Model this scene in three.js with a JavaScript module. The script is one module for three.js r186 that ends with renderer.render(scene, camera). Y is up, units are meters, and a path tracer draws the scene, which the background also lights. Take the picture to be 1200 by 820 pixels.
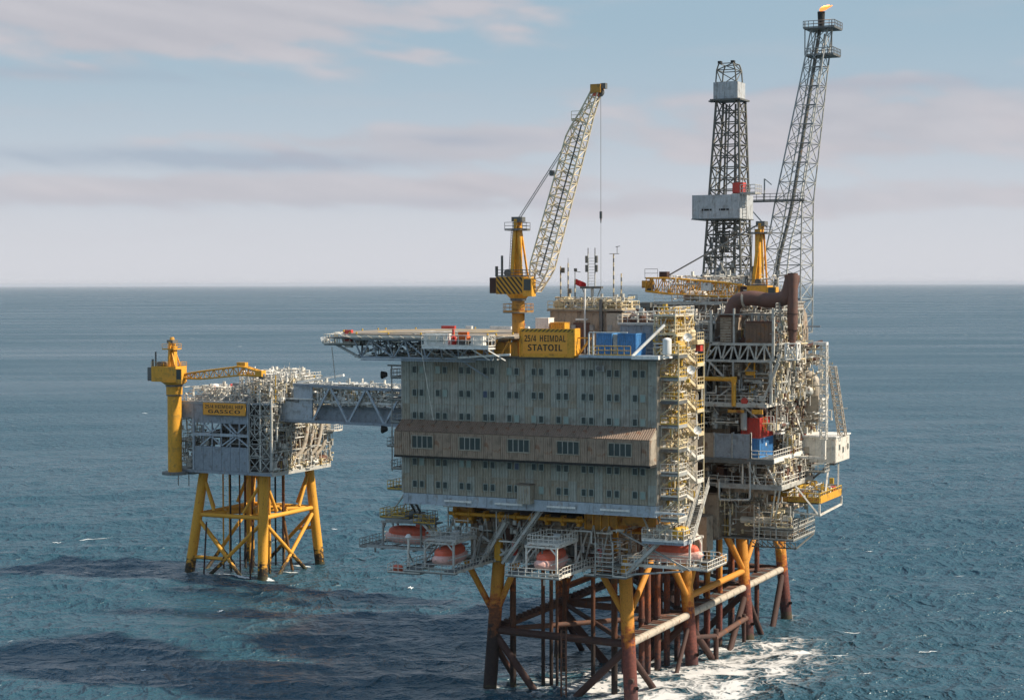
import * as THREE from 'three';
import { mergeGeometries } from 'three/addons/utils/BufferGeometryUtils.js';
import { MarchingCubes } from 'three/addons/objects/MarchingCubes.js';
import { createNoise2D } from 'simplex-noise';

// ---------------------------------------------------------------- camera, sky, sun, exposure
// platform axes: u runs along the front of the living quarters, v away from it, h is up.  world = (u, h, -v)
const P = (u, h, v) => new THREE.Vector3(u, h, -v);
const scene = new THREE.Scene();
const camera = new THREE.PerspectiveCamera(22.21, 1024 / 699, 1, 150000);
camera.position.copy(P(85.05, 54, -213.1));
camera.lookAt(camera.position.clone().add(P(-0.4328, -0.03684, 0.9015)));
camera.rotateZ(-0.0026);
const renderer = new THREE.WebGLRenderer({ antialias: true });
renderer.setSize(1024, 699);
renderer.toneMapping = THREE.LinearToneMapping;
renderer.toneMappingExposure = 1.42;
renderer.shadowMap.enabled = true;

function rng(a) { return () => { a |= 0; a = a + 0x6d2b79f5 | 0; let t = Math.imul(a ^ a >>> 15, 1 | a); t = t + Math.imul(t ^ t >>> 7, 61 | t) ^ t; return ((t ^ t >>> 14) >>> 0) / 4294967296; }; }
const R0 = rng(77);
const perm = new Uint8Array(512); { const p = [...Array(256).keys()]; for (let i = 255; i > 0; i--) { const j = Math.floor(R0() * (i + 1)); [p[i], p[j]] = [p[j], p[i]]; } for (let i = 0; i < 512; i++) perm[i] = p[i & 255]; }
const lerp = (a, b, t) => a + (b - a) * t, clamp = (x, a = 0, b = 1) => x < a ? a : x > b ? b : x, sstep = (a, b, x) => { const t = clamp((x - a) / (b - a)); return t * t * (3 - 2 * t); };
function grad(ix, iy, x, y) { const h = perm[perm[ix & 255] + (iy & 255)] / 256 * 6.2832; return Math.cos(h) * x + Math.sin(h) * y; }
function pn(x, y, px = 256, py = px) { // tileable gradient noise, -1..1
  const i = Math.floor(x), j = Math.floor(y), fx = x - i, fy = y - j, s = fx * fx * fx * (fx * (fx * 6 - 15) + 10), t = fy * fy * fy * (fy * (fy * 6 - 15) + 10), m = (a, p) => ((a % p) + p) % p;
  const i0 = m(i, px), i1 = m(i + 1, px), j0 = m(j, py), j1 = m(j + 1, py);
  return lerp(lerp(grad(i0, j0, fx, fy), grad(i1, j0, fx - 1, fy), s), lerp(grad(i0, j1, fx, fy - 1), grad(i1, j1, fx - 1, fy - 1), s), t) * 1.5;
}
function fbm(x, y, p, oct = 4, q = p) { let s = 0, a = 0.5; for (let o = 0; o < oct; o++) { s += a * pn(x, y, p, q); x = x * 2 + 17; y = y * 2 + 31; p *= 2; q *= 2; a *= 0.5; } return s; }

// the sky: pale lavender air above the sea, soft blue higher up, thin banks of stratus
const SUN = P(0.75, 0.67, 0.21).normalize();
{
  const W = 4096, H = 2048, d = new Float32Array(W * H * 4), n2 = createNoise2D(rng(5));
  const f2 = (x, y, o) => { let s = 0, a = 0.5; for (let k = 0; k < o; k++) { s += a * n2(x, y); x = x * 2.03 + 5.2; y = y * 2.03 + 1.7; a *= 0.5; } return s; };
  const yaw0 = Math.atan2(-0.9015, -0.4328);
  const blob = (a, e, ca, ce, ra, re) => Math.exp(-(((a - ca) / ra) ** 2) - (((e - ce) / re) ** 2));
  for (let r = 0; r < H; r++) {
    const e = ((r + 0.5) / H - 0.5) * 180;
    for (let c = 0; c < W; c++) {
      const az = ((c + 0.5) / W - 0.5) * 2 * Math.PI; let a = (az - yaw0) * 180 / Math.PI; a = ((a + 540) % 360) - 180; // degrees to the right of the view
      const k = (r * W + c) * 4, ee = Math.max(e, 0);
      // clear air
      const t = sstep(0, 9, ee), z = sstep(6, 60, ee);
      let R = lerp(lerp(0.53, 0.285, t), 0.15, z), G = lerp(lerp(0.538, 0.395, t), 0.27, z), B = lerp(lerp(0.575, 0.48, t), 0.45, z);
      if (e > -1) {
        // noise on the sphere, squeezed flat towards the horizon as layered cloud is
        const sc = 1 / (1 + ee * 0.035), wx = Math.cos(az), wz = Math.sin(az), s = 9 * sc;
        const nn = f2(wx * s * 0.75 + 3 + Math.pow(ee, 0.9) * 0.09, wz * s * 0.75 + Math.pow(ee, 0.85) * 0.75, 6);
        const n3 = f2(wx * s * 1.6 + 13 + ee * 0.1, wz * s * 1.6 - ee * 1.1 + 4, 5);
        let cov = sstep(-0.12, 0.42, nn + 0.25 * n3 - 0.12);
        cov *= ee > 11 ? 0.75 : 1;
        // the banks in view: a wide one upper left, a long one at mid height, thin grey streaks under it
        const w = 0.5 + 1.35 * n3 + 0.6 * nn;
        const inView = sstep(30, 17, Math.abs(a)) * sstep(12.5, 9.8, e), nz = 0.75 * n3 + 0.55 * nn;
        const edge = (m, k) => sstep(0.22, 0.62, m + k * nz) * sstep(0.02, 0.2, m);
        const banks = Math.max(edge(1.05 * blob(a, e, -12, 8.9, 11, 1.75), 0.55), 0.85 * edge(0.95 * blob(a, e, 11, 5.0, 10, 1.25), 0.6), 0.8 * edge(0.9 * blob(a, e, -2, 4.5, 7, 0.7), 0.6), 0.8 * edge(0.95 * blob(a, e, -8, 3.0, 14, 0.55), 0.45), 0.7 * edge(0.85 * blob(a, e, 8, 2.6, 12, 0.5), 0.5), 0.7 * edge(0.8 * blob(a, e, 9, 9.7, 9, 0.55), 0.6));
        cov = lerp(cov, clamp(banks + 0.12 * cov), inView);
        const streak = clamp(blob(a, e, -9.5, 3.95, 6.5, 0.32) * (0.5 + 1.2 * w) + 0.7 * blob(a, e, -2, 4.6, 3, 0.25) * (0.3 + w) + 0.55 * blob(a, e, 12, 6.2, 7, 0.3) * (0.3 + w) + 0.5 * blob(a, e, -13, 6.55, 5, 0.22) * (0.3 + w) + 0.35 * blob(a, e, -6, 2.6, 12, 0.25) * (0.4 + w));
        const low = sstep(0.2, 2.6, e);
        cov *= low;
        const lit = 0.5 + 0.5 * n3;
        const hi = 1 + 0.35 * sstep(10, 30, ee), cr = lerp(0.385, 0.52, lit) * hi, cg = lerp(0.372, 0.487, lit) * hi, cb = lerp(0.41, 0.51, lit) * hi, ca = clamp(cov * 0.82);
        R = lerp(R, cr, ca); G = lerp(G, cg, ca); B = lerp(B, cb, ca);
        const sa = clamp(streak) * 0.5 * inView * low;
        R = lerp(R, 0.25, sa); G = lerp(G, 0.31, sa); B = lerp(B, 0.40, sa);
      } else { R = 0.16; G = 0.22; B = 0.27; }
      d[k] = R * 0.875; d[k + 1] = G * 0.875; d[k + 2] = B * 0.875; d[k + 3] = 1;
    }
  }
  const sky = new THREE.DataTexture(d, W, H, THREE.RGBAFormat, THREE.FloatType);
  sky.mapping = THREE.EquirectangularReflectionMapping; sky.magFilter = THREE.LinearFilter; sky.needsUpdate = true;
  scene.background = sky; scene.environment = sky;
}
const sun = new THREE.DirectionalLight(new THREE.Color(1.0, 0.88, 0.72), 4.4);
sun.position.copy(SUN).multiplyScalar(300).add(P(-40, 0, 30)); sun.target.position.copy(P(-40, 0, 30));
sun.castShadow = true; sun.shadow.radius = 3; sun.shadow.mapSize.set(4096, 4096);
Object.assign(sun.shadow.camera, { left: -140, right: 140, top: 140, bottom: -140, near: 10, far: 700 });
scene.add(sun, sun.target);

// ---------------------------------------------------------------- materials
const texCache = {};
function dtex(w, h, fn, srgb = true) {
  const d = new Uint8Array(w * h * 4);
  for (let y = 0; y < h; y++) for (let x = 0; x < w; x++) { const c = fn(x / w, y / h), k = (y * w + x) * 4; d[k] = clamp(c[0]) * 255; d[k + 1] = clamp(c[1]) * 255; d[k + 2] = clamp(c[2]) * 255; d[k + 3] = c.length > 3 ? clamp(c[3]) * 255 : 255; }
  const t = new THREE.DataTexture(d, w, h); t.wrapS = t.wrapT = THREE.RepeatWrapping; t.magFilter = THREE.LinearFilter; t.minFilter = THREE.LinearMipmapLinearFilter; t.generateMipmaps = true; if (srgb) t.colorSpace = THREE.SRGBColorSpace; t.needsUpdate = true; return t;
}
const hex = (s) => [1, 3, 5].map((i) => parseInt(s.slice(i, i + 2), 16) / 255);
const mix3 = (a, b, t) => [lerp(a[0], b[0], t), lerp(a[1], b[1], t), lerp(a[2], b[2], t)];
let matSeed = 0;
// weathered paint: grain, grime patches, rust blooms and runs; the tile is `size` metres of surface
function paint(col, o = {}) {
  const { rust = 0.25, grime = 0.3, streak = 0.3, size = 6, rough = 0.55, metal = 0, px = 256, rustCol = '#6b3a1e', grimeCol = '#4a4338' } = o;
  const s = ++matSeed * 13.7, C = hex(col), RC = hex(rustCol), GC = hex(grimeCol), p = 6;
  const map = dtex(px, px, (x, y) => {
    const g = fbm(x * 24 + s, y * 24, 24, 2), a = fbm(x * p + s, y * p + s, p, 5), b = fbm(x * p + s + 91, y * p + 7, p, 5), st = pn(x * 48 + s, y * 3, 48, 3) * 0.6 + pn(x * 20 + s, y * 2 + 3, 20, 2) * 0.6;
    let c = C.map((v) => v * (1 + 0.10 * g + 0.12 * a));
    c = mix3(c, GC, clamp(sstep(0.05, 0.5, b) * grime));
    c = mix3(c, GC, clamp(sstep(0.15, 0.7, st) * streak * sstep(-0.35, 0.3, b + a)));
    c = mix3(c, RC, clamp(sstep(0.34 - rust * 0.35, 0.62 - rust * 0.3, a + 0.18 * g + 0.22 * Math.max(0, st)) * Math.min(1, rust * 2.2)));
    return c;
  });
  map.repeat.set(1 / size, 1 / size);
  return new THREE.MeshStandardMaterial({ map, roughness: rough, metalness: metal });
}
const M = {
  cladA: paint('#a4a499', { rust: 0.08, grime: 0.25, streak: 0.32, rough: 0.6, px: 512, size: 9, grimeCol: '#5d564a' }),
  cladB: paint('#9f9786', { rust: 0.1, grime: 0.28, streak: 0.32, rough: 0.6, px: 512, size: 9, grimeCol: '#5a5142' }),
  cladC: paint('#aaa69b', { rust: 0.08, grime: 0.25, streak: 0.4, rough: 0.6, size: 9, grimeCol: '#5d564a' }),
  cladBeige: paint('#b0a594', { rust: 0.15, grime: 0.3, streak: 0.4, size: 7 }),  // beige cladding; on the quarters end it carries painted sun warmth
  awnRoof: paint('#8d7867', { rust: 0.25, grime: 0.3, streak: 0.7, size: 6 }),
  awnWall: paint('#a08b77', { rust: 0.22, grime: 0.35, streak: 0.6, size: 7 }),
  fascia: paint('#aab4bb', { rust: 0.08, grime: 0.25, streak: 0.3 }),
  brown: paint('#a5937f', { rust: 0.2, grime: 0.4, streak: 0.5, size: 8, px: 512 }),
  brownDark: paint('#75675a', { rust: 0.25, grime: 0.5, streak: 0.5, size: 8 }),
  grey: paint('#a3a4a0', { rust: 0.14, grime: 0.3, streak: 0.35 }),
  greyBlue: paint('#8d97a0', { rust: 0.08, grime: 0.25, streak: 0.3 }),
  greyDark: paint('#676865', { rust: 0.2, grime: 0.45, streak: 0.3 }),
  galv: paint('#b9b8b0', { rust: 0.16, grime: 0.3, streak: 0.3, rough: 0.5 }),
  white: paint('#dcd7cb', { rust: 0.16, grime: 0.22, streak: 0.35 }),
  paleGrey: paint('#b4b7b8', { rust: 0.06, grime: 0.25, streak: 0.35 }),
  whiteClean: paint('#e4e2db', { rust: 0.06, grime: 0.12, streak: 0.2 }),
  boomCream: paint('#dccfb2', { rust: 0.18, grime: 0.2, streak: 0.2 }),
  cream: paint('#d8c7a0', { rust: 0.22, grime: 0.25, streak: 0.35 }),
  yellow: paint('#dfa131', { rust: 0.16, grime: 0.22, streak: 0.3, rustCol: '#7a4318' }),
  yellowRust: paint('#c28a33', { rust: 0.36, grime: 0.35, streak: 0.45, rustCol: '#70391a' }),
  yellowRail: paint('#c9a23a', { rust: 0.15, grime: 0.25, streak: 0.2 }),
  rust: paint('#63463a', { rust: 0.5, grime: 0.4, streak: 0.4, rough: 0.8, rustCol: '#7d4a26' }),
  rustDark: paint('#46302a', { rust: 0.3, grime: 0.5, streak: 0.3, rough: 0.8, rustCol: '#5c3424' }),
  pale: paint('#b9ae9d', { rust: 0.3, grime: 0.35, streak: 0.2, rustCol: '#74503c', rough: 0.75 }),
  exhaust: paint('#6a4c42', { rust: 0.45, grime: 0.4, streak: 0.4, rustCol: '#6d4a3a', rough: 0.7 }),
  tank: paint('#7d6452', { rust: 0.45, grime: 0.4, streak: 0.5, rustCol: '#8a5f3c' }),
  derrick: paint('#66665f', { rust: 0.2, grime: 0.35, streak: 0.3 }),
  flare: paint('#a3a4a0', { rust: 0.1, grime: 0.3, streak: 0.2 }),
  pink: paint('#e6b5a8', { rust: 0.05, grime: 0.15, streak: 0.25 }),
  orange: paint('#d8664a', { rust: 0.05, grime: 0.18, streak: 0.2 }),
  red: paint('#c8453a', { rust: 0.12, grime: 0.2, streak: 0.25 }),
  blue: paint('#4a86bd', { rust: 0.1, grime: 0.2, streak: 0.25 }),
  blueLight: paint('#6fa3cf', { rust: 0.06, grime: 0.2, streak: 0.3 }),
  deckPaint: paint('#8f8476', { rust: 0.1, grime: 0.35, streak: 0.1, rough: 0.85 }),
  grating: paint('#6f7371', { rust: 0.25, grime: 0.45, streak: 0.2, rough: 0.75 }),
  black: new THREE.MeshStandardMaterial({ color: '#23221f', roughness: 0.7 }),
  cable: new THREE.MeshStandardMaterial({ color: '#8a8882', roughness: 0.5, metalness: 0.4 }),
  winFrame: paint('#9ba299', { rust: 0.05, grime: 0.3, streak: 0.3 }),
  glass: new THREE.MeshPhysicalMaterial({ color: '#3b4441', roughness: 0.14, ior: 1.5 }),
  blind: new THREE.MeshPhysicalMaterial({ color: '#8fa097', roughness: 0.25, ior: 1.5 }),
  curtain: new THREE.MeshPhysicalMaterial({ color: '#3c4a63', roughness: 0.3, ior: 1.5 }),
};
// hazard stripes and sign boards are flat print
function canvasTex(w, h, draw) { const c = document.createElement('canvas'); c.width = w; c.height = h; draw(c.getContext('2d'), w, h); const t = new THREE.CanvasTexture(c); t.colorSpace = THREE.SRGBColorSpace; t.anisotropy = 8; return t; }
M.hazard = new THREE.MeshStandardMaterial({ roughness: 0.6, map: canvasTex(512, 256, (x, w, h) => { x.fillStyle = '#bd8a24'; x.fillRect(0, 0, w, h); x.fillStyle = '#2b2721'; for (let i = -6; i < 10; i++) { x.beginPath(); const a = i * 88; x.moveTo(a, 0); x.lineTo(a + 40, 0); x.lineTo(a + 40 + h, h); x.lineTo(a + h, h); x.fill(); } }) });
M.hazardEdge = new THREE.MeshStandardMaterial({ roughness: 0.6, map: canvasTex(1024, 64, (x, w, h) => { x.fillStyle = '#c99a28'; x.fillRect(0, 0, w, h); x.fillStyle = '#2b2721'; for (let i = -1; i < 14; i++) { x.beginPath(); const a = i * 82; x.moveTo(a, h); x.lineTo(a + 34, h); x.lineTo(a + 34 + h, 0); x.lineTo(a + h, 0); x.fill(); } }) });
const signTex = (l1, l2, bg, fg, size) => canvasTex(1024, 512, (x, w, h) => {
  x.fillStyle = bg; x.fillRect(0, 0, w, h);
  const q = rng(9); for (let i = 0; i < 700; i++) { x.fillStyle = `rgba(${q() < 0.5 ? '110,60,10' : '240,190,90'},${0.05 * q()})`; x.fillRect(q() * w, q() * h, 3 + 30 * q(), 4 + 60 * q()); }
  x.fillStyle = fg; x.textAlign = 'center'; x.textBaseline = 'middle'; x.font = `bold ${size}px sans-serif`;
  for (const [s, y] of [[l1, h * 0.29], [l2, h * 0.72]]) { const m = x.measureText(s).width, k = Math.min(1, w * 0.94 / m); x.save(); x.translate(w / 2, y); x.scale(k, 1.05); x.fillText(s, 0, 0); x.restore(); }
});
// leg and brace steel: yellow coat above the splash zone, rust below it, marine growth at the water.  uv.y is height in units of 20 m
function splash(col, rustTop, edge, seed, low = '#2e211f', mid = '#6b3526') {
  const C = hex(col), RM = hex(mid), DK = hex(low), GR = hex('#4c4a30');
  const tx = dtex(256, 1024, (x, y) => {
    const h = y * 20, n = fbm(x * 6 + seed, y * 40, 6, 4, 40), n2 = fbm(x * 14 + seed, y * 60 + 9, 14, 4, 60), st = pn(x * 40 + seed, y * 5, 40, 5);
    let c = C.map((v) => v * (1 + 0.12 * n2));
    const a = h + n * 3.4 + Math.max(0, st) * 1.6;
    c = mix3(c, hex('#8c5320'), sstep(0.25, 0.6, n2 + 0.5 * st) * 0.55);
    c = mix3(c, hex('#a5521f'), sstep(rustTop + 2.2, rustTop + 0.2, a) * 0.8);
    c = mix3(c, RM.map((v) => v * (1 + 0.35 * n2)), sstep(rustTop + 0.5, rustTop - 0.9, a));
    c = mix3(c, DK.map((v) => v * (1 + 0.4 * n2)), sstep(edge + 1.2, edge - 1.0, a));
    c = mix3(c, GR, sstep(0.75, 0.35, h + n * 0.7) * 0.75);
    return c;
  });
  tx.wrapT = THREE.ClampToEdgeWrapping; return tx;
}
const splashMat = (...a) => new THREE.MeshStandardMaterial({ map: splash(...a), roughness: 0.72 });
M.legYellow = splashMat('#cb8a30', 8.4, 2.5, 3, '#4f302e', '#6b3a30');
M.legRusty = splashMat('#c6882f', 11.5, 8.2, 21, '#2f211c', '#6b3d20');
M.legWorn = splashMat('#c7882f', 10.5, 5, 41, '#33221f', '#673723');
M.conductor = splashMat('#6a4030', 11, 2.5, 61, '#35262a', '#633a2c');
M.conductorDark = splashMat('#6b4a26', 14, 7, 81, '#2b201b', '#57341f');
M.legGas = splashMat('#dfa237', 0.6, 2.4, 101, '#2b2417', '#8a6424');

// ---------------------------------------------------------------- building helpers
const taken = {};
const numbered = (n) => { const k = (taken[n] = (taken[n] ?? -1) + 1); return k ? `${n}_${String(k).padStart(3, '0')}` : n; };
let T = null; // the thing being built
function tag(o, label, category, group, kind) { Object.assign(o.userData, { label, category }); if (group) o.userData.group = group; if (kind) o.userData.kind = kind; return o; }
function thing(name, label, category, base = [0, 0, 0], group) {
  const o = new THREE.Group(); o.name = numbered(name); o.position.copy(P(...base)); o.abs = P(...base); scene.add(o); tag(o, label, category, group); return (T = o);
}
const q = (g) => g.index ? g.toNonIndexed() : g;
const rj = rng(4242);
function uvShift(g) { const a = g.attributes.uv, x = rj() * 20, y = rj() * 20; for (let i = 0; i < a.count; i++) a.setXY(i, a.getX(i) + x, a.getY(i) + y); return g; }
function gbox(u0, u1, h0, h1, v0, v1) {
  const a = Math.abs(u1 - u0), b = Math.abs(h1 - h0), c = Math.abs(v1 - v0), g = q(new THREE.BoxGeometry(a, b, c)), uv = g.attributes.uv;
  const S = [[c, b], [c, b], [a, c], [a, c], [a, b], [a, b]];
  for (let f = 0; f < 6; f++) for (let i = 0; i < 6; i++) uv.setXY(f * 6 + i, uv.getX(f * 6 + i) * S[f][0], uv.getY(f * 6 + i) * S[f][1]);
  return uvShift(g.translate((u0 + u1) / 2, (h0 + h1) / 2, -(v0 + v1) / 2));
}
const Y = new THREE.Vector3(0, 1, 0);
function gcyl(a, b, r, r2 = r, seg = 8, open = false) {
  const A = P(...a), B = P(...b), d = B.clone().sub(A), L = d.length(), g = q(new THREE.CylinderGeometry(r2, r, L, seg, 1, open)), uv = g.attributes.uv;
  for (let i = 0; i < uv.count; i++) uv.setXY(i, uv.getX(i) * 6.283 * Math.max(r, r2), uv.getY(i) * L);
  g.applyQuaternion(new THREE.Quaternion().setFromUnitVectors(Y, d.normalize())); const m = A.add(B).multiplyScalar(0.5);
  return uvShift(g.translate(m.x, m.y, m.z));
}
function gbeam(a, b, w, t = w) { // box-section bar, w across, t deep
  const A = P(...a), B = P(...b), d = B.clone().sub(A), L = d.length(); d.normalize();
  const g = q(new THREE.BoxGeometry(w, L, t)), uv = g.attributes.uv;
  for (let f = 0; f < 6; f++) for (let i = 0; i < 6; i++) uv.setXY(f * 6 + i, uv.getX(f * 6 + i) * (f === 2 || f === 3 ? w : (f < 2 ? t : w)), uv.getY(f * 6 + i) * (f === 2 || f === 3 ? t : L));
  const side = Math.abs(d.y) > 0.98 ? new THREE.Vector3(1, 0, 0) : new THREE.Vector3().crossVectors(d, Y).normalize(), z = new THREE.Vector3().crossVectors(side, d);
  g.applyMatrix4(new THREE.Matrix4().makeBasis(side, d, z)); const m = A.add(B).multiplyScalar(0.5);
  return uvShift(g.translate(m.x, m.y, m.z));
}
function gtube(pts, r, seg = 8, n = 24, curve = 0.2) {
  const c = new THREE.CatmullRomCurve3(pts.map((p) => P(...p)), false, 'catmullrom', curve), L = c.getLength(), g = q(new THREE.TubeGeometry(c, n, r, seg)), uv = g.attributes.uv;
  for (let i = 0; i < uv.count; i++) uv.setXY(i, uv.getY(i) * 6.283 * r, uv.getX(i) * L);
  return uvShift(g);
}
function gpoly(pts, h0, h1) { // flat plate: outline in (u, v)
  const s = new THREE.Shape(pts.map(([u, v]) => new THREE.Vector2(u, v))), g = q(new THREE.ExtrudeGeometry(s, { depth: h1 - h0, bevelEnabled: false }));
  g.applyMatrix4(new THREE.Matrix4().set(1, 0, 0, 0, 0, 0, 1, h0, 0, -1, 0, 0, 0, 0, 0, 1)); return uvShift(g);
}
function gvessel(a, b, r, seg = 12) { // tank with domed ends
  const A = P(...a), B = P(...b), d = B.clone().sub(A), L = d.length(), k = Math.min(r * 0.6, L / 3), pts = [];
  for (let i = 0; i <= 4; i++) { const t = i / 4 * Math.PI / 2; pts.push(new THREE.Vector2(Math.max(0.001, r * Math.sin(t)), -L / 2 + k - k * Math.cos(t))); }
  for (let i = 4; i >= 0; i--) { const t = i / 4 * Math.PI / 2; pts.push(new THREE.Vector2(Math.max(0.001, r * Math.sin(t)), L / 2 - k + k * Math.cos(t))); }
  const g = q(new THREE.LatheGeometry(pts, seg)), uv = g.attributes.uv; for (let i = 0; i < uv.count; i++) uv.setXY(i, uv.getX(i) * 6.283 * r, uv.getY(i) * L);
  g.applyQuaternion(new THREE.Quaternion().setFromUnitVectors(Y, d.normalize())); const m = A.add(B).multiplyScalar(0.5); return uvShift(g.translate(m.x, m.y, m.z));
}
function part(name, geos, mat, par = T) { // geometry given in platform coordinates becomes one mesh under its thing or part
  const g = Array.isArray(geos) ? (geos.length > 1 ? mergeGeometries(geos) : geos[0]) : geos, o = new THREE.Mesh(g, mat), b = par.abs ?? new THREE.Vector3();
  g.translate(-b.x, -b.y, -b.z); o.name = name; o.castShadow = o.receiveShadow = true; o.abs = b; par.add(o); return o;
}
function solo(name, geos, mat, label, category, group) { const o = part(numbered(name), geos, mat, scene); return tag(o, label, category, group); }
function inst(name, g, mat, at, ry = 0, par = T) { const o = new THREE.Mesh(g, mat), b = par.abs ?? new THREE.Vector3(); o.name = name; o.position.copy(P(...at).sub(b)); o.rotation.y = ry; o.castShadow = o.receiveShadow = true; o.abs = new THREE.Vector3(); par.add(o); return o; }
const bx = (name, mat, u0, u1, h0, h1, v0, v1, par) => part(name, gbox(u0, u1, h0, h1, v0, v1), mat, par);
const cy = (name, mat, a, b, r, r2, seg, par) => part(name, gcyl(a, b, r, r2 ?? r, seg ?? 10), mat, par);
const bm = (name, mat, a, b, w, t, par) => part(name, gbeam(a, b, w, t ?? w), mat, par);
const mixp = (a, b, t) => [lerp(a[0], b[0], t), lerp(a[1], b[1], t), lerp(a[2], b[2], t)];
const dist = (a, b) => Math.hypot(a[0] - b[0], a[1] - b[1], a[2] - b[2]);
function railG(pts, hgt = 1.1, r = 0.035, step = 1.4, kick = true) {
  const L = [], up = (p, k) => [p[0], p[1] + k, p[2]];
  for (let i = 0; i + 1 < pts.length; i++) {
    const a = pts[i], b = pts[i + 1], n = Math.max(1, Math.round(dist(a, b) / step));
    for (const k of [hgt, hgt * 0.55]) L.push(gcyl(up(a, k), up(b, k), r, r, 5, true));
    if (kick) L.push(gbeam(up(a, 0.1), up(b, 0.1), 0.02, 0.16));
    for (let j = i ? 1 : 0; j <= n; j++) { const p = mixp(a, b, j / n); L.push(gcyl(p, up(p, hgt), r, r, 5, true)); }
  }
  return L;
}
const rail = (mat, pts, par, hgt, r, step) => part('handrail', railG(pts, hgt, r, step), mat, par);
// a straight flight: treads, two stringers and hand rails; acr = unit vector across the flight in (u, v)
function flight(a, b, w, acr, mat, railMat, par = T) {
  const o = (p, k, up = 0) => [p[0] + acr[0] * k, p[1] + up, p[2] + acr[1] * k], n = Math.max(3, Math.round(Math.abs(b[1] - a[1]) / 0.24)), G = [];
  for (const s of [-1, 1]) G.push(gbeam(o(a, s * w / 2), o(b, s * w / 2), 0.12, 0.36));
  for (let i = 1; i < n; i++) { const p = mixp(a, b, i / n); G.push(gbeam(o(p, -w / 2), o(p, w / 2), 0.24, 0.04)); }
  const f = part('stair_flight', G, mat, par);
  const Rl = []; for (const s of [-1, 1]) { for (const k of [0.55, 1.05]) Rl.push(gcyl(o(a, s * w / 2, k), o(b, s * w / 2, k), 0.035, 0.035, 5, true)); for (let i = 0; i <= 4; i++) { const p = mixp(a, b, i / 4); Rl.push(gcyl(o(p, s * w / 2), o(p, s * w / 2, 1.05), 0.035, 0.035, 5, true)); } }
  part('handrail', Rl, railMat, f); return f;
}
// four-sided lattice: levels = list of four corner points; chords, girts and braces are single bars
function lattice(levels, o) {
  const { chord = 0.12, brace = 0.06, mat, style = 'x', names = ['leg', 'brace', 'girt'], faces = [0, 1, 2, 3], seg = 6 } = o, bmat = o.braceMat ?? mat;
  const n = levels.length - 1;
  for (let c = 0; c < 4; c++) { const g = []; for (let i = 0; i < n; i++) g.push(gcyl(levels[i][c], levels[i + 1][c], chord, chord, seg + 2)); part(names[0], g, mat); }
  for (let i = 0; i <= n; i++) for (const f of faces) {
    const f2 = (f + 1) % 4;
    if (o.girts !== false) part(names[2], gcyl(levels[i][f], levels[i][f2], brace, brace, seg), bmat);
    if (i === n) continue;
    const A = levels[i][f], B = levels[i][f2], C = levels[i + 1][f], D = levels[i + 1][f2];
    if (style === 'x') { part(names[1], gcyl(A, D, brace, brace, seg), bmat); part(names[1], gcyl(B, C, brace, brace, seg), bmat); }
    else if (style === 'z') part(names[1], (i + f) % 2 ? gcyl(A, D, brace, brace, seg) : gcyl(B, C, brace, brace, seg), bmat);
    else if (style === 'k') { const m = mixp(C, D, 0.5); part(names[1], gcyl(A, m, brace, brace, seg), bmat); part(names[1], gcyl(B, m, brace, brace, seg), bmat); }
  }
}
function trussPlane(a0, a1, b0, b1, n, mat, cr, br, style = 'warren', par) { // a: lower chord ends, b: upper chord ends
  part('chord', gbeam(a0, a1, cr), mat, par); part('chord', gbeam(b0, b1, cr), mat, par);
  for (let i = 0; i <= n; i++) {
    const p = mixp(a0, a1, i / n), t = mixp(b0, b1, i / n);
    if (style !== 'w') part('post', gbeam(p, t, br), mat, par);
    if (i < n) { const p2 = mixp(a0, a1, (i + 1) / n), t2 = mixp(b0, b1, (i + 1) / n); part('brace', i % 2 ? gbeam(t, p2, br) : gbeam(p, t2, br), mat, par); }
  }
}
// corrugated sheet, w wide and hgt high, standing in the local x-y plane and facing +z
function corrugated(w, hgt, ribs = 4, dep = 0.05) {
  const xs = [], e = w / ribs; xs.push([0, 0]);
  for (let i = 0; i < ribs; i++) { const x = i * e; xs.push([x + e * 0.16, 0], [x + e * 0.28, dep], [x + e * 0.72, dep], [x + e * 0.84, 0]); }
  xs.push([w, 0]);
  const pos = [], uv = [], ox = rj() * 9, oy = rj() * 9, quad = (a, b, c, d2) => { for (const p of [a, b, c, a, c, d2]) { pos.push(...p); uv.push(p[0] + ox, p[1] + oy); } };
  for (let i = 0; i + 1 < xs.length; i++) { const [x0, z0] = xs[i], [x1, z1] = xs[i + 1]; quad([x0 - w / 2, 0, z0], [x1 - w / 2, 0, z1], [x1 - w / 2, hgt, z1], [x0 - w / 2, hgt, z0]); }
  const g = new THREE.BufferGeometry(); g.setAttribute('position', new THREE.Float32BufferAttribute(pos, 3)); g.setAttribute('uv', new THREE.Float32BufferAttribute(uv, 2)); g.computeVertexNormals(); return g;
}
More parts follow.
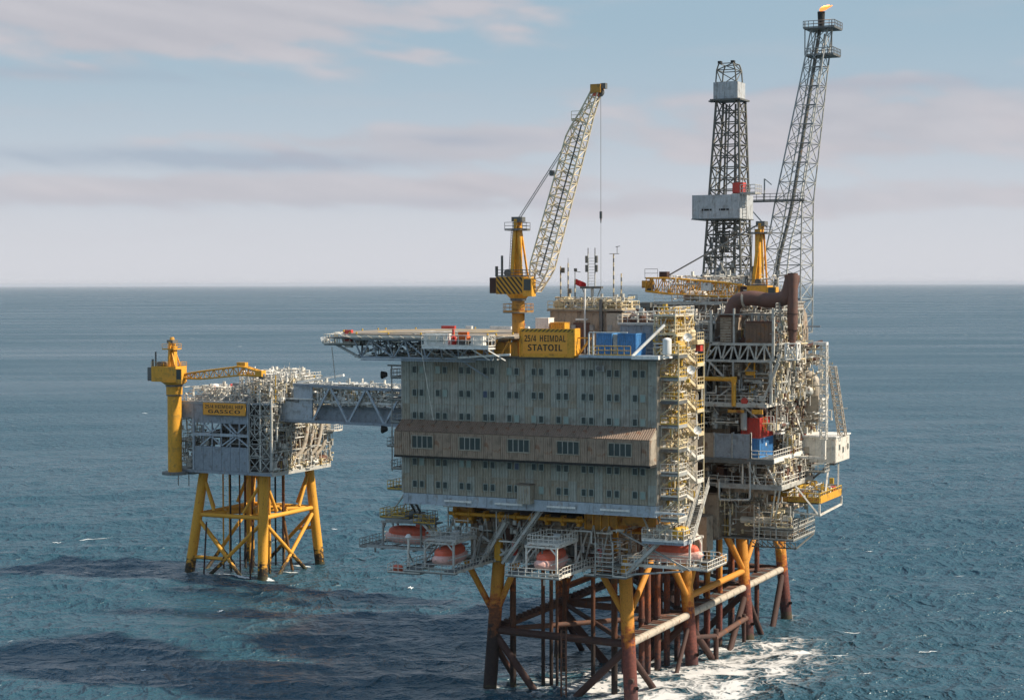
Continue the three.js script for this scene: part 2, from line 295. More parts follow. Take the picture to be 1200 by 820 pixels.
// scatter of process gear inside a box: pipe runs, vessels, cabinets, cable trays
function clutter(n, seed, [u0, u1, h0, h1, v0, v1], mats = [M.galv, M.white, M.grey, M.brown, M.cream, M.rust], par = T, z = 1) {
  const r = rng(seed), pick = () => mats[Math.floor(r() * mats.length)], U = (a, b) => lerp(a, b, r());
  for (let i = 0; i < n; i++) {
    const k = z < 1 && r() < 0.25 ? 0.1 : r(), u = U(u0, u1), v = U(v0, v1), h = U(h0 + 0.2, h1 - 0.2), H = h1 - h0;
    const cu = (x) => clamp(x, u0, u1), cv = (x) => clamp(x, v0, v1), ch = (x) => clamp(x, h0, h1);
    if (k < 0.26) { const l = U(2, 7) * z, rr = U(0.06, 0.2) * z; const along = r() < 0.5; const a = [u, h, v], b = along ? [cu(u + l), h, v] : [u, h, cv(v + l)]; part('pipe', gtube([a, mixp(a, b, 0.5), b, [b[0], ch(b[1] - U(0.8, 2.4)), b[2]]], rr, 7, 14, 0.05), pick(), par); }
    else if (k < 0.48) { const rr = U(0.06, 0.22) * z; part('pipe', gcyl([u, h0, v], [u, ch(h0 + H * U(0.5, 1)), v], rr, rr, 8), pick(), par); }
    else if (k < 0.62) { const l = U(1.2, 3.6) * z, rr = U(0.35, 0.8) * z, hh = Math.min(h0 + rr + 0.25, h1 - rr); part('vessel', r() < 0.6 ? gvessel([u, hh, v], [cu(u + l), hh, cv(v + (u + l > u1 ? l : 0))], rr) : gvessel([u, h0, v], [u, ch(h0 + l), v], rr), pick(), par); }
    else if (k < 0.84) { const a = U(0.5, 1.8) * z, b = U(0.6, Math.min(2.4, H * 0.8)) * z, c = U(0.5, 1.8) * z, hb = r() < 0.75 ? h0 : ch(h); part('cabinet', gbox(cu(u), cu(u + a) + 0.02, hb, Math.min(hb + b, h1), cv(v), cv(v + c) + 0.02), pick(), par); }
    else if (k < 0.93) { const l = U(2, 6); part('cable_tray', gbox(cu(u), cu(u + l) + 0.05, h, h + 0.12, v, v + 0.5), pick(), par); }
    else { const hh = ch(h0 + U(1.2, 2.5)); part('ladder', [gcyl([u, h0, v], [u, hh, v], 0.04, 0.04, 5), gcyl([u + 0.45, h0, v], [u + 0.45, hh, v], 0.04, 0.04, 5), ...[...Array(7).keys()].map((j) => gcyl([u, lerp(h0, hh, (j + 1) / 8), v], [u + 0.45, lerp(h0, hh, (j + 1) / 8), v], 0.025, 0.025, 4))], M.yellowRail, par); }
  }
}
// dense fine pipework, small fittings and scaffold bars, too many and too small to pick apart: one part per material
function pipework(n, seed, [u0, u1, h0, h1, v0, v1], mats = [M.galv, M.white, M.cream], par = T) {
  const r = rng(seed), U = (a, b) => lerp(a, b, r()), G = mats.map(() => []), cl = (p) => [clamp(p[0], u0, u1), clamp(p[1], h0, h1), clamp(p[2], v0, v1)];
  for (let i = 0; i < n; i++) {
    const L = G[Math.floor(r() * mats.length)]; let p = [U(u0, u1), U(h0, h1), U(v0, v1)];
    if (r() < 0.68) { let ax = Math.floor(r() * 3); const rr = U(0.035, 0.13); for (let k = 0; k < 1 + Math.floor(r() * 3); k++) { const e = [...p]; e[ax] += U(0.5, ax === 1 ? 2.6 : 3.4) * (r() < 0.5 ? -1 : 1); const b = cl(e); if (dist(p, b) > 0.15) L.push(gcyl(p, b, rr, rr, 6, true)); p = b; ax = (ax + 1 + Math.floor(r() * 2)) % 3; } if (r() < 0.4) { const c = cl([p[0], p[1] + 0.3, p[2]]); if (c[1] > p[1] + 0.1) L.push(gcyl(p, c, rr * 2.2, rr * 2.2, 8)); } }
    else if (r() < 0.6) { const a = U(0.15, 0.6), b = U(0.2, 0.9), c = U(0.15, 0.6); L.push(gbox(p[0], p[0] + a, p[1], p[1] + b, p[2], p[2] + c)); }
    else { const e = cl([p[0] + U(-1.5, 1.5), p[1] + U(0.6, 2.6), p[2] + U(-1.5, 1.5)]); if (dist(p, e) > 0.3) L.push(gcyl(p, e, 0.045, 0.045, 5, true)); }
  }
  G.forEach((L, i) => { if (L.length) part('pipework', L, mats[i], par).userData.kind = 'stuff'; });
}

// ---------------------------------------------------------------- the sea
const FW = P(-0.4328, 0, 0.9015), RT = P(0.9015, 0, 0.4328), CAM0 = P(85.05, 0, -213.1);
const sn = [1, 2, 3, 4, 5].map((k) => createNoise2D(rng(100 + k)));
const ridge = (n) => { const a = 1 - Math.abs(n); return a * a; };
function swell(x, z, cell) { // wave height at world x, z; waves finer than the mesh are left to the bump map
  const c = Math.cos(0.22), s = Math.sin(0.22), a = (x * RT.x + z * RT.z) * c + (x * FW.x + z * FW.z) * s, b = -(x * RT.x + z * RT.z) * s + (x * FW.x + z * FW.z) * c;
  const k = (lam) => sstep(lam * 0.55, lam * 0.18, cell);
  let h = 0;
  h += 0.75 * k(46) * sn[0](a / 150 + 3, b / 46);
  h += 0.55 * k(20) * (ridge(sn[1](a / 52 + 0.2 * sn[0](a / 60, b / 60), b / 19)) - 0.35);
  h += 0.32 * k(9) * (ridge(sn[2](a / 19 - 4, b / 8 + 0.3 * sn[1](a / 20, b / 20))) - 0.35);
  h += 0.15 * k(4.2) * (ridge(sn[3](a / 8, b / 3.9)) - 0.35);
  h += 0.06 * k(2.2) * sn[4](a / 3.5, b / 1.8);
  return h;
}
// normal map of a tileable height field: n x n texels over `size` metres, heights times `amp` metres
function slopeMap(n, size, amp, fn) {
  const h = new Float32Array(n * n), d = new Uint8Array(n * n * 4), e = size / n; for (let y = 0; y < n; y++) for (let x = 0; x < n; x++) h[y * n + x] = fn(x / n, y / n) * amp;
  for (let y = 0; y < n; y++) for (let x = 0; x < n; x++) { const a = (h[y * n + (x + 1) % n] - h[y * n + (x + n - 1) % n]) / (2 * e), b = (h[((y + 1) % n) * n + x] - h[((y + n - 1) % n) * n + x]) / (2 * e), l = Math.hypot(a, b, 1), k = (y * n + x) * 4; d[k] = 127.5 - 127.5 * a / l; d[k + 1] = 127.5 - 127.5 * b / l; d[k + 2] = 127.5 + 127.5 / l; d[k + 3] = 255; }
  const t = new THREE.DataTexture(d, n, n); t.wrapS = t.wrapT = THREE.RepeatWrapping; t.magFilter = THREE.LinearFilter; t.needsUpdate = true; return t;
}
{
  const ts = [], ss = [];
  for (let t = -60000, st; t < 150; t += st) { st = Math.max(8, (150 - t) * 0.25); ts.push(t); }
  for (let t = 150, st = 0.75; t < 70000; t += st) { ts.push(t); if (t > 380) st *= 1.022; }
  for (let s = 0, st = 1.0; s < 70000; s += st) { ss.push(s); if (s) ss.unshift(-s); if (s > 118) st *= 1.055; }
  const nt = ts.length, ns = ss.length, pos = new Float32Array(nt * ns * 3), uv = new Float32Array(nt * ns * 2), uv1 = new Float32Array(nt * ns * 2), idx = [];
  for (let i = 0; i < nt; i++) for (let j = 0; j < ns; j++) {
    const x = CAM0.x + FW.x * ts[i] + RT.x * ss[j], z = CAM0.z + FW.z * ts[i] + RT.z * ss[j], k = i * ns + j;
    const ct = i + 1 < nt ? ts[i + 1] - ts[i] : 1e4, cs = j + 1 < ns ? Math.abs(ss[j + 1] - ss[j]) : 1e4;
    const far = ts[i] > 150 && ts[i] < 6000 && Math.abs(ss[j]) < 3000;
    pos[k * 3] = x; pos[k * 3 + 1] = far ? swell(x, z, Math.max(ct, cs)) : 0; pos[k * 3 + 2] = z;
    uv[k * 2] = x / 37; uv[k * 2 + 1] = z / 37; uv1[k * 2] = (x * RT.x + z * RT.z) / 2600; uv1[k * 2 + 1] = (x * FW.x + z * FW.z) / 2600;
    if (i && j) { const a = k - ns - 1, b = k - ns, c = k - 1; idx.push(a, b, c, b, k, c); }
  }
  const g = new THREE.BufferGeometry(); g.setAttribute('position', new THREE.BufferAttribute(pos, 3)); g.setAttribute('uv', new THREE.BufferAttribute(uv, 2)); g.setAttribute('uv1', new THREE.BufferAttribute(uv1, 2)); g.setIndex(idx); g.computeVertexNormals();
  if (g.attributes.normal.getY(Math.floor(nt * ns / 2)) < 0) { for (let i = 0; i < idx.length; i += 3) [idx[i + 1], idx[i + 2]] = [idx[i + 2], idx[i + 1]]; g.setIndex(idx); g.computeVertexNormals(); }
  const ripple = slopeMap(1024, 37, 1.45, (x, y) => {
    let s = 0, a = 0.42, p = 7; const ca = x, cb = y;
    for (let o = 0; o < 6; o++) { const n = pn(ca * p + o * 3.3, cb * p * 1.0 + o * 7.7 + 0.6 * pn(ca * 5, cb * 5, 5), p); s += a * (o < 4 ? ridge(n) - 0.4 : n * 0.6); p *= 2; a *= 0.56; }
    return s;
  });
  // gusts roughen the water in long patches
  const gust = dtex(512, 512, (x, y) => { const n = fbm(x * 4, y * 22, 4, 5, 22) + 0.5 * fbm(x * 11, y * 60 + 5, 11, 4, 60), v = clamp(0.5 + 0.28 * n, 0.2, 1); return [v, v, v]; }, false); gust.channel = 1;
  const m = new THREE.MeshPhysicalMaterial({ color: new THREE.Color().setRGB(0.027, 0.079, 0.109), roughness: 0.58, roughnessMap: gust, ior: 1.33, normalMap: ripple });
  const o = new THREE.Mesh(g, m); o.name = 'sea'; o.receiveShadow = true; o.userData.kind = 'structure'; tag(o, 'choppy blue green open sea reaching to the horizon', 'sea', null, 'structure'); scene.add(o);
}
// foam: torn sheets of white water lying on the waves
const seaAt = (u, v, cell = 0.8) => swell(u, -v, cell);
function foamSheet(u0, u1, v0, v1, step, lift = 0.05) {
  const nu = Math.round((u1 - u0) / step), nv = Math.round((v1 - v0) / step), pos = [], uv = [], idx = [];
  for (let i = 0; i <= nu; i++) for (let j = 0; j <= nv; j++) { const u = lerp(u0, u1, i / nu), v = lerp(v0, v1, j / nv); pos.push(u, seaAt(u, v) + lift, -v); uv.push(i / nu, j / nv); if (i && j) { const k = i * (nv + 1) + j, a = k - nv - 2, b = k - nv - 1, c = k - 1; idx.push(a, b, c, b, k, c); } }
  const g = new THREE.BufferGeometry(); g.setAttribute('position', new THREE.Float32BufferAttribute(pos, 3)); g.setAttribute('uv', new THREE.Float32BufferAttribute(uv, 2)); g.setIndex(idx); g.computeVertexNormals(); return g;
}
{
  const u0 = -22, u1 = 40, v0 = -22, v1 = 70;
  // wash spreading from the foot of the sunny legs
  const cores = [[0.5, 6, 9, 10, 1.0], [4, 22, 9, 11, 1.0], [7, 35, 8, 9, 0.75], [-6, 10, 7, 7, 0.8], [10, 16, 7, 10, 0.4], [2, -6, 7, 7, 0.85], [6, 46, 6, 6, 0.45], [17, 28, 7, 9, 0.12], [-10, 3, 6, 5, 0.6], [7, 3, 5, 7, 0.45], [-20, -1.6, 2.2, 2.2, 0.62], [-20, 21.2, 2.4, 2.4, 0.6], [-13, -1.2, 1.8, 1.8, 0.5], [0.6, 65.7, 2.2, 2.2, 0.5], [0.6, 46, 2.6, 2.6, 0.45]];
  const tex = dtex(2048, 2048, (x, y) => {
    const u = lerp(u0, u1, x), v = lerp(v0, v1, y); let m = 0;
    for (const [cu, cv, ru, rv, w] of cores) m += w * Math.exp(-(((u - cu) / ru) ** 2) - (((v - cv) / rv) ** 2));
    const n = fbm(x * 14, y * 18, 14, 5, 18), w1 = 1 - Math.abs(pn(x * 34 + 2 * n, y * 44 + 2 * n, 34, 44)), w2 = 1 - Math.abs(pn(x * 90 + 2 * n, y * 110, 90, 110));
    const lace = 0.55 * w1 * w1 + 0.45 * w2;
    const dens = clamp(m, 0, 1.0) + 1.5 * n;
    const al = clamp(sstep(0.62, 1.25, dens * 0.62 + lace * 0.55) * sstep(0.08, 0.55, m) + 0.35 * sstep(0.75, 0.95, w1 + 0.35 * n) * sstep(0.04, 0.4, m));
    const b = 0.86 + 0.1 * n; return [b, b * 1.0, b * 0.99, al * 0.92];
  });
  tex.wrapS = tex.wrapT = THREE.ClampToEdgeWrapping;
  const o = new THREE.Mesh(foamSheet(u0, u1, v0, v1, 0.8), new THREE.MeshStandardMaterial({ map: tex, transparent: true, roughness: 0.95, side: THREE.DoubleSide }));
  o.name = 'sea_foam'; o.receiveShadow = true; tag(o, 'white foam churning round the rusty legs of the big platform', 'foam', null, 'stuff'); scene.add(o);
}
{ // whitecaps: small crests breaking far and near, too many and too fleeting to count
  const r = rng(311), G = [];
  const spot = (x, z, L, W) => {
    const n = 7, pos = [], uv = [], a = r() * 0.5 - 0.25, dx = RT.x * Math.cos(a) + FW.x * Math.sin(a), dz = RT.z * Math.cos(a) + FW.z * Math.sin(a), pts = [];
    for (let i = 0; i <= n; i++) { const t = i / n * 2 - 1, w = W * (1 - t * t) * (0.35 + 0.9 * r()), wob = (r() - 0.5) * W; pts.push([t * L / 2, wob - w / 2, wob + w / 2]); }
    const pt = (s, f) => { const X = x + dx * s - dz * f, Z = z + dz * s + dx * f; return [X, swell(X, Z, 0.8) + 0.08, Z]; };
    for (let i = 0; i < n; i++) { const A = pt(pts[i][0], pts[i][1]), B = pt(pts[i + 1][0], pts[i + 1][1]), C = pt(pts[i + 1][0], pts[i + 1][2]), D = pt(pts[i][0], pts[i][2]); for (const p of [A, B, C, A, C, D]) { pos.push(...p); uv.push(p[0], p[2]); } }
    const g = new THREE.BufferGeometry(); g.setAttribute('position', new THREE.Float32BufferAttribute(pos, 3)); g.setAttribute('uv', new THREE.Float32BufferAttribute(uv, 2)); g.computeVertexNormals(); G.push(g);
  };
  for (let i = 0; i < 120; i++) { const t = 240 + 2600 * Math.pow(r(), 1.7), s = (r() * 2 - 1) * t * 0.31, x = CAM0.x + FW.x * t + RT.x * s, z = CAM0.z + FW.z * t + RT.z * s; if (t > 900 || r() < 0.7) spot(x, z, (0.8 + 2.2 * r()) * (0.7 + t / 1500), (0.12 + 0.35 * r()) * (0.6 + t / 600)); }
  // the longer breaking crests left of the small platform
  for (const [px, py, L] of [[62, 635, 2.2], [108, 632, 7], [170, 484, 5], [387, 623, 3], [480, 690, 1.2], [1130, 676, 3], [985, 773, 3], [1000, 741, 3], [1090, 770, 3], [255, 714, 1.2], [320, 745, 1.6]]) {
    const d = 54 * 2090 / (py - 333), s = (px - 600) / 2090 * d; spot(CAM0.x + FW.x * d + RT.x * s, CAM0.z + FW.z * d + RT.z * s, L, 0.7);
  }
  const o = new THREE.Mesh(mergeGeometries(G), new THREE.MeshStandardMaterial({ color: '#d5dbdb', roughness: 0.9, side: THREE.DoubleSide })); o.name = 'whitecaps'; tag(o, 'small white crests breaking here and there on the open sea', 'whitecaps', null, 'stuff'); scene.add(o);
}

// ---------------------------------------------------------------- big platform: the jacket that stands in the sea
const VR = [-1.5, 21.2, 46.2, 65.7];
// tube whose texture runs with height above the sea
function gleg(a, b, r, r2 = r, seg = 16) {
  const g = gcyl(a, b, r, r2, seg, true), p = g.attributes.position, uv = g.attributes.uv, du = rj();
  for (let i = 0; i < uv.count; i++) uv.setXY(i, (uv.getX(i) / (6.283 * Math.max(r, r2))) + du, p.getY(i) / 20);
  return g;
}
thing('steel_jacket', 'rusty yellow eight legged steel jacket holding up the big platform', 'jacket', [-10, 0, 32]);
const legBase = (r, k) => [r ? 0.55 : -19.9, -1, VR[k] + (k === 0 ? -0.3 : k === 3 ? 0.4 : 0)], legTop = (r, k) => [r ? -0.82 : -18.86, 17.6, VR[k] + (k === 0 ? 0.75 : k === 3 ? -0.75 : 0)];
const legAt = (r, k, h) => { const a = legBase(r, k), b = legTop(r, k); return mixp(a, b, (h + 1) / 18.6); };
for (const r of [0, 1]) for (let k = 0; k < 4; k++) {
  const m = r ? M.legYellow : k === 0 ? M.legRusty : M.legWorn, L = part('leg', gleg(legBase(r, k), legTop(r, k), 0.92, 0.86, 20), m);
  const c = legAt(r, k, 12.2); part('node_ring', gleg(legAt(r, k, 12.0), legAt(r, k, 12.25), 0.95, 0.95, 20), m, L);
  if (r) part('sleeve', gleg(legAt(r, k, 2.2), [legAt(r, k, 2.2)[0] + 1.15, 2.25, legAt(r, k, 2.2)[2] - 0.5], 0.26, 0.26, 12), M.rustDark, L);
}
const brace = (a, b, r, m, n = 'brace') => part(n, gleg(a, b, r, r, 14), m);
// raking arms under the deck
for (const [r, k, du, dv] of [[0, 0, -4.6, 0], [0, 0, 3.4, 0], [1, 0, -4.4, 0.4], [1, 0, 0.3, 8], [1, 1, 0.3, -8.6], [1, 1, 0.3, 4.2], [1, 2, 0.3, -9.6], [1, 2, 0.3, 7.4], [1, 3, 0.3, -10], [0, 1, 4, 0], [0, 1, 0, -7], [0, 2, 4, 0], [1, 1, -4.2, 0], [1, 2, -4.2, 0]]) {
  const h0 = r ? (k === 0 ? 10.8 : 10.2) : 9.9, a = legAt(r, k, h0), b = [a[0] + du, 17.5, a[2] + dv]; brace(a, b, 0.42, r ? M.legYellow : M.legRusty);
}
// horizontal frame a few metres above the sea; the sunny side is a bleached boat bumper with a catwalk
for (let k = 0; k < 3; k++) {
  const a = legAt(1, k, 7.7), b = legAt(1, k + 1, 7.7); a[2] += 0.8; b[2] -= 0.8; cy('bumper_tube', M.pale, a, b, 0.52, 0.52, 14);
  const c = legAt(0, k, 8), d = legAt(0, k + 1, 8); cy('horizontal', M.rust, c, d, 0.45, 0.45, 12);
  // catwalk planks along the tube
  const n = Math.round((b[2] - a[2]) / 1.25); for (let i = 0; i < n; i++) { const v = lerp(a[2], b[2], (i + 0.5) / n); bx('plank', i % 3 ? M.rust : M.grating, a[0] - 2.1 - 0.2 * ((i * 7) % 3), a[0] - 0.55, 7.86, 7.98, v - 0.45, v + 0.38); }
  cy('horizontal', M.rust, [a[0] - 2.1, 7.7, a[2]], [b[0] - 2.1, 7.7, b[2]], 0.2, 0.2, 8);
}
for (let k = 0; k < 4; k++) { const a = legAt(0, k, 8), b = legAt(1, k, 7.7); cy('horizontal', k ? M.rust : M.rustDark, a, b, 0.5, 0.5, 14); }
for (let k = 0; k < 3; k++) {
  const a = legAt(0, k, 8), b = legAt(1, k + 1, 7.7), c = legAt(1, k, 7.7), d = legAt(0, k + 1, 8), m = mixp(a, b, 0.5);
  cy('horizontal', M.rust, a, m, 0.36, 0.36, 10); cy('horizontal', M.rust, m, b, 0.36, 0.36, 10); cy('horizontal', M.rustDark, c, d, 0.34, 0.34, 10);
}
// toothed guard along the far catwalk
{ const G = [], a = legAt(0, 0, 8), b = legAt(0, 2, 8); for (let i = 0; i < 34; i++) { const p = mixp(a, b, i / 33); G.push(gbox(p[0] + 0.2, p[0] + 0.9, p[1] + 0.4, p[1] + 1.0, p[2] - 0.3, p[2] + 0.3)); } part('guard_blocks', G, M.rustDark); }
// upper yellow horizontal between the middle legs
brace(legAt(1, 1, 10.2), legAt(1, 2, 10.2), 0.46, M.legYellow); brace(legAt(0, 1, 10.2), legAt(0, 2, 10.2), 0.46, M.legWorn);
// diagonals that run down into the water
for (const [a, b, r] of [[legAt(0, 0, 7.7), [-12.4, -1, -1.2], 0.5], [legAt(1, 0, 7.4), [-8.6, -1, -1.2], 0.5], [legAt(1, 0, 6.6), [0.8, -1, 7.6], 0.45], [legAt(0, 0, 6.4), [-20, -1, 7.4], 0.42], [legAt(1, 1, 6.4), [0.7, -0.2, 29.4], 0.5], [legAt(1, 2, 6.6), [0.7, -1, 36], 0.46], [legAt(1, 3, 7.2), [0.7, -1, 57.6], 0.48], [legAt(1, 1, 6.5), [0.6, -1, 13], 0.3], [legAt(0, 1, 7), [-12, -1, 21.2], 0.6], [legAt(0, 1, 6.5), [-20, -1, 30], 0.42], [legAt(1, 1, 7), [-8, -1, 21.2], 0.5], [legAt(0, 2, 7), [-12, -1, 46.2], 0.5], [legAt(1, 2, 7), [-8, -1, 46.2], 0.5], [legAt(1, 2, 7), [0.7, -1, 52.5], 0.46]]) brace(a, b, r, M.rustDark);
// boat fender hung outside the second leg
cy('fender_post', M.rustDark, [1.2, -0.5, 29.2], [1.2, 4.4, 29.2], 0.38); cy('fender_post', M.rustDark, [1.2, -0.5, 42.0], [1.2, 4.4, 42.0], 0.3); cy('fender_bar', M.rust, [1.2, 3.2, 28.6], [1.2, 3.6, 43.0], 0.4); cy('fender_bar', M.rustDark, legAt(1, 1, 4.5), [1.2, 3.4, 29.2], 0.35);
cy('vent_stub', M.rustDark, [0.7, 3.2, -2.1], [0.75, 3.2, -2.7], 0.34, 0.34, 12);
// ladder on the near face
part('ladder', [gcyl([-9.1, -1, -2.4], [-9.1, 8.9, -2.4], 0.12, 0.12, 6), gcyl([-8.4, -1, -2.4], [-8.4, 8.9, -2.4], 0.12, 0.12, 6), ...[...Array(16).keys()].map((i) => gcyl([-9.1, i * 0.6, -2.4], [-8.4, i * 0.6, -2.4], 0.05, 0.05, 5))], M.rust);
// well conductors, each a string of its own
{
  const rr = rng(8), C = [[-5.4, 18.2, 0.42], [-4.4, 14.2, 0.42], [-3.0, 16.7, 0.45], [-2.6, 12.0, 0.4], [-3.1, 20.6, 0.45], [-6.6, 15.6, 0.4], [-5.8, 11.4, 0.42], [-3.4, 25.5, 0.42], [-4.6, 29, 0.42], [-2.6, 31.5, 0.4], [-5.0, 34, 0.42], [-3.0, 37, 0.42], [-2.5, 41, 0.4], [-6, 40, 0.42], [-3.4, 50, 0.4], [-2.4, 54, 0.4], [-6, 57, 0.4], [-2.6, 60, 0.4], [-8, 24, 0.42], [-9, 30, 0.42], [-10, 36, 0.42]];
  for (const [u, v, r] of C) { const c = part('conductor', gleg([u, -1, v], [u, 18.4, v], r, r, 12), M.conductor); part('clamp', gcyl([u, 7.6, v], [u, 8.1, v], r + 0.12, r + 0.12, 12), M.rustDark, c); }
  for (const [u, v, r] of [[-17.4, 0.4, 0.42], [-13.8, 2.2, 0.26], [-12.6, 2.2, 0.26], [-11.4, 1.4, 0.2], [-3.0, 1.0, 0.42], [-18.7, 3, 0.12], [-15, 12, 0.3], [-9, 8, 0.3]]) part('riser', gleg([u, -1, v], [u, 19, v], r, r, 12), M.conductorDark);
  for (const [u, v] of [[-1.4, 33], [-1.4, 38.5]]) { const c = part('riser', gleg([u, -1, v], [u, 18.4, v], 0.36, 0.36, 12), M.legYellow); part('valve', [gcyl([u - 0.7, 13, v], [u + 0.9, 13, v], 0.45, 0.45, 10), gcyl([u, 12.5, v], [u, 13.5, v], 0.7, 0.7, 10)], M.yellow, c); }
}

// ---------------------------------------------------------------- big platform: the girder deck the modules sit on
thing('girder_deck', 'weathered brown plate girder deck resting on the rusty jacket legs', 'deck', [-10, 18, 36]);
bx('girder', M.brown, -23.6, -4.4, 17.4, 23.2, 0.2, 22);
bx('girder_flange', M.brownDark, -23.8, -4.2, 23.2, 23.5, 0, 22); bx('girder_flange', M.brownDark, -23.8, -4.2, 17.1, 17.4, 0, 22);
for (let i = 0; i < 8; i++) bx('stiffener', M.brown, -23.2 + i * 2.6, -23.1 + i * 2.6, 17.4, 23.2, 0, 0.2);
for (let i = 0; i < 9; i++) bx('stiffener', M.brown, -4.4, -4.2, 17.9, 23.2, 1 + i * 2.3, 1.1 + i * 2.3);
bx('girder', M.brown, -21, 3.6, 18.6, 24.6, 22.4, 70); bx('girder_flange', M.brownDark, -21.3, 3.9, 24.6, 24.9, 22.1, 70.3); bx('girder_flange', M.brownDark, -21.3, 3.9, 18.3, 18.6, 22.1, 70.3);
for (let i = 0; i < 17; i++) bx('stiffener', M.brown, 3.6, 3.85, 18.6, 24.6, 22.6 + i * 2.9, 22.75 + i * 2.9);
bx('box_girder', M.brown, -1.2, 3.2, 17.0, 21.8, 19.4, 22.1); bx('box_girder', M.yellowRust, -3.4, 1.2, 17.4, 20.8, 15.2, 19.0);
for (const u of [-1.9, -0.2]) cy('pile_head', M.yellowRust, [u, 16.4, 14.4], [u, 20.4, 14.4], 0.7, 0.55, 14);
// yellow transfer beams under the living quarters
bx('skid_beam', M.yellowRust, -6.2, -1.6, 22.2, 24.8, -1.2, 3.4); for (let i = 0; i < 5; i++) bx('skid_rib', M.yellow, -6.2 + i * 1.1, -6.05 + i * 1.1, 22.3, 24.7, -1.45, -1.2);
bx('skid_beam', M.yellowRust, -1.6, 3.4, 22.9, 24.9, -0.6, 8.4); bx('skid_beam', M.yellowRust, -25.6, -22.6, 22.0, 24.8, -1.2, 3);
cy('hanger_beam', M.yellow, [-25.6, 23.4, -2.2], [-6.0, 23.4, -2.2], 0.26, 0.26, 12);
for (let i = 0; i < 9; i++) { const u = -24.8 + i * 2.25; bx('hanger_bracket', M.yellow, u - 0.22, u + 0.22, 22.6, 23.9, -2.1, -1.2); cy('hanger_cap', M.yellow, [u - 0.18, 23.4, -2.2], [u + 0.18, 23.4, -2.2], 0.42, 0.42, 12); }
bx('deck_plate', M.brownDark, -21, 2, 24.9, 25.1, 8, 22); for (let i = 0; i < 6; i++) cy('pipe', i % 2 ? M.greyDark : M.rust, [-20, 24.0 + 0.14 * i, 3 + 0.9 * i], [-7, 24.0 + 0.14 * i, 3 + 0.9 * i], 0.16);
// yellow gangway along the sunny side
bx('gangway', M.yellow, -1.6, 1.0, 21.5, 21.75, 2, 19.2); rail(M.yellowRail, [[1.0, 21.75, 2], [1.0, 21.75, 19.2]], T, 1.5, 0.06, 1.2); bx('gangway_edge', M.white, 1.02, 1.1, 21.35, 21.8, 2, 19.2);
bx('yellow_post', M.yellow, -3.9, -3.3, 18.6, 22.0, 2.6, 3.2); bx('yellow_post', M.yellow, -4.15, -2.4, 21.4, 22.0, 2.6, 3.2);
clutter(16, 61, [3.9, 5.4, 18.7, 24.2, 24, 40], [M.galv, M.white, M.grey, M.brown, M.cream]);
pipework(150, 65, [3.9, 5.2, 18.8, 25.6, 22.6, 62]); pipework(80, 66, [-4.1, -2.6, 17.6, 24, 1, 21], [M.brown, M.galv, M.rust]); pipework(70, 67, [-22, -5, 18, 22.8, -1.2, 0.1], [M.greyDark, M.galv, M.rust]);
clutter(45, 63, [3.9, 4.9, 18.8, 24.4, 23, 62], [M.galv, M.white, M.grey, M.brown, M.cream, M.rust], T, 0.5); clutter(30, 64, [-4.1, -3.2, 18, 23, 2, 21], [M.brown, M.grey, M.rust, M.galv], T, 0.5);
clutter(10, 62, [-18, -6, 18.4, 23, -0.9, 0.1], [M.greyDark, M.rust, M.brown, M.grey]);

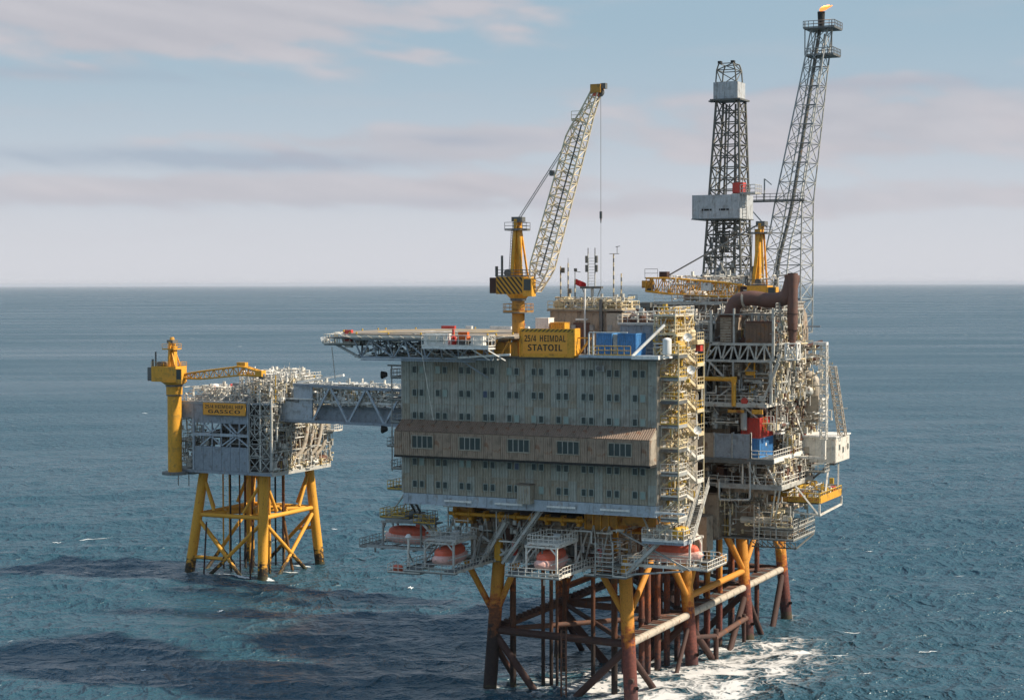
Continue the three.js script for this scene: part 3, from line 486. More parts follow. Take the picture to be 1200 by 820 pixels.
// ---------------------------------------------------------------- the living quarters
{
  const U0 = -30.5, U1 = 5.7, V0 = -6.3, V1 = 8.6, HB = 26.4, HT = 44.6;
  thing('accommodation_block', 'tall grey corrugated living quarters with rows of small paired windows', 'building', [-12.4, 26, 1]);
  bx('core_wall', M.cladB, U0 + 0.1, U1 - 0.1, HB, HT - 0.05, V0 + 0.08, V1);
  const wf = (U1 - U0) / 30, ws = (V1 - V0) / 12, floors = [[26.4, 28.95], [29.0, 32.0], [32.05, 34.95], [35.0, 38.25], [38.3, 41.3], [41.35, 44.55]], r = rng(19);
  const vf = floors.map(([a, b]) => [0, 1, 2].map(() => corrugated(wf - 0.07, b - a, 3, 0.08)));
  const vs = floors.map(([a, b]) => [0, 1].map(() => corrugated(ws - 0.06, b - a, 3, 0.08)));
  floors.forEach(([a], f) => {
    for (let i = 0; i < 30; i++) inst('wall_panel', vf[f][Math.floor(r() * 3)], f < 2 ? [M.cladB, M.cladA, M.cladB][Math.floor(r() * 3)] : [M.cladA, M.cladA, M.cladC, M.cladA, M.cladA, M.cladB][Math.floor(r() * 6)], [U0 + (i + 0.5) * wf, a, V0 + 0.02]);
    for (let i = 0; i < 12; i++) inst('wall_panel', vs[f][i % 2], M.cladBeige, [U1, a, V0 + (i + 0.5) * ws], Math.PI / 2);  // end wall: sun warmth put into the colour of the front cladding
  });
  for (const u of [U0 + 0.05, U1 - 0.02]) bx('corner_trim', u < 0 ? M.cladC : M.cladBeige, u - 0.09, u + 0.09, HB, HT - 0.08, V0 - 0.09, V0 + 0.09);  // trim on the sunward corner takes the same painted sunlit beige
  for (const [a, b] of [[41.3, 41.36], [38.24, 38.31], [28.94, 29.01]]) bx('floor_trim', M.cladB, U0, U1, a - 0.03, b + 0.03, V0 - 0.03, V0 + 0.04);
  bx('roof', M.deckPaint, U0 - 0.3, U1 + 0.3, HT, HT + 0.2, V0 - 0.35, V1 + 0.3);
  bx('roof_edge', M.greyDark, U0 - 0.3, U1 + 0.3, HT - 0.16, HT - 0.002, V0 - 0.35, V0 - 0.12);
  bx('skirt', M.fascia, U0 + 0.2, U1 + 0.05, 25.1, 26.35, V0 - 0.12, V0 + 0.2); bx('skirt', M.fascia, U1 - 0.2, U1 + 0.1, 25.1, 26.35, V0 + 0.22, V1);
  bx('skirt_flange', M.fascia, U0 + 0.2, U1 + 0.05, 24.95, 25.1, V0 - 0.3, V0 + 0.3);
  for (let i = 0; i < 13; i++) bx('skirt_rib', M.fascia, -29.6 + i * 2.9, -29.5 + i * 2.9, 25.12, 26.3, V0 - 0.26, V0 - 0.12);
  bx('underside', M.greyDark, U0 + 0.3, U1 - 0.3, 25.3, 26.4, V0 + 0.3, V1);
  for (let i = 0; i < 5; i++) bx('cable_tray', M.whiteClean, -24 + i * 7.4, -20 + i * 7.4, 25.5, 25.75, V0 - 0.42, V0 - 0.28);
  // paired windows: frame with a pane set into it
  const fw = 0.74, fh = 0.98, bar = 0.08, frame = mergeGeometries([[-fw / 2, -fw / 2 + bar, 0, fh], [fw / 2 - bar, fw / 2, 0, fh], [-fw / 2 + bar, fw / 2 - bar, 0, bar], [-fw / 2 + bar, fw / 2 - bar, fh - bar, fh]].map(([a, b, c, d]) => { const g = q(new THREE.BoxGeometry(b - a, d - c, 0.14)); return g.translate((a + b) / 2, (c + d) / 2, 0.07); }));
  const pane = q(new THREE.BoxGeometry(fw - 2 * bar, fh - 2 * bar, 0.03)).translate(0, fh / 2, 0.085);
  [42.3, 39.25, 36.25, 30.1, 27.15].forEach((h, row) => {
    for (let i = 0; i < 10; i++) for (const s of [-1, 1]) { const u = -27.95 + i * 3.48 + s * 0.52; if (row === 4 && i === 5 && s < 0) continue; const w = inst('window', frame, M.winFrame, [u, h, V0 - 0.075]); const k = r(); inst('pane', pane, k < 0.22 ? M.blind : k < 0.24 ? M.curtain : M.glass, [0, 0, 0], 0, w).position.set(0, 0, 0); }
  });
  // the projecting gallery with the wide windows
  const GV = -8.5;
  part('gallery_core', [gbox(U0 + 0.1, U1 - 0.1, 31.6, 34.75, GV + 0.08, V0 - 0.1)], M.awnWall); bx('gallery_sill', M.black, U0, U1, 31.3, 31.58, GV - 0.02, V0 - 0.06);
  const gp = [0, 1, 2].map(() => corrugated(wf - 0.04, 3.1, 4, 0.07)); for (let i = 0; i < 30; i++) inst('gallery_panel', gp[i % 3], M.awnWall, [U0 + (i + 0.5) * wf, 31.6, GV]);
  inst('gallery_panel', corrugated(2.1, 3.15, 5), M.cladBeige, [U1 - 0.05, 31.6, (GV + V0) / 2], Math.PI / 2);  // gallery end is paler than its front: sunlit tone put into the colour
  const slope = [0, 1, 2].map(() => { const g = corrugated(wf - 0.02, 2.62, 4, 0.06); g.rotateX(-1.02); return g; });
  for (let i = 0; i < 30; i++) inst('awning_sheet', slope[i % 3], M.awnRoof, [U0 + (i + 0.5) * wf, 34.75, GV - 0.08]);
  part('awning_cheek', (() => { const s = new THREE.Shape([[0, 0], [2.25, 0], [2.25, 1.3]].map(([a, b]) => new THREE.Vector2(a, b))), g = q(new THREE.ExtrudeGeometry(s, { depth: 0.08, bevelEnabled: false })); g.rotateY(Math.PI / 2); g.translate(U1 - 0.08, 34.72, -GV); return g; })(), M.cladBeige);  // cheek coloured in the gallery end's painted sunlit tone
  for (const u of [-26.2, -19.2, -12.25, -5.35, 1.7]) {
    const F = part('wide_window', [gbox(u - 1.62, u + 1.62, 32.55, 32.68, GV - 0.2, GV - 0.02), gbox(u - 1.62, u + 1.62, 34.2, 34.33, GV - 0.2, GV - 0.02), gbox(u - 1.62, u - 1.5, 32.68, 34.2, GV - 0.2, GV - 0.02), gbox(u + 1.5, u + 1.62, 32.68, 34.2, GV - 0.2, GV - 0.02)], M.cladB);
    for (let i = 0; i < 4; i++) bx('pane', M.glass, u - 1.5 + i * 0.75 + 0.05, u - 1.5 + (i + 1) * 0.75 - 0.05, 32.68, 34.2, GV - 0.12, GV - 0.06, F);
    for (let i = 1; i < 4; i++) bx('mullion', M.cladC, u - 1.5 + i * 0.75 - 0.05, u - 1.5 + i * 0.75 + 0.05, 32.68, 34.2, GV - 0.17, GV - 0.03, F);
  }
  // the small clad hood low on the front
  const hd = bx('hood', M.cladB, -12.9, -11.1, 25.9, 28.3, V0 - 1.4, V0 - 0.1); bx('hood_roof', M.brownDark, -13.0, -11.0, 28.3, 28.45, V0 - 1.5, V0 - 0.1, hd); for (let i = 0; i < 5; i++) bx('hood_rib', M.cladC, -12.8 + i * 0.4, -12.7 + i * 0.4, 25.95, 28.25, V0 - 1.46, V0 - 1.4, hd);
  // lamps and a hatch box on the front
  bx('camera_box', M.grey, -2.4, -1.2, 43.0, 43.8, V0 - 0.5, V0 - 0.07); part('horn', gcyl([-1.8, 43.4, V0 - 0.9], [-1.8, 43.4, V0 - 0.5], 0.3, 0.12, 12), M.greyDark);
  rail(M.white, [[U0 + 1, HT + 0.2, V0 - 0.1], [-13, HT + 0.2, V0 - 0.1]], T); rail(M.white, [[-5, HT + 0.2, V0 + 3.2], [U1 - 4, HT + 0.2, V0 + 3.2], [U1, HT + 0.2, V0 + 3.2], [U1, HT + 0.2, V1]], T);
}
// ---------------------------------------------------------------- stair towers either side of the living quarters
{
  thing('stair_tower', 'cream zigzag fire stairs climbing the sunny end wall of the living quarters', 'stairs', [7.2, 22, 1]);
  const hs = [24.8, 27.5, 30.5, 33.5, 36.5, 39.5, 42.4, 45.2], A = [-5.6, -2.6], Bv = [0.9, 3.4], r = rng(4);
  hs.forEach((h, i) => {
    const rm = i >= 3 ? (i % 2 ? M.cream : M.yellowRail) : M.white, sm = i >= 3 ? M.cream : M.white;
    const la = bx('landing', M.greyDark, 5.95, 8.3, h - 0.22, h, A[0], A[1]); part('edge_beam', [gbox(5.95, 8.36, h - 0.42, h - 0.2, A[0] - 0.06, A[0] + 0.02), gbox(8.3, 8.38, h - 0.42, h + 0.02, A[0], A[1])], i % 2 ? M.greyDark : M.grey, la);
    part('handrail', railG([[5.95, h, A[0]], [8.3, h, A[0]], [8.3, h, A[1]]], 1.1, 0.045, 1.0), rm, la);
    const lb = bx('landing', M.greyDark, 6.1, 8.4, h + 1.28, h + 1.5, Bv[0], Bv[1]); part('edge_beam', [gbox(8.4, 8.48, h + 1.1, h + 1.55, Bv[0], Bv[1]), gbox(6.1, 8.46, h + 1.1, h + 1.55, Bv[0] - 0.06, Bv[0] + 0.02)], sm, lb);
    part('handrail', railG([[7.4, h + 1.5, Bv[0]], [8.4, h + 1.5, Bv[0]], [8.4, h + 1.5, Bv[1]]], 1.1, 0.045, 1.0), rm, lb);
    flight([6.6, h, A[1]], [6.6, h + 1.5, Bv[0]], 0.8, [1, 0], sm, sm);
    if (i + 1 < hs.length) flight([7.8, h + 1.5, Bv[0]], [7.8, hs[i + 1], A[1]], 0.8, [1, 0], sm, sm);
    bm('knee_brace', M.cream, [5.75, h - 1.9, A[0] + 0.3], [8.1, h - 0.3, A[0] + 0.3], 0.12); bm('knee_brace', M.cream, [5.75, h - 1.9, A[1] - 0.2], [8.1, h - 0.3, A[1] - 0.2], 0.12);
    if (i) bm('knee_brace', M.white, [6, h - 0.6, Bv[1] - 0.4], [8.3, h + 1.2, Bv[1] - 0.4], 0.14);
    if (i < 7) bx('door', M.grey, 5.76, 5.82, h + 0.02, h + 2.05, A[0] + 1.2, A[0] + 2.1);
    if (i > 2 && r() < 0.8) bx('panel_box', M.cream, 5.76, 6.1, h + 0.6, h + 1.7, A[1] + 0.4, A[1] + 1.5);
  });
  for (const [u, v] of [[8.3, A[0]], [8.4, Bv[1]]]) bm('post', M.cream, [u, 24.5, v], [u, 46.6, v], 0.14);
  pipework(200, 78, [5.85, 8.3, 26, 46, -5.4, 3.4], [M.cream, M.white, M.yellowRail]); clutter(16, 77, [5.9, 6.4, 27, 46, -2.4, 3], [M.cream, M.white, M.yellowRail, M.galv]);
  // long bottom flight down towards the lifeboats
  flight([9.0, 21.9, -3.6], [9.0, 28.3, 2.2], 1.1, [1, 0], M.galv, M.white); flight([7.4, 21.9, -3.6], [7.4, 27.4, 1.6], 1.1, [1, 0], M.galv, M.white);
}
{
  thing('escape_ladderway', 'grey caged landings hung on the seaward shaded edge of the living quarters', 'stairs', [-31.8, 24, -2]);
  for (const [i, h] of [23, 26.6, 29.4, 32.4, 35.6, 38.6, 41.6].entries()) {
    const w = i % 2 ? 2.6 : 2.0, l = bx('landing', M.grating, -30.7 - w, -30.7, h - 0.15, h, -5.4, 0.5);
    part('handrail', railG([[-30.7, h, -5.4], [-30.7 - w, h, -5.4], [-30.7 - w, h, 0.5]], 1.1, 0.04, 0.9), i < 2 ? M.yellowRail : M.grey, l);
    if (i) flight([-31.4, h - (i === 1 ? 3.6 : 3), -0.4], [-31.4, h, -3.8], 0.8, [1, 0], M.greyDark, M.grey);
  }
  for (const v of [-5.3, 0.4]) bm('post', M.grey, [-32.6, 29, v], [-32.6, 43.2, v], 0.14);
  bm('top_arm', M.greyDark, [-30.7, 43.2, -5.3], [-33.2, 43.2, -5.3], 0.2);
  for (const [h, k] of [[41.9, 0], [34.6, 1]]) { const f = part('floodlight', gcyl([-33.9, h, -5.7], [-33.2, h + 0.1, -5.5], 0.55, 0.3, 14), M.black); part('lens', gcyl([-33.97, h, -5.72], [-33.9, h, -5.7], 0.5, 0.5, 14), M.glass, f); }
}
// ---------------------------------------------------------------- helideck
{
  thing('helideck', 'wide flat helicopter deck on a grey truss overhanging the living quarters', 'helideck', [-31, 44, 5]);
  const H = 47.5, N = -9.4, F = 20, poly = [[-36.4, N], [-15.4, N], [-15.4, 12], [-22, F], [-37, F], [-43.6, 11], [-43.6, 0.5]];
  part('deck', gpoly(poly, H - 0.25, H), M.deckPaint);
  part('painted_ring', (() => { const s = new THREE.Shape(); s.absarc(0, 0, 8.4, 0, Math.PI * 2); const h2 = new THREE.Path(); h2.absarc(0, 0, 7.2, 0, Math.PI * 2, true); s.holes.push(h2); const g = q(new THREE.ShapeGeometry(s, 40)); g.rotateX(-Math.PI / 2); g.translate(-31, H + 0.006, -5); return g; })(), M.yellowRail);
  part('painted_letter', [gbox(-33, -32.3, H + 0.004, H + 0.008, 3, 7), gbox(-29.7, -29, H + 0.004, H + 0.008, 3, 7), gbox(-32.3, -29.7, H + 0.004, H + 0.008, 4.7, 5.3)], M.whiteClean);
  poly.forEach((p, i) => { const b = poly[(i + 1) % poly.length]; part('edge_beam', gbeam([p[0], H - 0.45, p[1]], [b[0], H - 0.45, b[1]], 0.25, 0.42), M.grey); });
  // safety net leaning out on short arms
  const cen = [-31, 5];
  poly.forEach((p, i) => {
    const b = poly[(i + 1) % poly.length], n = Math.max(2, Math.round(Math.hypot(b[0] - p[0], b[1] - p[1]) / 1.6)), ex = b[1] - p[1], ey = -(b[0] - p[0]), l = Math.hypot(ex, ey), ox = ex / l, oy = ey / l, G = [];
    for (let k = 0; k <= n; k++) { const c = [lerp(p[0], b[0], k / n), lerp(p[1], b[1], k / n)]; G.push(gbeam([c[0], H - 0.5, c[1]], [c[0] + ox * 1.4, H - 0.15, c[1] + oy * 1.4], 0.1)); }
    for (let k = 1; k <= 4; k++) G.push(gbeam([p[0] + ox * 0.35 * k, H - 0.5 + 0.0875 * k, p[1] + oy * 0.35 * k], [b[0] + ox * 0.35 * k, H - 0.5 + 0.0875 * k, b[1] + oy * 0.35 * k], 0.07));
    part('safety_net', G, M.white);
    for (let k = 0; k < n; k += 3) { const c = [lerp(p[0], b[0], (k + 0.5) / n), lerp(p[1], b[1], (k + 0.5) / n)]; cy('edge_lamp', M.yellowRail, [c[0], H, c[1]], [c[0], H + 0.25, c[1]], 0.12); }
  });
  // trusses below, near one and far one, with cross bars
  const b0 = 44.4, t0 = 46.8;
  for (const [v, u0, u1, k] of [[N + 0.3, -36.2, -15.6, 8], [4, -43, -15.6, 8], [16, -39, -18, 7]]) trussPlane([u0 + (v < 0 ? 1.2 : 5), b0, v], [u1, b0, v], [u0, t0, v], [u1, t0, v], k, M.greyBlue, 0.28, 0.18);
  for (let i = 0; i < 8; i++) { const u = -36.2 + i * 2.9; bm('cross_beam', M.greyDark, [u, t0, N + 0.3], [u, t0, 18], 0.3); bm('cross_beam', M.grey, [u + 0.8, b0, N + 0.3], [u + 0.8, b0, 16], 0.22); bm('brace', M.grey, [u, b0, N + 0.6], [u, t0, 4], 0.16); bm('brace', M.greyDark, [u + 1.5, t0, -4], [u + 1.5, b0, 4], 0.16); bm('brace', M.greyDark, [u + 1.5, b0, 4], [u + 1.5, t0, 12], 0.16); }
  bm('chord', M.greyBlue, [-35, 44.1, N + 0.1], [-18, 44.1, N + 0.1], 0.16); bm('raker', M.greyBlue, [-21, 44.7, N + 0.2], [-17.6, 41.9, -6.5], 0.18); bm('raker', M.greyBlue, [-39, 46.6, -2], [-35, 44.4, N + 0.3], 0.24); bm('raker', M.greyBlue, [-42.6, 46.4, 4], [-36, 44.4, 4], 0.26);
  pipework(220, 31, [-36, -16, 44.6, 46.8, N + 0.6, -2], [M.greyBlue, M.galv, M.greyDark]); bx('underside_tray', M.greyDark, -41, -17, 46.85, 47.0, N + 1, 18);
  // yellow end support by the sign
  for (const [a, b] of [[[-16.4, 44.8, N + 0.4], [-15, 46.9, N + 0.4]], [[-15.6, 44.8, N + 0.4], [-17, 46.9, N + 0.4]], [[-13.6, 44.8, N + 1.2], [-13.6, 47.3, N + 1.2]], [[-15, 44.8, N + 1.2], [-13.4, 47.2, N + 1.2]]]) bm('brace', M.yellowRust, a, b, 0.18);
  bx('landing', M.deckPaint, -15.4, -12.6, 47.1, 47.35, N + 0.4, -2); bx('support_wall', M.yellowRust, -19, -13, 44.8, 46.6, -7, -6.6);
  // hanging fire gallery
  const g0 = -11.6, ga = bx('gallery', M.whiteClean, -24.6, -15.0, 45.75, 45.95, g0, N - 0.2); bx('gallery_kick', M.whiteClean, -24.6, -15.0, 45.95, 46.3, g0, g0 + 0.05, ga);
  part('handrail', railG([[-24.6, 46.1, N - 0.3], [-24.6, 46.1, g0], [-15, 46.1, g0], [-15, 46.1, N - 0.3]], 1.4, 0.05, 1.1), M.white, ga);
  bx('locker', M.whiteClean, -24.4, -20.9, 46.0, 47.7, g0 + 0.2, g0 + 1.2, ga); bx('locker_door', M.white, -24.0, -21.4, 46.7, 47.3, g0 + 0.14, g0 + 0.19, ga); bx('cabinet', M.whiteClean, -17.6, -15.9, 46.0, 47.5, g0 + 0.3, g0 + 1.2, ga); bx('cabinet', M.greyDark, -19.6, -18.4, 46.0, 47.2, g0 + 0.6, g0 + 1.3, ga);
  for (let i = 0; i < 5; i++) bm('gallery_hanger', i > 2 ? M.whiteClean : M.grey, [-24 + i * 2.2, 45.7, g0 + 0.2], [-22.6 + i * 2.2, 44.3, N + 0.2], 0.14);
  bm('gallery_beam', M.whiteClean, [-20.2, 44.6, N - 0.4], [-12.8, 45.1, N - 0.4], 0.26);
  // far edge kerb with foam nozzles
  for (const [u, v, w, m] of [[-38, F - 0.4, 2.2, M.red], [-34, F - 0.4, 1, M.whiteClean], [-30, F - 0.4, 3.4, M.whiteClean], [-25, F - 0.4, 1.2, M.whiteClean]]) bx('edge_unit', m, u, u + w, H, H + 0.42, v - 0.5, v);
  const fm = bx('fire_monitor', M.red, -39.6, -38.6, 46.4, 47.9, -5.8, -5.2); bx('monitor_base', M.whiteClean, -39.6, -38.6, 45.5, 46.38, -5.8, -5.2, fm);
  bx('corner_platform', M.grating, -42.6, -37, 45.8, 46.0, -6.2, -3.2); part('handrail', railG([[-37, 46, -6.2], [-42.6, 46, -6.2], [-42.6, 46, -3.2]], 1.3, 0.05, 0.8), M.white); clutter(7, 5, [-42.4, -37.4, 46, 47.4, -6, -3.6], [M.white, M.galv, M.whiteClean]);
  cy('light_horn', M.whiteClean, [-43.4, 46.4, -5.4], [-42.6, 46.7, -5.2], 0.5, 0.3, 12); bm('raker', M.grey, [-41.4, 45.9, -5], [-35.4, 44.4, N + 0.3], 0.26);
  cy('hose', M.whiteClean, [-41.4, 45.6, -6.2], [-40.9, 41.2, -6.2], 0.09, 0.09, 6); cy('hose', M.white, [-24.7, 45.8, g0], [-24.2, 36.4, -9.2], 0.05, 0.05, 6);
}

// ---------------------------------------------------------------- name boards
function board(name, label, tex, u0, u1, h0, h1, v, frameMat, hazard) {
  thing(name, label, 'sign', [(u0 + u1) / 2, h0, v]);
  bx('backing', frameMat, u0, u1, h0, h1, v, v + 0.25);
  const k = hazard ? 0.35 : 0.12, g = new THREE.PlaneGeometry(u1 - u0 - 2 * k - (hazard ? 0.5 : 0), h1 - h0 - (hazard ? 0.75 : 0.2)); g.translate((u0 + u1) / 2 - (hazard ? 0.25 : 0), (h0 + h1) / 2 - (hazard ? 0.1 : 0), -(v - 0.012));
  part('lettering', q(g), new THREE.MeshStandardMaterial({ map: tex, roughness: 0.6 }));
  return T;
}
board('name_board', 'orange board lettered 25/4 HEIMDAL STATOIL on the roof edge', signTex('25/4  HEIMDAL', 'STATOIL', '#eda43c', '#231d17', 205), -12.6, -5.2, 44.9, 48.35, -7.2, M.yellow, true);
{ const g = new THREE.PlaneGeometry(7.3, 0.34); g.translate(-8.9, 48.12, 7.215); part('hazard_edge', q(g), M.hazardEdge); }
part('frame', [gbox(-12.7, -5.1, 44.72, 44.9, -7.4, -5.4), gbox(-12.75, -12.6, 44.9, 48.4, -7.3, -6.7), gbox(-5.2, -4.95, 44.9, 48.4, -7.35, -5.6)], M.yellow); part('stay', [gbeam([-5, 44.9, -6.4], [-3.4, 47, -6.4], 0.16), gbeam([-5, 47.2, -6.4], [-3.3, 47.2, -6.4], 0.16), gbeam([-3.4, 44.9, -6.4], [-3.4, 47.3, -6.4], 0.14), gbeam([-5, 45.2, -5.6], [-3.4, 47.2, -5.6], 0.12)], M.yellow);

// ---------------------------------------------------------------- pedestal cranes
// built round the pedestal foot; the boom swings in the u-h plane
function crane(o) {
  thing('pedestal_crane', o.label, 'crane', [o.u, o.h, o.v], 'yellow pedestal cranes');
  const { u, v } = o, X = (x, y, z = 0) => [u + x, y, v + z], hh = o.house, m = o.mat ?? M.yellow, s = o.s ?? 1;
  cy('pedestal', o.pedMat ?? m, X(0, o.h), X(0, hh - 0.9 * s), o.pr, o.pr, 18); cy('slew_ring', M.greyDark, X(0, hh - 0.9 * s), X(0, hh - 0.55 * s), o.pr * 1.25, o.pr * 1.25, 18);
  cy('turntable', m, X(0, hh - 0.55 * s), X(0, hh), o.pr * 1.3, o.pr * 1.9, 16);
  if (o.ring) { const pl = part('service_platform', gcyl(X(0, o.ring), X(0, o.ring + 0.12), o.pr + 1.2, o.pr + 1.2, 12), M.grating); const pts = []; for (let i = 0; i <= 12; i++) { const a = i / 12 * 6.283; pts.push(X(Math.cos(a) * (o.pr + 1.15), o.ring + 0.12, Math.sin(a) * (o.pr + 1.15))); } part('handrail', railG(pts, 1.1, 0.04, 1.2), o.pedMat ?? M.greyDark, pl); }
  // machinery house
  const [x0, x1, z0, z1, ht] = o.body, B = part('machinery_house', gbox(u + x0, u + x1, hh, hh + ht, v + z0, v + z1), m);
  if (o.hazard) { const g = new THREE.PlaneGeometry((x1 - x0) - 0.1, ht - 0.05); g.translate(u + (x0 + x1) / 2, hh + ht / 2, -(v + z0 - 0.01)); part('hazard_stripes', q(g), M.hazard, B); }
  bx('counterweight', o.cwMat ?? M.rustDark, u + x0 - 1.1 * s, u + x0, hh + 0.1, hh + ht - 0.1, v + z0 + 0.3, v + z1 - 0.3);
  bx('cab', m, u + x1, u + x1 + 1.3 * s, hh - 0.3, hh + ht * 0.9, v + z0, v + z0 + 1.3 * s); bx('cab_window', M.glass, u + x1 + 0.15 * s, u + x1 + 1.15 * s, hh + 0.5 * s, hh + ht * 0.85, v + z0 - 0.02, v + z0 - 0.006);
  rail(o.railMat ?? M.greyDark, [X(x0, hh + ht, z0), X(x1, hh + ht, z0), X(x1, hh + ht, z1), X(x0, hh + ht, z1)], T, 0.9, 0.035);
  // mast: two raking posts joined at the head
  const mt = o.mast, top = X(o.mx ?? 0, mt);
  for (const z of [-0.55 * s, 0.55 * s]) { bm('mast_post', m, X(-0.5 * s, hh + ht * 0.7, z * 1.6), [top[0], mt, top[2] + z], 0.42 * s, 0.55 * s); bm('mast_leg', m, X(1.1 * s, hh + ht * 0.7, z * 1.6), [top[0] + 0.2, mt - 1.5 * s, top[2] + z], 0.22 * s); }
  bx('mast_web', m, u - 0.32 * s, u + 0.36 * s, hh + ht, mt - 0.8, v - 0.5 * s, v + 0.5 * s);
  bx('mast_head', M.greyDark, top[0] - 0.6 * s, top[0] + 0.7 * s, mt - 0.3, mt + 0.3 * s, top[2] - 0.8 * s, top[2] + 0.8 * s);
  part('mast_platform', [gbox(top[0] - 1.4 * s, top[0] + 1.2 * s, mt - 1.5, mt - 1.42, top[2] - 1.2 * s, top[2] + 1.2 * s), ...railG([[top[0] - 1.4 * s, mt - 1.42, top[2] - 1.2 * s], [top[0] + 1.2 * s, mt - 1.42, top[2] - 1.2 * s], [top[0] + 1.2 * s, mt - 1.42, top[2] + 1.2 * s], [top[0] - 1.4 * s, mt - 1.42, top[2] + 1.2 * s]], 1.0, 0.035)], o.railMat ?? M.greyDark);
  part('ladder', [gcyl(X(-1.3 * s, hh + ht, -0.2), X(-0.9 * s, mt - 1.4, -0.2), 0.04, 0.04, 5), gcyl(X(-1.3 * s, hh + ht, 0.25), X(-0.9 * s, mt - 1.4, 0.25), 0.04, 0.04, 5), ...[...Array(18).keys()].map((i) => gcyl(X(lerp(-1.3, -0.9, i / 17) * s, lerp(hh + ht, mt - 1.4, i / 17), -0.2), X(lerp(-1.3, -0.9, i / 17) * s, lerp(hh + ht, mt - 1.4, i / 17), 0.25), 0.03, 0.03, 4))], o.railMat ?? M.greyDark);
  cy('exhaust_pipe', M.greyDark, X(x0 + 0.6 * s, hh + ht, z0 + 0.6), X(x0 + 0.6 * s, hh + ht + 2.8 * s, z0 + 0.6), 0.16 * s); cy('winch', M.greyDark, X(x0 + 1.4 * s, hh + ht + 0.5, z0 + 0.5), X(x0 + 1.4 * s, hh + ht + 0.5, z1 - 0.5), 0.5 * s, 0.5 * s, 14); cy('exhaust_pipe', M.greyDark, X(x0 - 0.4 * s, hh + ht, z0 + 1), X(x0 - 0.4 * s, hh + ht + 1.4 * s, z0 + 1), 0.2 * s);
  // boom: four chords laced together, along a centre line
  const L = o.boom, n = o.bays, bmm = o.boomMat ?? m, levels = []; const cum = [0]; for (let i = 1; i < L.length; i++) cum.push(cum[i - 1] + Math.hypot(L[i][0] - L[i - 1][0], L[i][1] - L[i - 1][1])); const tot = cum[cum.length - 1];
  for (let k = 0; k <= n; k++) {
    const d = k / n * tot; let i = 1; while (i < L.length - 1 && d > cum[i]) i++; const t = (d - cum[i - 1]) / (cum[i] - cum[i - 1]), x = lerp(L[i - 1][0], L[i][0], t), y = lerp(L[i - 1][1], L[i][1], t), dep = lerp(L[i - 1][2], L[i][2], t), wd = lerp(L[i - 1][3], L[i][3], t);
    const tx = (L[i][0] - L[i - 1][0]), ty = (L[i][1] - L[i - 1][1]), tl = Math.hypot(tx, ty), nx = -ty / tl, ny = tx / tl;
    levels.push([[x + nx * dep / 2, y + ny * dep / 2, v - wd / 2], [x - nx * dep / 2, y - ny * dep / 2, v - wd / 2], [x - nx * dep / 2, y - ny * dep / 2, v + wd / 2], [x + nx * dep / 2, y + ny * dep / 2, v + wd / 2]]);
  }
  lattice(levels, { chord: o.chord ?? 0.11, brace: o.lace ?? 0.055, mat: bmm, style: 'z', names: ['boom_chord', 'boom_lacing', 'boom_strut'], seg: 5 });
  const e = L[L.length - 1]; bx('boom_head', o.headMat ?? M.yellowRust, e[0] - 0.7 * s, e[0] + 0.7 * s, e[1] - 0.5 * s, e[1] + 0.6 * s, v - 0.7 * s, v + 0.7 * s); cy('sheave', M.greyDark, [e[0] + 0.3, e[1] - 0.4 * s, v - 0.3], [e[0] + 0.3, e[1] - 0.4 * s, v + 0.3], 0.6 * s, 0.6 * s, 14);
  return { top, e };
}
{
  const c = crane({ label: 'yellow crane with raised lattice boom and black striped cab on the quarters roof', u: -16.6, h: 44.8, v: 0.6, pr: 0.85, house: 52.7, ring: 50.2, body: [-2.4, 1.5, -1.8, 1.8, 2.3], hazard: true, mast: 62.6, boom: [[-14.2, 53.2, 1.2, 1.4], [-13.1, 56.2, 2.7, 2.0], [-8.0, 73.2, 2.4, 1.8], [-6.6, 76.2, 1.4, 1.4], [-5.2, 79.2, 0.9, 1.1]], bays: 24, chord: 0.12, lace: 0.07, boomMat: M.boomCream, pedMat: M.yellowRust });
  for (const z of [-0.4, 0.4]) { cy('luffing_rope', M.cable, [-16.4, 62.8, 0.6 + z], [-8.6, 73.6, 0.6 + z], 0.03, 0.03, 5); cy('luffing_rope', M.cable, [-16.6, 62.5, 0.6 + z * 0.5], [-9.0, 73.1, 0.6 + z * 0.5], 0.03, 0.03, 5); }
  bx('rope_block', M.greyDark, -11.9, -11.4, 68.2, 68.9, 0.3, 0.9);
  cy('hoist_rope', M.cable, [-4.7, 78.8, 0.6], [-4.7, 63.4, 0.6], 0.035, 0.035, 5); part('hook_block', [gbox(-4.85, -4.55, 62.5, 63.4, 0.5, 0.7), gcyl([-4.7, 61.9, 0.6], [-4.7, 62.5, 0.6], 0.06, 0.12, 8)], M.greyDark); cy('hoist_rope', M.cable, [-4.7, 61.9, 0.6], [-4.7, 52, 0.6], 0.025, 0.025, 5);
  bx('boom_walkway', M.cream, -8.6, -7.2, 75.2, 75.35, 0.0, 1.2); rail(M.cream, [[-8.6, 75.35, 0], [-7.4, 75.35, 0]], T); part('boom_light', gbox(-4.6, -3.9, 79.2, 79.9, 0.2, 0.9), M.greyDark); bx('boom_tip_block', M.orange, -5.6, -4.8, 78.3, 79.0, 0.1, 1.1);
  part('boom_rail', [gcyl([-13.0, 55.2, -0.4], [-7.0, 74.6, -0.4], 0.1, 0.1, 6)], M.greyDark);
}

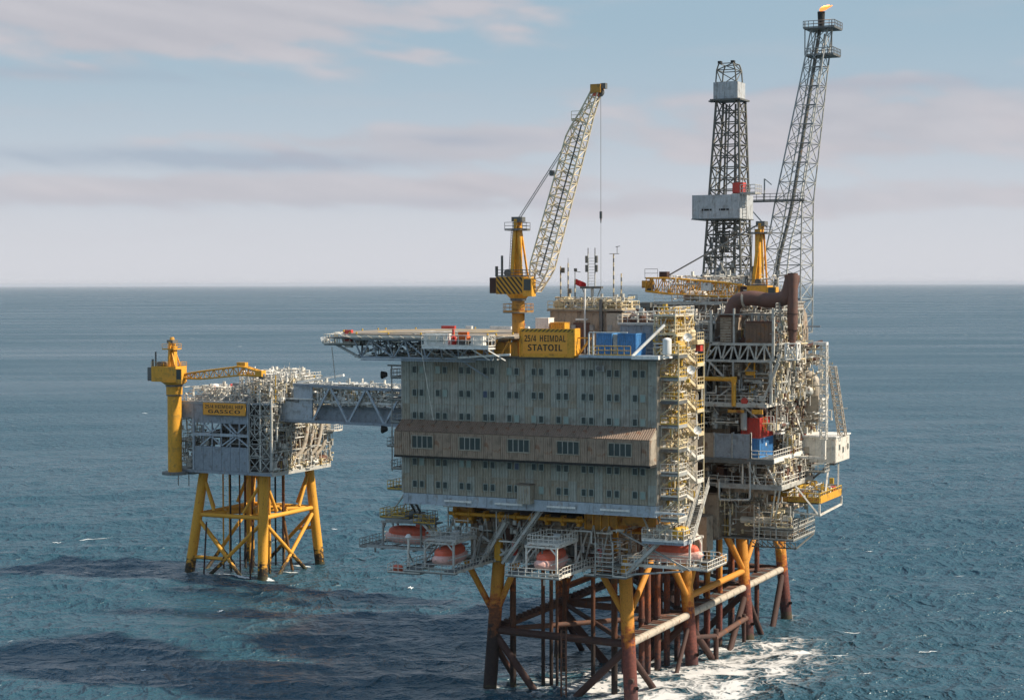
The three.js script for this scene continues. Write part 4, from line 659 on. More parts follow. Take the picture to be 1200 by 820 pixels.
// ---------------------------------------------------------------- things on the quarters roof
{
  const RZ = 44.82;
  thing('roof_cabin', 'brown steel cabin with a rust red door under the aerials', 'cabin', [-8, RZ, 5]);
  bx('walls', M.brown, -13.4, -5.2, RZ, 50.4, 3.8, 10); bx('annex', M.cladBeige, -5.18, -3.0, RZ, 50.2, 3.6, 9); bx('roof', M.deckPaint, -13.7, -2.8, 50.42, 50.62, 3.4, 10.3);
  bx('door', M.exhaust, -10.0, -7.6, RZ + 0.1, 48.9, 3.7, 3.79); for (let i = 0; i < 4; i++) bx('vent_box', M.grey, -12.8 + i * 2.6, -12.2 + i * 2.6, 47.9, 48.6, 3.5, 3.79); bx('lamp_box', M.whiteClean, -9.6, -7.9, 49.2, 49.45, 3.55, 3.79); bx('cable_riser', M.greyDark, -6.1, -5.7, RZ, 52, 3.3, 3.7); for (let i = 0; i < 9; i++) bx('wall_rib', M.brown, -13.3 + i * 0.98, -13.2 + i * 0.98, RZ, 50.4, 3.74, 3.8);
  rail(M.cream, [[-13.6, 50.62, 3.5], [-3, 50.62, 3.5], [-3, 50.62, 9.8]], T, 1.1, 0.05, 0.8); pipework(160, 42, [-13.4, -3, 50.6, 52.2, 3.6, 9], [M.cream, M.white, M.galv]); clutter(26, 41, [-13.2, -3.4, 50.62, 52.0, 4, 9], [M.cream, M.white, M.galv, M.yellowRail, M.brown]);
  // striped aerial masts, each stands on the cabin roof
  const mast = (u, v, h, label, extra) => { thing('aerial_mast', label, 'mast', [u, 50.62, v], 'aerial masts on the roof cabin'); const n = Math.round((h - 50.62) / 0.55); for (let i = 0; i < n; i++) { const a = lerp(50.62, h, i / n), b = lerp(50.62, h, (i + 1) / n); part('mast_band', gcyl([u, a, v], [u, b, v], 0.1, 0.1, 8), i % 2 ? M.greyDark : M.cream); } extra?.(u, v, h); };
  mast(-12.4, 5, 56.4, 'banded aerial mast with a small box aerial near the crane', (u, v, h) => bx('box_aerial', M.greyDark, u + 0.15, u + 0.55, h - 0.9, h - 0.2, v - 0.2, v + 0.2));
  mast(-11.3, 5, 56.8, 'plain banded aerial mast with a whip top', (u, v, h) => { cy('whip', M.greyDark, [u, h, v], [u, h + 0.7, v], 0.04, 0.03, 5); bx('box_aerial', M.greyDark, u + 0.1, u + 0.45, 52.8, 53.4, v - 0.2, v + 0.2); });
  mast(-10.3, 5, 54.6, 'short banded mast that flies the red flag', (u, v, h) => { cy('whip', M.greyDark, [u, h, v], [u, h + 1.2, v], 0.05, 0.05, 6); part('vane', [gbeam([u, h + 1.1, v], [u + 0.8, h + 1.0, v], 0.08), gbox(u - 0.15, u + 0.3, h + 1.1, h + 1.5, v - 0.03, v + 0.03)], M.greyDark); });
  mast(-4.9, 5.4, 58.0, 'tall banded weather mast with a crossbar and wind vane', (u, v, h) => { bm('crossbar', M.greyDark, [u - 0.6, h, v], [u + 0.8, h, v], 0.07); cy('anemometer', M.greyDark, [u + 0.5, h, v], [u + 0.5, h + 0.9, v], 0.04); bm('vane', M.greyDark, [u + 0.3, h + 0.9, v], [u + 0.9, h + 1.0, v], 0.08); });
  mast(-3.8, 5.4, 55.4, 'slim banded mast at the end of the cabin roof');
  { // flag
    const g = new THREE.PlaneGeometry(1.55, 0.8, 10, 5), p = g.attributes.position; for (let i = 0; i < p.count; i++) { const x = p.getX(i) + 0.775; p.setY(i, p.getY(i) - x * 0.42); p.setZ(i, 0.12 * Math.sin(x * 4.5)); } g.translate(0.775 - 10.2, 54.35, -5); g.computeVertexNormals();
    const f = q(g); const o = solo('flag', f, new THREE.MeshStandardMaterial({ color: '#b3282a', roughness: 0.85, side: THREE.DoubleSide }), 'small red flag blowing from a banded mast', 'flag');
  }
  thing('lattice_aerial', 'galvanised aerial frame with two ladders of panel aerials on a cross platform', 'aerial', [-7.8, 50.62, 5]);
  cy('pole', M.galv, [-7.8, 50.62, 5], [-7.8, 53.4, 5], 0.2); bx('cross_platform', M.greyDark, -9.4, -6.4, 53.4, 53.7, 4.6, 5.4); for (const u of [-8.4, -7.4]) { cy('pole', M.galv, [u, 53.7, 5], [u, 58, 5], 0.08); cy('whip', M.greyDark, [u, 58, 5], [u, 58.8, 5], 0.06); } for (let i = 0; i < 10; i++) bm('rung', M.galv, [-8.4, 54 + i * 0.38, 5], [-7.4, 54 + i * 0.38, 5], 0.05);
  for (const u of [-8.62, -7.18]) for (const h of [55.6, 56.8]) bx('panel_aerial', M.greyDark, u - 0.12, u + 0.12, h, h + 0.95, 4.8, 5.2); for (const s of [-1, 1]) bm('stay', M.greyDark, [-7.9 + s * 1.4, 53.6, 5], [-7.9 + s * 0.3, 51, 5], 0.09); cy('mast_pole', M.whiteClean, [-8.1, 44.9, 3.2], [-8.1, 53.4, 3.2], 0.13);
  solo('radome', (() => { const g = q(new THREE.SphereGeometry(0.42, 16, 12)); g.translate(-9.6, 51.9, -4.6); return mergeGeometries([g, gcyl([-9.6, 50.62, 4.6], [-9.6, 51.6, 4.6], 0.18, 0.28, 12)]); })(), M.whiteClean, 'small white radome ball on the cabin roof beside the flag mast', 'radome');

  // crates by the sign
  const crate = (name, m, u0, u1, h0, h1, v0, v1, label) => { thing(name, label, 'crate', [(u0 + u1) / 2, h0, (v0 + v1) / 2]); bx('box', m, u0, u1, h0, h1, v0, v1); const n = Math.max(3, Math.round((u1 - u0) / 0.3)); for (let i = 0; i <= n; i++) { const u = lerp(u0, u1, i / n); bx('rib', m, u - 0.03, u + 0.03, h0, h1, v0 - 0.05, v0); } bx('lid', m, u0 - 0.04, u1 + 0.04, h1, h1 + 0.06, v0 - 0.06, v1 + 0.04); };
  crate('white_crate', M.whiteClean, -12.2, -10.4, 45.0, 50.2 - 0.6, -3.4, -1.6, 'white locker standing behind the big orange name board'); crate('yellow_crate', M.yellow, -10.2, -8.2, 45.0, 49.0, -3.2, -1.6, 'yellow ribbed crate standing behind the big orange name board');

  // container office on the cantilevered roof platform
  thing('roof_platform', 'white edged balcony carrying blue containers above the grey front wall', 'platform', [2, 44.8, -6]);
  bx('slab', M.fascia, -3.9, 6.6, 44.86, 45.1, -8.4, -2.8); bx('edge', M.whiteClean, 3.2, 6.75, 44.7, 45.15, -8.55, -8.4); bx('edge', M.fascia, -3.9, 3.2, 44.8, 45.15, -8.55, -8.4); bx('edge', M.whiteClean, 6.6, 6.75, 44.7, 45.15, -8.4, -2.8); rail(M.yellowRail, [[-2.2, 45.1, -8.3], [3.0, 45.1, -8.3]], T, 1.2, 0.05, 0.9); bm('raker', M.whiteClean, [3.2, 45.1, -8.2], [6.2, 48.9, -5.0], 0.3); bm('post', M.whiteClean, [-2.6, 45.1, -8.3], [-2.6, 47.9, -8.3], 0.16); bm('post', M.whiteClean, [-2.0, 45.1, -8.3], [-2.0, 48.1, -8.3], 0.16); bm('beam', M.whiteClean, [-2.6, 48.0, -8.3], [2.6, 48.0, -8.3], 0.12);
  const box2 = (name, label, u0, u1, h0, h1, v0, v1, m, mSide, ribs = 9) => {
    thing(name, label, 'container', [(u0 + u1) / 2, h0, (v0 + v1) / 2], 'steel containers'); bx('body', m, u0, u1, h0 + 0.1, h1 - 0.08, v0, v1);
    for (let i = 0; i < ribs; i++) { const u = lerp(u0 + 0.15, u1 - 0.3, i / (ribs - 1)); bx('front_rib', m, u, u + 0.14, h0 + 0.22, h1 - 0.2, v0 - 0.05, v0); }
    bx('side_wall', mSide, u1, u1 + 0.05, h0 + 0.15, h1 - 0.12, v0 + 0.1, v1 - 0.1); const n = Math.round((v1 - v0) / 0.45); for (let i = 0; i < n; i++) { const v = lerp(v0 + 0.2, v1 - 0.25, i / (n - 1 || 1)); bx('side_rib', mSide, u1 + 0.05, u1 + 0.1, h0 + 0.2, h1 - 0.18, v, v + 0.16); }
    for (const [u, v] of [[u0, v0], [u1, v0], [u0, v1], [u1, v1]]) bm('corner_post', m, [u, h0, v], [u, h1, v], 0.18); for (const h of [h0 + 0.09, h1 - 0.06]) { bm('rail', m, [u0 + 0.09, h, v0 - 0.02], [u1 - 0.09, h, v0 - 0.02], 0.16); bm('rail', mSide, [u1 + 0.02, h, v0 + 0.09], [u1 + 0.02, h, v1 - 0.09], 0.16); }
  };
  box2('blue_container', 'blue container beside a grey panel on the roof balcony, nearer the sign', -1.85, 0.1, 45.12, 47.85, -7.4, -4.8, M.blue, M.blue, 6); box2('blue_container', 'wide blue container with pale sunlit end on the roof balcony', 1.0, 3.3, 45.12, 47.85, -7.4, -4.2, M.blue, M.blue, 7);
  solo('grey_locker', [gbox(0.22, 0.88, 45.12, 47.7, -7.3, -4.9), gbox(0.3, 0.8, 45.3, 47.5, -7.34, -7.3)], M.grey, 'narrow grey locker wedged between the two blue containers', 'locker');
  thing('grey_tank_house', 'pale grey plated plant room on the quarters roof behind the blue containers', 'plant room', [2, RZ, 4]); bx('walls', M.greyBlue, -1.4, 5.0, RZ, 48.7, -1.0, 7.5); bx('roof', M.grey, -1.6, 5.2, 48.7, 48.9, -1.2, 7.7); bx('duct', M.rust, -2.2, 1.4, 49.0, 49.7, 2, 3.4); bx('duct_flange', M.exhaust, 1.4, 1.7, 48.92, 49.9, 1.8, 3.6); rail(M.white, [[-1.6, 48.9, -1.2], [5.2, 48.9, -1.2], [5.2, 48.9, 7.6]], T); pipework(120, 92, [-1, 5, 48.9, 50.4, -0.8, 7], [M.galv, M.white, M.rust]); clutter(14, 91, [-1, 5, 48.92, 50.2, -0.6, 7], [M.galv, M.rust, M.white, M.exhaust, M.grey]);
  for (let i = 0; i < 7; i++) bx('wall_rib', M.greyBlue, -1.3 + i * 1.02, -1.2 + i * 1.02, RZ, 48.7, -1.06, -1.0);
  thing('access_frame', 'cream steel access frame at the sunny corner of the quarters roof', 'frame', [7, 45, 2]);
  for (const v of [-4.4, -1, 2]) for (const u of [4.7, 7.4]) bm('post', M.cream, [u, 45, v], [u, 50, v], 0.18); bx('deck', M.cream, 4.6, 7.5, 49.9, 50.05, -4.6, 2.2); bx('deck', M.cream, 4.6, 7.5, 47.6, 47.75, -4.6, 2.2); rail(M.white, [[4.6, 50.05, -4.6], [7.5, 50.05, -4.6], [7.5, 50.05, 2.2]], T, 1.1, 0.05, 0.7); rail(M.cream, [[4.6, 47.75, -4.6], [7.5, 47.75, -4.6], [7.5, 47.75, 2.2]], T, 1.1, 0.05, 0.7); bm('brace', M.cream, [4.7, 45, -4.4], [7.4, 47.6, -4.4], 0.14); bm('brace', M.cream, [7.4, 45, -4.4], [7.4, 47.6, -1], 0.14); bm('brace', M.cream, [7.4, 47.7, -1], [7.4, 49.9, 2], 0.14); flight([6.6, 45.2, -4], [6.6, 47.7, -0.6], 0.7, [1, 0], M.cream, M.cream); pipework(160, 94, [4.6, 7.6, 45, 51, -4.6, 2.2], [M.cream, M.white, M.yellowRail]); clutter(26, 93, [4.8, 7.3, 45.2, 49.8, -4.4, 2], [M.cream, M.white, M.yellowRail, M.blueLight, M.galv]); bx('red_box', M.red, 7.6, 8.3, 45.4, 46.6, 2.4, 3.4); cy('vent_drum', M.rust, [3.6, 50.2, 1], [4.8, 50.2, 1], 0.6, 0.6, 14);
  const dish = (u, h, v, r, label) => { thing('satellite_dish', label, 'dish', [u, h - r - 0.6, v], 'white satellite dishes'); const pts = [...Array(8).keys()].map((i) => new THREE.Vector2(r * i / 7 + 0.001, 0.32 * r * (i / 7) ** 2)), g = q(new THREE.LatheGeometry(pts, 20)); g.rotateX(Math.PI / 2 - 0.25); g.rotateY(0.55); const P0 = P(u, h, v); g.translate(P0.x, P0.y, P0.z); const m = M.whiteClean.clone(); m.side = THREE.DoubleSide; part('reflector', g, m); cy('stand', M.white, [u, h - r - 0.6, v + 0.2], [u, h, v + 0.15], 0.1); cy('feed', M.grey, [u, h, v], [u + 0.3, h + 0.05, v - 0.5], 0.05, 0.05, 6); };
  dish(8.5, 47.3, -2.9, 0.55, 'white satellite dish on the roof corner beside the blue container'); dish(8.7, 43.2, -2.2, 0.55, 'white satellite dish fixed to the upper stair landing'); dish(9.0, 35.5, -0.6, 0.52, 'white satellite dish beside the stairs at the grey windbreak wall'); solo('white_tank', [gvessel([7.4, 45.1, -7.2], [7.4, 47.4, -7.2], 0.55, 16), gbox(6.9, 7.9, 44.86, 45.1, -7.7, -6.7)], M.whiteClean, 'upright white tank at the corner of the roof balcony', 'tank');
}

// ---------------------------------------------------------------- process modules behind the living quarters
function column(u, h0, h1, v, m, w = 0.4) { bm('column', m, [u, h0, v], [u, h1, v], w); }
{ // lower module between the girder deck and the container deck
  thing('lower_process_module', 'brown clad lower process module under the red container', 'module', [0, 24.9, 40]);
  bx('deck', M.grating, -20, 13.4, 26.0, 26.3, 21, 37); bx('deck', M.grating, -20, 9.0, 26.0, 26.3, 37, 66); bx('deck_edge', M.galv, 13.4, 13.5, 25.8, 26.4, 21, 37); bx('deck_edge', M.grey, 4, 13.4, 25.8, 26.35, 20.9, 21);
  for (let i = 0; i < 5; i++) { const v = 23.5 + i * 2.7; bx('wall_panel', i % 3 ? M.brown : M.cladBeige, 11.4, 11.6, 26.3, 29.8, v, v + 2.6); bx('wall_lamp', M.whiteClean, 11.6, 11.9, 28.5, 28.7, v + 1, v + 1.7); }
  for (let i = 0; i < 4; i++) bx('wall_panel', i % 2 ? M.brown : M.brownDark, 6.8 + i * 1.15, 7.9 + i * 1.15, 26.3, 29.7, 23.4, 23.5);
  bx('wall', M.brownDark, -14, 6.7, 26.3, 29.7, 25, 25.3); bx('wall', M.brown, 3.9, 11.3, 24.9, 26.0, 24, 37); bx('wall', M.brown, 8.4, 8.6, 26.3, 29.7, 37.4, 62);
  rail(M.white, [[13.4, 26.3, 21], [13.4, 26.3, 37]], T, 1.15, 0.05, 1.2); rail(M.galv, [[3, 26.3, 21.1], [13.4, 26.3, 21.1]], T, 1.15, 0.05, 1.2);
  for (const [a, b] of [[[8.2, 29.7, 21.2], [10.4, 26.3, 21.2]], [[10.9, 29.7, 21.2], [12.7, 26.3, 21.2]], [[13.2, 26.2, 21.1], [10.6, 19.2, 26]], [[12.6, 26.2, 21.1], [10, 19.2, 26]], [[9.4, 29.7, 21.2], [9.4, 26.3, 21.2]], [[7.8, 29.7, 21.2], [7.8, 26.3, 21.2]]]) bm('strut', M.white, a, b, 0.2);
  clutter(26, 301, [-6, 8, 26.3, 29.4, 21.6, 24.8], [M.greyDark, M.rust, M.grey, M.brown, M.galv]); clutter(22, 302, [11.9, 13, 26.3, 29, 24, 36], [M.galv, M.white, M.rust, M.cream]);
  pipework(150, 311, [11.7, 13.3, 26.3, 29.6, 21.4, 36.6], [M.galv, M.white, M.cream, M.rust]); pipework(60, 312, [-3, 13, 26.3, 29.6, 21.1, 23.2], [M.galv, M.grey, M.brown]); pipework(60, 313, [4, 13, 22, 26, 22, 30], [M.galv, M.white, M.brown]);
  part('drain_pipe', gtube([[4.6, 27, 20.6], [4.6, 24.2, 20.6], [9.0, 24.4, 20.6], [9.0, 29.6, 20.6]], 0.16, 8, 30, 0.03), M.galv);
}
{ // container deck and the grey windbreak
  thing('container_deck', 'steel deck with pale handrails that carries the red and blue containers', 'deck', [4, 29.7, 40]);
  bx('plate', M.grating, -4, 12.4, 29.72, 29.98, 20.6, 38); bx('plate', M.grating, -4, 9.4, 29.72, 29.98, 38, 62); bx('edge', M.greyDark, -1, 12.4, 29.3, 29.72, 20.5, 20.6); bx('edge', M.whiteClean, 12.4, 12.5, 29.5, 30.05, 20.6, 38); rail(M.white, [[9.2, 29.98, 20.7], [12.35, 29.98, 20.7], [12.35, 29.98, 38]], T, 1.15, 0.055, 1.1);
  for (let i = 0; i < 8; i++) bm('joist', M.greyDark, [-1 + i * 1.8, 29.5, 20.7], [-1 + i * 1.8, 29.5, 40], 0.3);
  thing('windbreak', 'flat grey steel windbreak panels along the front of the container deck', 'wall', [5, 30, 20.9]);
  for (let i = 0; i < 3; i++) { const u0 = 1.2 + i * 2.62; bx('panel', i ? M.greyBlue : M.brown, u0, u0 + 2.58, 30.0, 33.35, 20.85, 20.95); bx('post', M.grey, u0 + 2.5, u0 + 2.7, 30.0, 33.5, 20.7, 20.85); } bx('post', M.galv, 9.0, 9.18, 30, 33.6, 20.7, 20.95); bx('panel', M.brown, -1.4, 1.16, 30, 33.2, 21.2, 21.3);
  const cont = (label, h0, h1, m, ms) => {
    thing('stacked_container', label, 'container', [8.6, h0, 25], 'steel containers'); const u0 = 7.4, u1 = 9.9, v0 = 22, v1 = 28; bx('body', m, u0, u1, h0 + 0.1, h1 - 0.08, v0, v1);
    for (let i = 0; i < 12; i++) { const v = lerp(v0 + 0.3, v1 - 0.5, i / 11); bx('side_rib', ms, u1, u1 + 0.06, h0 + 0.25, h1 - 0.2, v, v + 0.26); } for (let i = 0; i < 6; i++) { const u = lerp(u0 + 0.2, u1 - 0.4, i / 5); bx('front_rib', m, u, u + 0.2, h0 + 0.25, h1 - 0.2, v0 - 0.05, v0); }
    for (const [u, v] of [[u0, v0], [u1, v0], [u0, v1], [u1, v1]]) bm('corner_post', ms, [u, h0, v], [u, h1, v], 0.2); for (const h of [h0 + 0.09, h1 - 0.06]) { bm('rail', m, [u0 + 0.1, h, v0 - 0.03], [u1 - 0.1, h, v0 - 0.03], 0.16); bm('rail', ms, [u1 + 0.03, h, v0 + 0.1], [u1 + 0.03, h, v1 - 0.1], 0.16); } bx('plate', M.whiteClean, u1 + 0.07, u1 + 0.09, h1 - 1.2, h1 - 0.8, v0 + 2.6, v0 + 3.1);
  };
  cont('blue and white container, lower of the pair behind the windbreak', 30.0, 32.7, M.blue, M.blue); cont('bright red container stacked on the blue one behind the windbreak', 32.72, 35.5, M.red, M.red);
}
{ // middle process module
  thing('middle_process_module', 'crowded middle process module of pipes, vessels and brown clad rooms', 'module', [0, 30, 40]);
  const hs = [29.98, 33.7, 37.5];
  for (const v of [24.5, 31, 38, 44]) { for (const u of [9.4, 2.5]) column(u, 29.98, 43.4, v, M.grey, 0.42); }
  for (const h of [33.7, 37.5]) { bx('deck', M.grating, -16, h > 35 ? 11.2 : 9.6, h - 0.2, h, h > 35 ? 20.6 : 28.5, 44); }
  bx('deck_edge', M.galv, 1.5, 11.25, 37.05, 37.55, 20.5, 20.6); bx('deck_edge', M.white, 11.2, 11.3, 37.05, 37.55, 20.6, 44);
  rail(M.white, [[2.0, 37.5, 20.7], [11.1, 37.5, 20.7], [11.1, 37.5, 44]], T, 1.15, 0.05, 1.1); rail(M.white, [[9.6, 33.7, 28.6], [9.6, 33.7, 44]], T, 1.1, 0.05, 1.1);
  bx('room', M.brown, 0.6, 5.0, 30.0, 36.2, 24, 27); bx('room_roof', M.cladBeige, 0.4, 5.2, 36.2, 36.4, 23.8, 27.2); rail(M.galv, [[0.5, 36.4, 23.9], [5.1, 36.4, 23.9]], T); for (let i = 0; i < 3; i++) bx('room_lamp', M.whiteClean, 0.9 + i * 1.5, 1.8 + i * 1.5, 35.7, 35.9, 23.7, 24);
  bx('wall', M.brownDark, -14, 7.2, 30, 43.3, 31, 31.3); bx('wall', M.brown, 7.4, 7.6, 30, 37.2, 31.4, 44); bx('wall', M.brownDark, -14, 1.4, 30, 44, 22, 22.3);
  for (const [v0, v1] of [[24.5, 31], [31, 38]]) for (const [h0, h1] of [[30, 33.5], [33.7, 37.3]]) { bm('brace', M.white, [9.5, h0, v0], [9.5, h1, v1], 0.24); bm('brace', M.white, [9.5, h1, v0], [9.5, h0, v1], 0.24); }
  bm('brace', M.white, [7.7, 37.2, 21], [6.4, 35.0, 24], 0.24); bm('brace', M.white, [7.9, 37.2, 21], [9.8, 34.6, 24], 0.24); bm('post', M.white, [7.8, 37.2, 21], [7.8, 34.2, 22.6], 0.24);
  clutter(34, 401, [2.6, 8.8, 33.8, 37.2, 21.2, 27], [M.greyDark, M.grey, M.brown, M.galv, M.yellowRust]); clutter(44, 402, [8.0, 9.3, 30, 37, 29, 43], [M.galv, M.white, M.rust, M.cream, M.grey, M.brown]); clutter(24, 403, [9.8, 12.2, 30, 32.6, 29, 37], [M.galv, M.white, M.red, M.cream, M.rust]);
  clutter(80, 405, [9.7, 11.6, 30.1, 37, 29, 43], [M.white, M.whiteClean, M.galv, M.cream, M.rust, M.brown], T, 0.5); clutter(50, 406, [10.2, 12, 33.8, 37.3, 21.2, 29], [M.white, M.galv, M.grey, M.cream, M.rust], T, 0.5);
  pipework(380, 411, [10.2, 12.3, 30, 37.4, 28.6, 44], [M.galv, M.white, M.cream, M.rust]); pipework(50, 412, [2.2, 7.0, 34.5, 37.2, 20.9, 24], [M.galv, M.grey, M.white]); pipework(40, 413, [-1, 7.4, 30, 35.5, 21.4, 23.8], [M.galv, M.grey, M.white]);
  part('big_duct', [gbox(-1.6, 1.4, 38, 44, 22.4, 24)], M.black); for (let i = 0; i < 4; i++) cy('black_riser', M.black, [1.0 + i * 0.42, 34, 21.0 + i * 0.5], [1.0 + i * 0.42, 45.2, 21.0 + i * 0.5], 0.3);
}
{ // upper module with the open front truss
  thing('upper_process_module', 'upper process module behind a grey triangulated front truss', 'module', [4, 37.5, 36]);
  // big front truss
  const v = 20.9; trussPlane([2.4, 43.4, v], [12.1, 43.4, v], [3.2, 45.7, v], [12.1, 45.7, v], 8, M.galv, 0.34, 0.2);
  column(2.4, 37.5, 43.4, v, M.grey, 0.34); column(11.9, 37.5, 43.4, v, M.galv, 0.36); bm('brace', M.galv, [3.0, 43.3, v], [6.4, 39.9, v], 0.26); bm('brace', M.grey, [2.4, 39.6, v], [3.2, 43.3, v], 0.2); bm('brace', M.galv, [3.2, 37.6, v], [6.0, 39.6, v], 0.2); bm('brace', M.galv, [11.7, 40, v], [13.2, 44.4, v], 0.3); bm('brace', M.galv, [10.6, 37.6, v], [13, 43.2, v], 0.26); bm('brace', M.galv, [8.2, 38.4, v], [10.4, 37.2, v], 0.2); column(6.5, 39, 43.3, v, M.grey, 0.22);
  column(12.2, 43.4, 50.6, v, M.galv, 0.32); column(3.3, 45.7, 50.4, v, M.galv, 0.34); column(6.6, 45.7, 50.6, v, M.galv, 0.24);
  bx('deck', M.grating, -16, 12.3, 43.2, 43.5, 21.2, 43); bx('deck', M.grating, -10, 12.3, 45.5, 45.75, 21.2, 40);
  // right-hand lattice bay
  for (const vv of [24, 29, 34]) { column(12.3, 37.5, 50.2, vv, M.galv, 0.3); } for (const h of [40.4, 43.4, 45.7, 48, 50.2]) bm('beam', M.galv, [12.3, h, 21], [12.3, h, 34], 0.24); for (let i = 0; i < 2; i++) for (const [a, b] of [[37.6, 43.2], [45.8, 50]]) { bm('brace', M.galv, [12.3, a, 24 + 5 * i], [12.3, b, 29 + 5 * i], 0.18); bm('brace', M.galv, [12.3, b, 24 + 5 * i], [12.3, a, 29 + 5 * i], 0.18); }
  for (const h of [50.2]) { bx('walkway', M.grating, 3, 12.6, h - 0.5, h - 0.36, 20.8, 22); rail(M.galv, [[12.6, h + 0.14, 20.8], [12.6, h + 0.14, 34]], T, 1.0, 0.05, 0.9); bx('walkway', M.grating, 11.4, 12.6, h, h + 0.14, 24, 34); }
  bx('wall', M.brownDark, -2, 2.2, 44, 50, 24, 24.3); bx('wall', M.brown, 2.4, 11.2, 37.6, 43, 26.4, 26.6); bx('wall', M.brown, 9.2, 9.4, 37.6, 43, 27, 42);
  // yellow crane beam and pipe
  cy('yellow_pipe', M.yellow, [1.6, 40.9, 20.4], [6.7, 40.9, 20.4], 0.3, 0.3, 14); cy('yellow_pipe', M.yellow, [6.75, 41.2, 20.4], [6.75, 37.2, 20.4], 0.32, 0.32, 14); bx('yellow_pipe', M.yellow, 6.4, 7.1, 40.5, 41.25, 20.1, 20.75); bx('yellow_beam', M.yellowRust, 5.9, 8.2, 36.3, 36.7, 20.3, 20.6); bx('yellow_beam', M.yellow, 9.4, 10.9, 36.2, 36.8, 20.2, 20.5);
  bx('yellow_frame', M.yellow, 7.9, 9.2, 41.4, 41.9, 22, 22.6); bm('yellow_frame', M.yellow, [7.8, 41.9, 22], [8.6, 43.2, 22], 0.18); bm('yellow_frame', M.yellow, [9.2, 41, 22], [9.2, 43.2, 22], 0.18); part('drum', gvessel([7.2, 41.6, 24], [8.4, 41.6, 24], 0.9, 16), M.galv);
  clutter(40, 501, [3, 11.4, 37.6, 43, 21.4, 26], [M.brown, M.grey, M.galv, M.cladBeige, M.rust, M.white]); clutter(30, 502, [9.6, 12, 37.6, 43, 27, 38], [M.galv, M.white, M.grey, M.cladBeige]); clutter(20, 503, [3.4, 12, 45.8, 48.5, 25.5, 30], [M.greyDark, M.galv, M.brown, M.rust]); clutter(26, 504, [-1, 3, 44, 50, 20.8, 23.8], [M.galv, M.grey, M.white, M.greyDark]);
  const bits = [M.white, M.whiteClean, M.galv, M.cream, M.cladBeige, M.rust, M.grey];
  clutter(70, 505, [11.3, 12.3, 37.7, 43.1, 21.2, 36], bits, T, 0.5); clutter(60, 506, [10.8, 12.2, 45.9, 50, 27.6, 34], bits, T, 0.5); clutter(30, 507, [3.4, 12, 50.4, 51.4, 24.6, 29], [M.galv, M.grey, M.white, M.rust], T, 0.5);
  pipework(260, 511, [11.5, 12.8, 37.6, 50.2, 21, 36], [M.galv, M.white, M.cream, M.cladBeige]); pipework(90, 512, [2.6, 11.8, 37.7, 43.2, 21, 24], [M.galv, M.grey, M.brown, M.white]); pipework(60, 513, [-0.5, 3.2, 43.6, 50, 20.9, 22.4], [M.galv, M.grey, M.white]); pipework(40, 514, [3, 12, 49.8, 51, 24, 30], [M.galv, M.white]);
  cy('lifebuoy', M.red, [8.2, 37.9, 20.6], [8.2, 37.9, 20.66], 0.5, 0.5, 16);
}
{ // drill floor block under the cranes
  thing('drill_module', 'brown drilling module wall under the stowed yellow crane boom', 'module', [-4, 45, 34]);
  bx('walls', M.brownDark, -10.5, 5.6, 43.6, 51.0, 30.2, 58); bx('roof', M.deckPaint, -10.8, 8.8, 51.0, 51.25, 30, 44); bx('roof', M.deckPaint, -10.8, 5.8, 51.0, 51.25, 44, 58.2); pipework(160, 606, [5.7, 8.4, 43.8, 51, 31, 44], [M.galv, M.grey, M.white, M.brown]); for (const v of [31, 37, 43]) bm('column', M.galv, [8.6, 43.6, v], [8.6, 51, v], 0.3);
  for (let i = 0; i < 13; i++) bx('wall_rib', M.brown, -10.3 + i * 1.2, -10.1 + i * 1.2, 43.6, 51, 30.08, 30.2);
  trussPlane([-5, 45.6, 28.6], [2.2, 45.6, 28.6], [-5, 51.2, 28.6], [2.2, 51.2, 28.6], 3, M.galv, 0.34, 0.24); bm('beam', M.galv, [-10, 51.2, 28.6], [2.2, 51.2, 28.6], 0.4); bx('boom_rest', M.greyDark, -11.4, -8.2, 50.6, 51.3, 27.2, 30); for (const u of [-11, -9]) bm('post', M.greyBlue, [u, 44, 28.4], [u, 50.6, 28.4], 0.4); rail(M.greyDark, [[-11.6, 51.3, 27.2], [-10.2, 51.3, 27.2]], T); 
  rail(M.galv, [[-8, 51.3, 28.4], [8.6, 51.3, 28.4]], T); pipework(170, 603, [-8, 8.6, 51.3, 55.2, 30, 44], [M.galv, M.white, M.grey]); pipework(80, 604, [-5, 8.6, 45.6, 51, 28.4, 30], [M.galv, M.grey, M.white]); clutter(34, 601, [-6, 6, 51.3, 53.6, 31, 46], [M.greyDark, M.galv, M.white, M.brown, M.rust]); clutter(14, 602, [2.6, 8.4, 46, 50, 26.5, 29.8], [M.galv, M.grey, M.greyDark]);
}
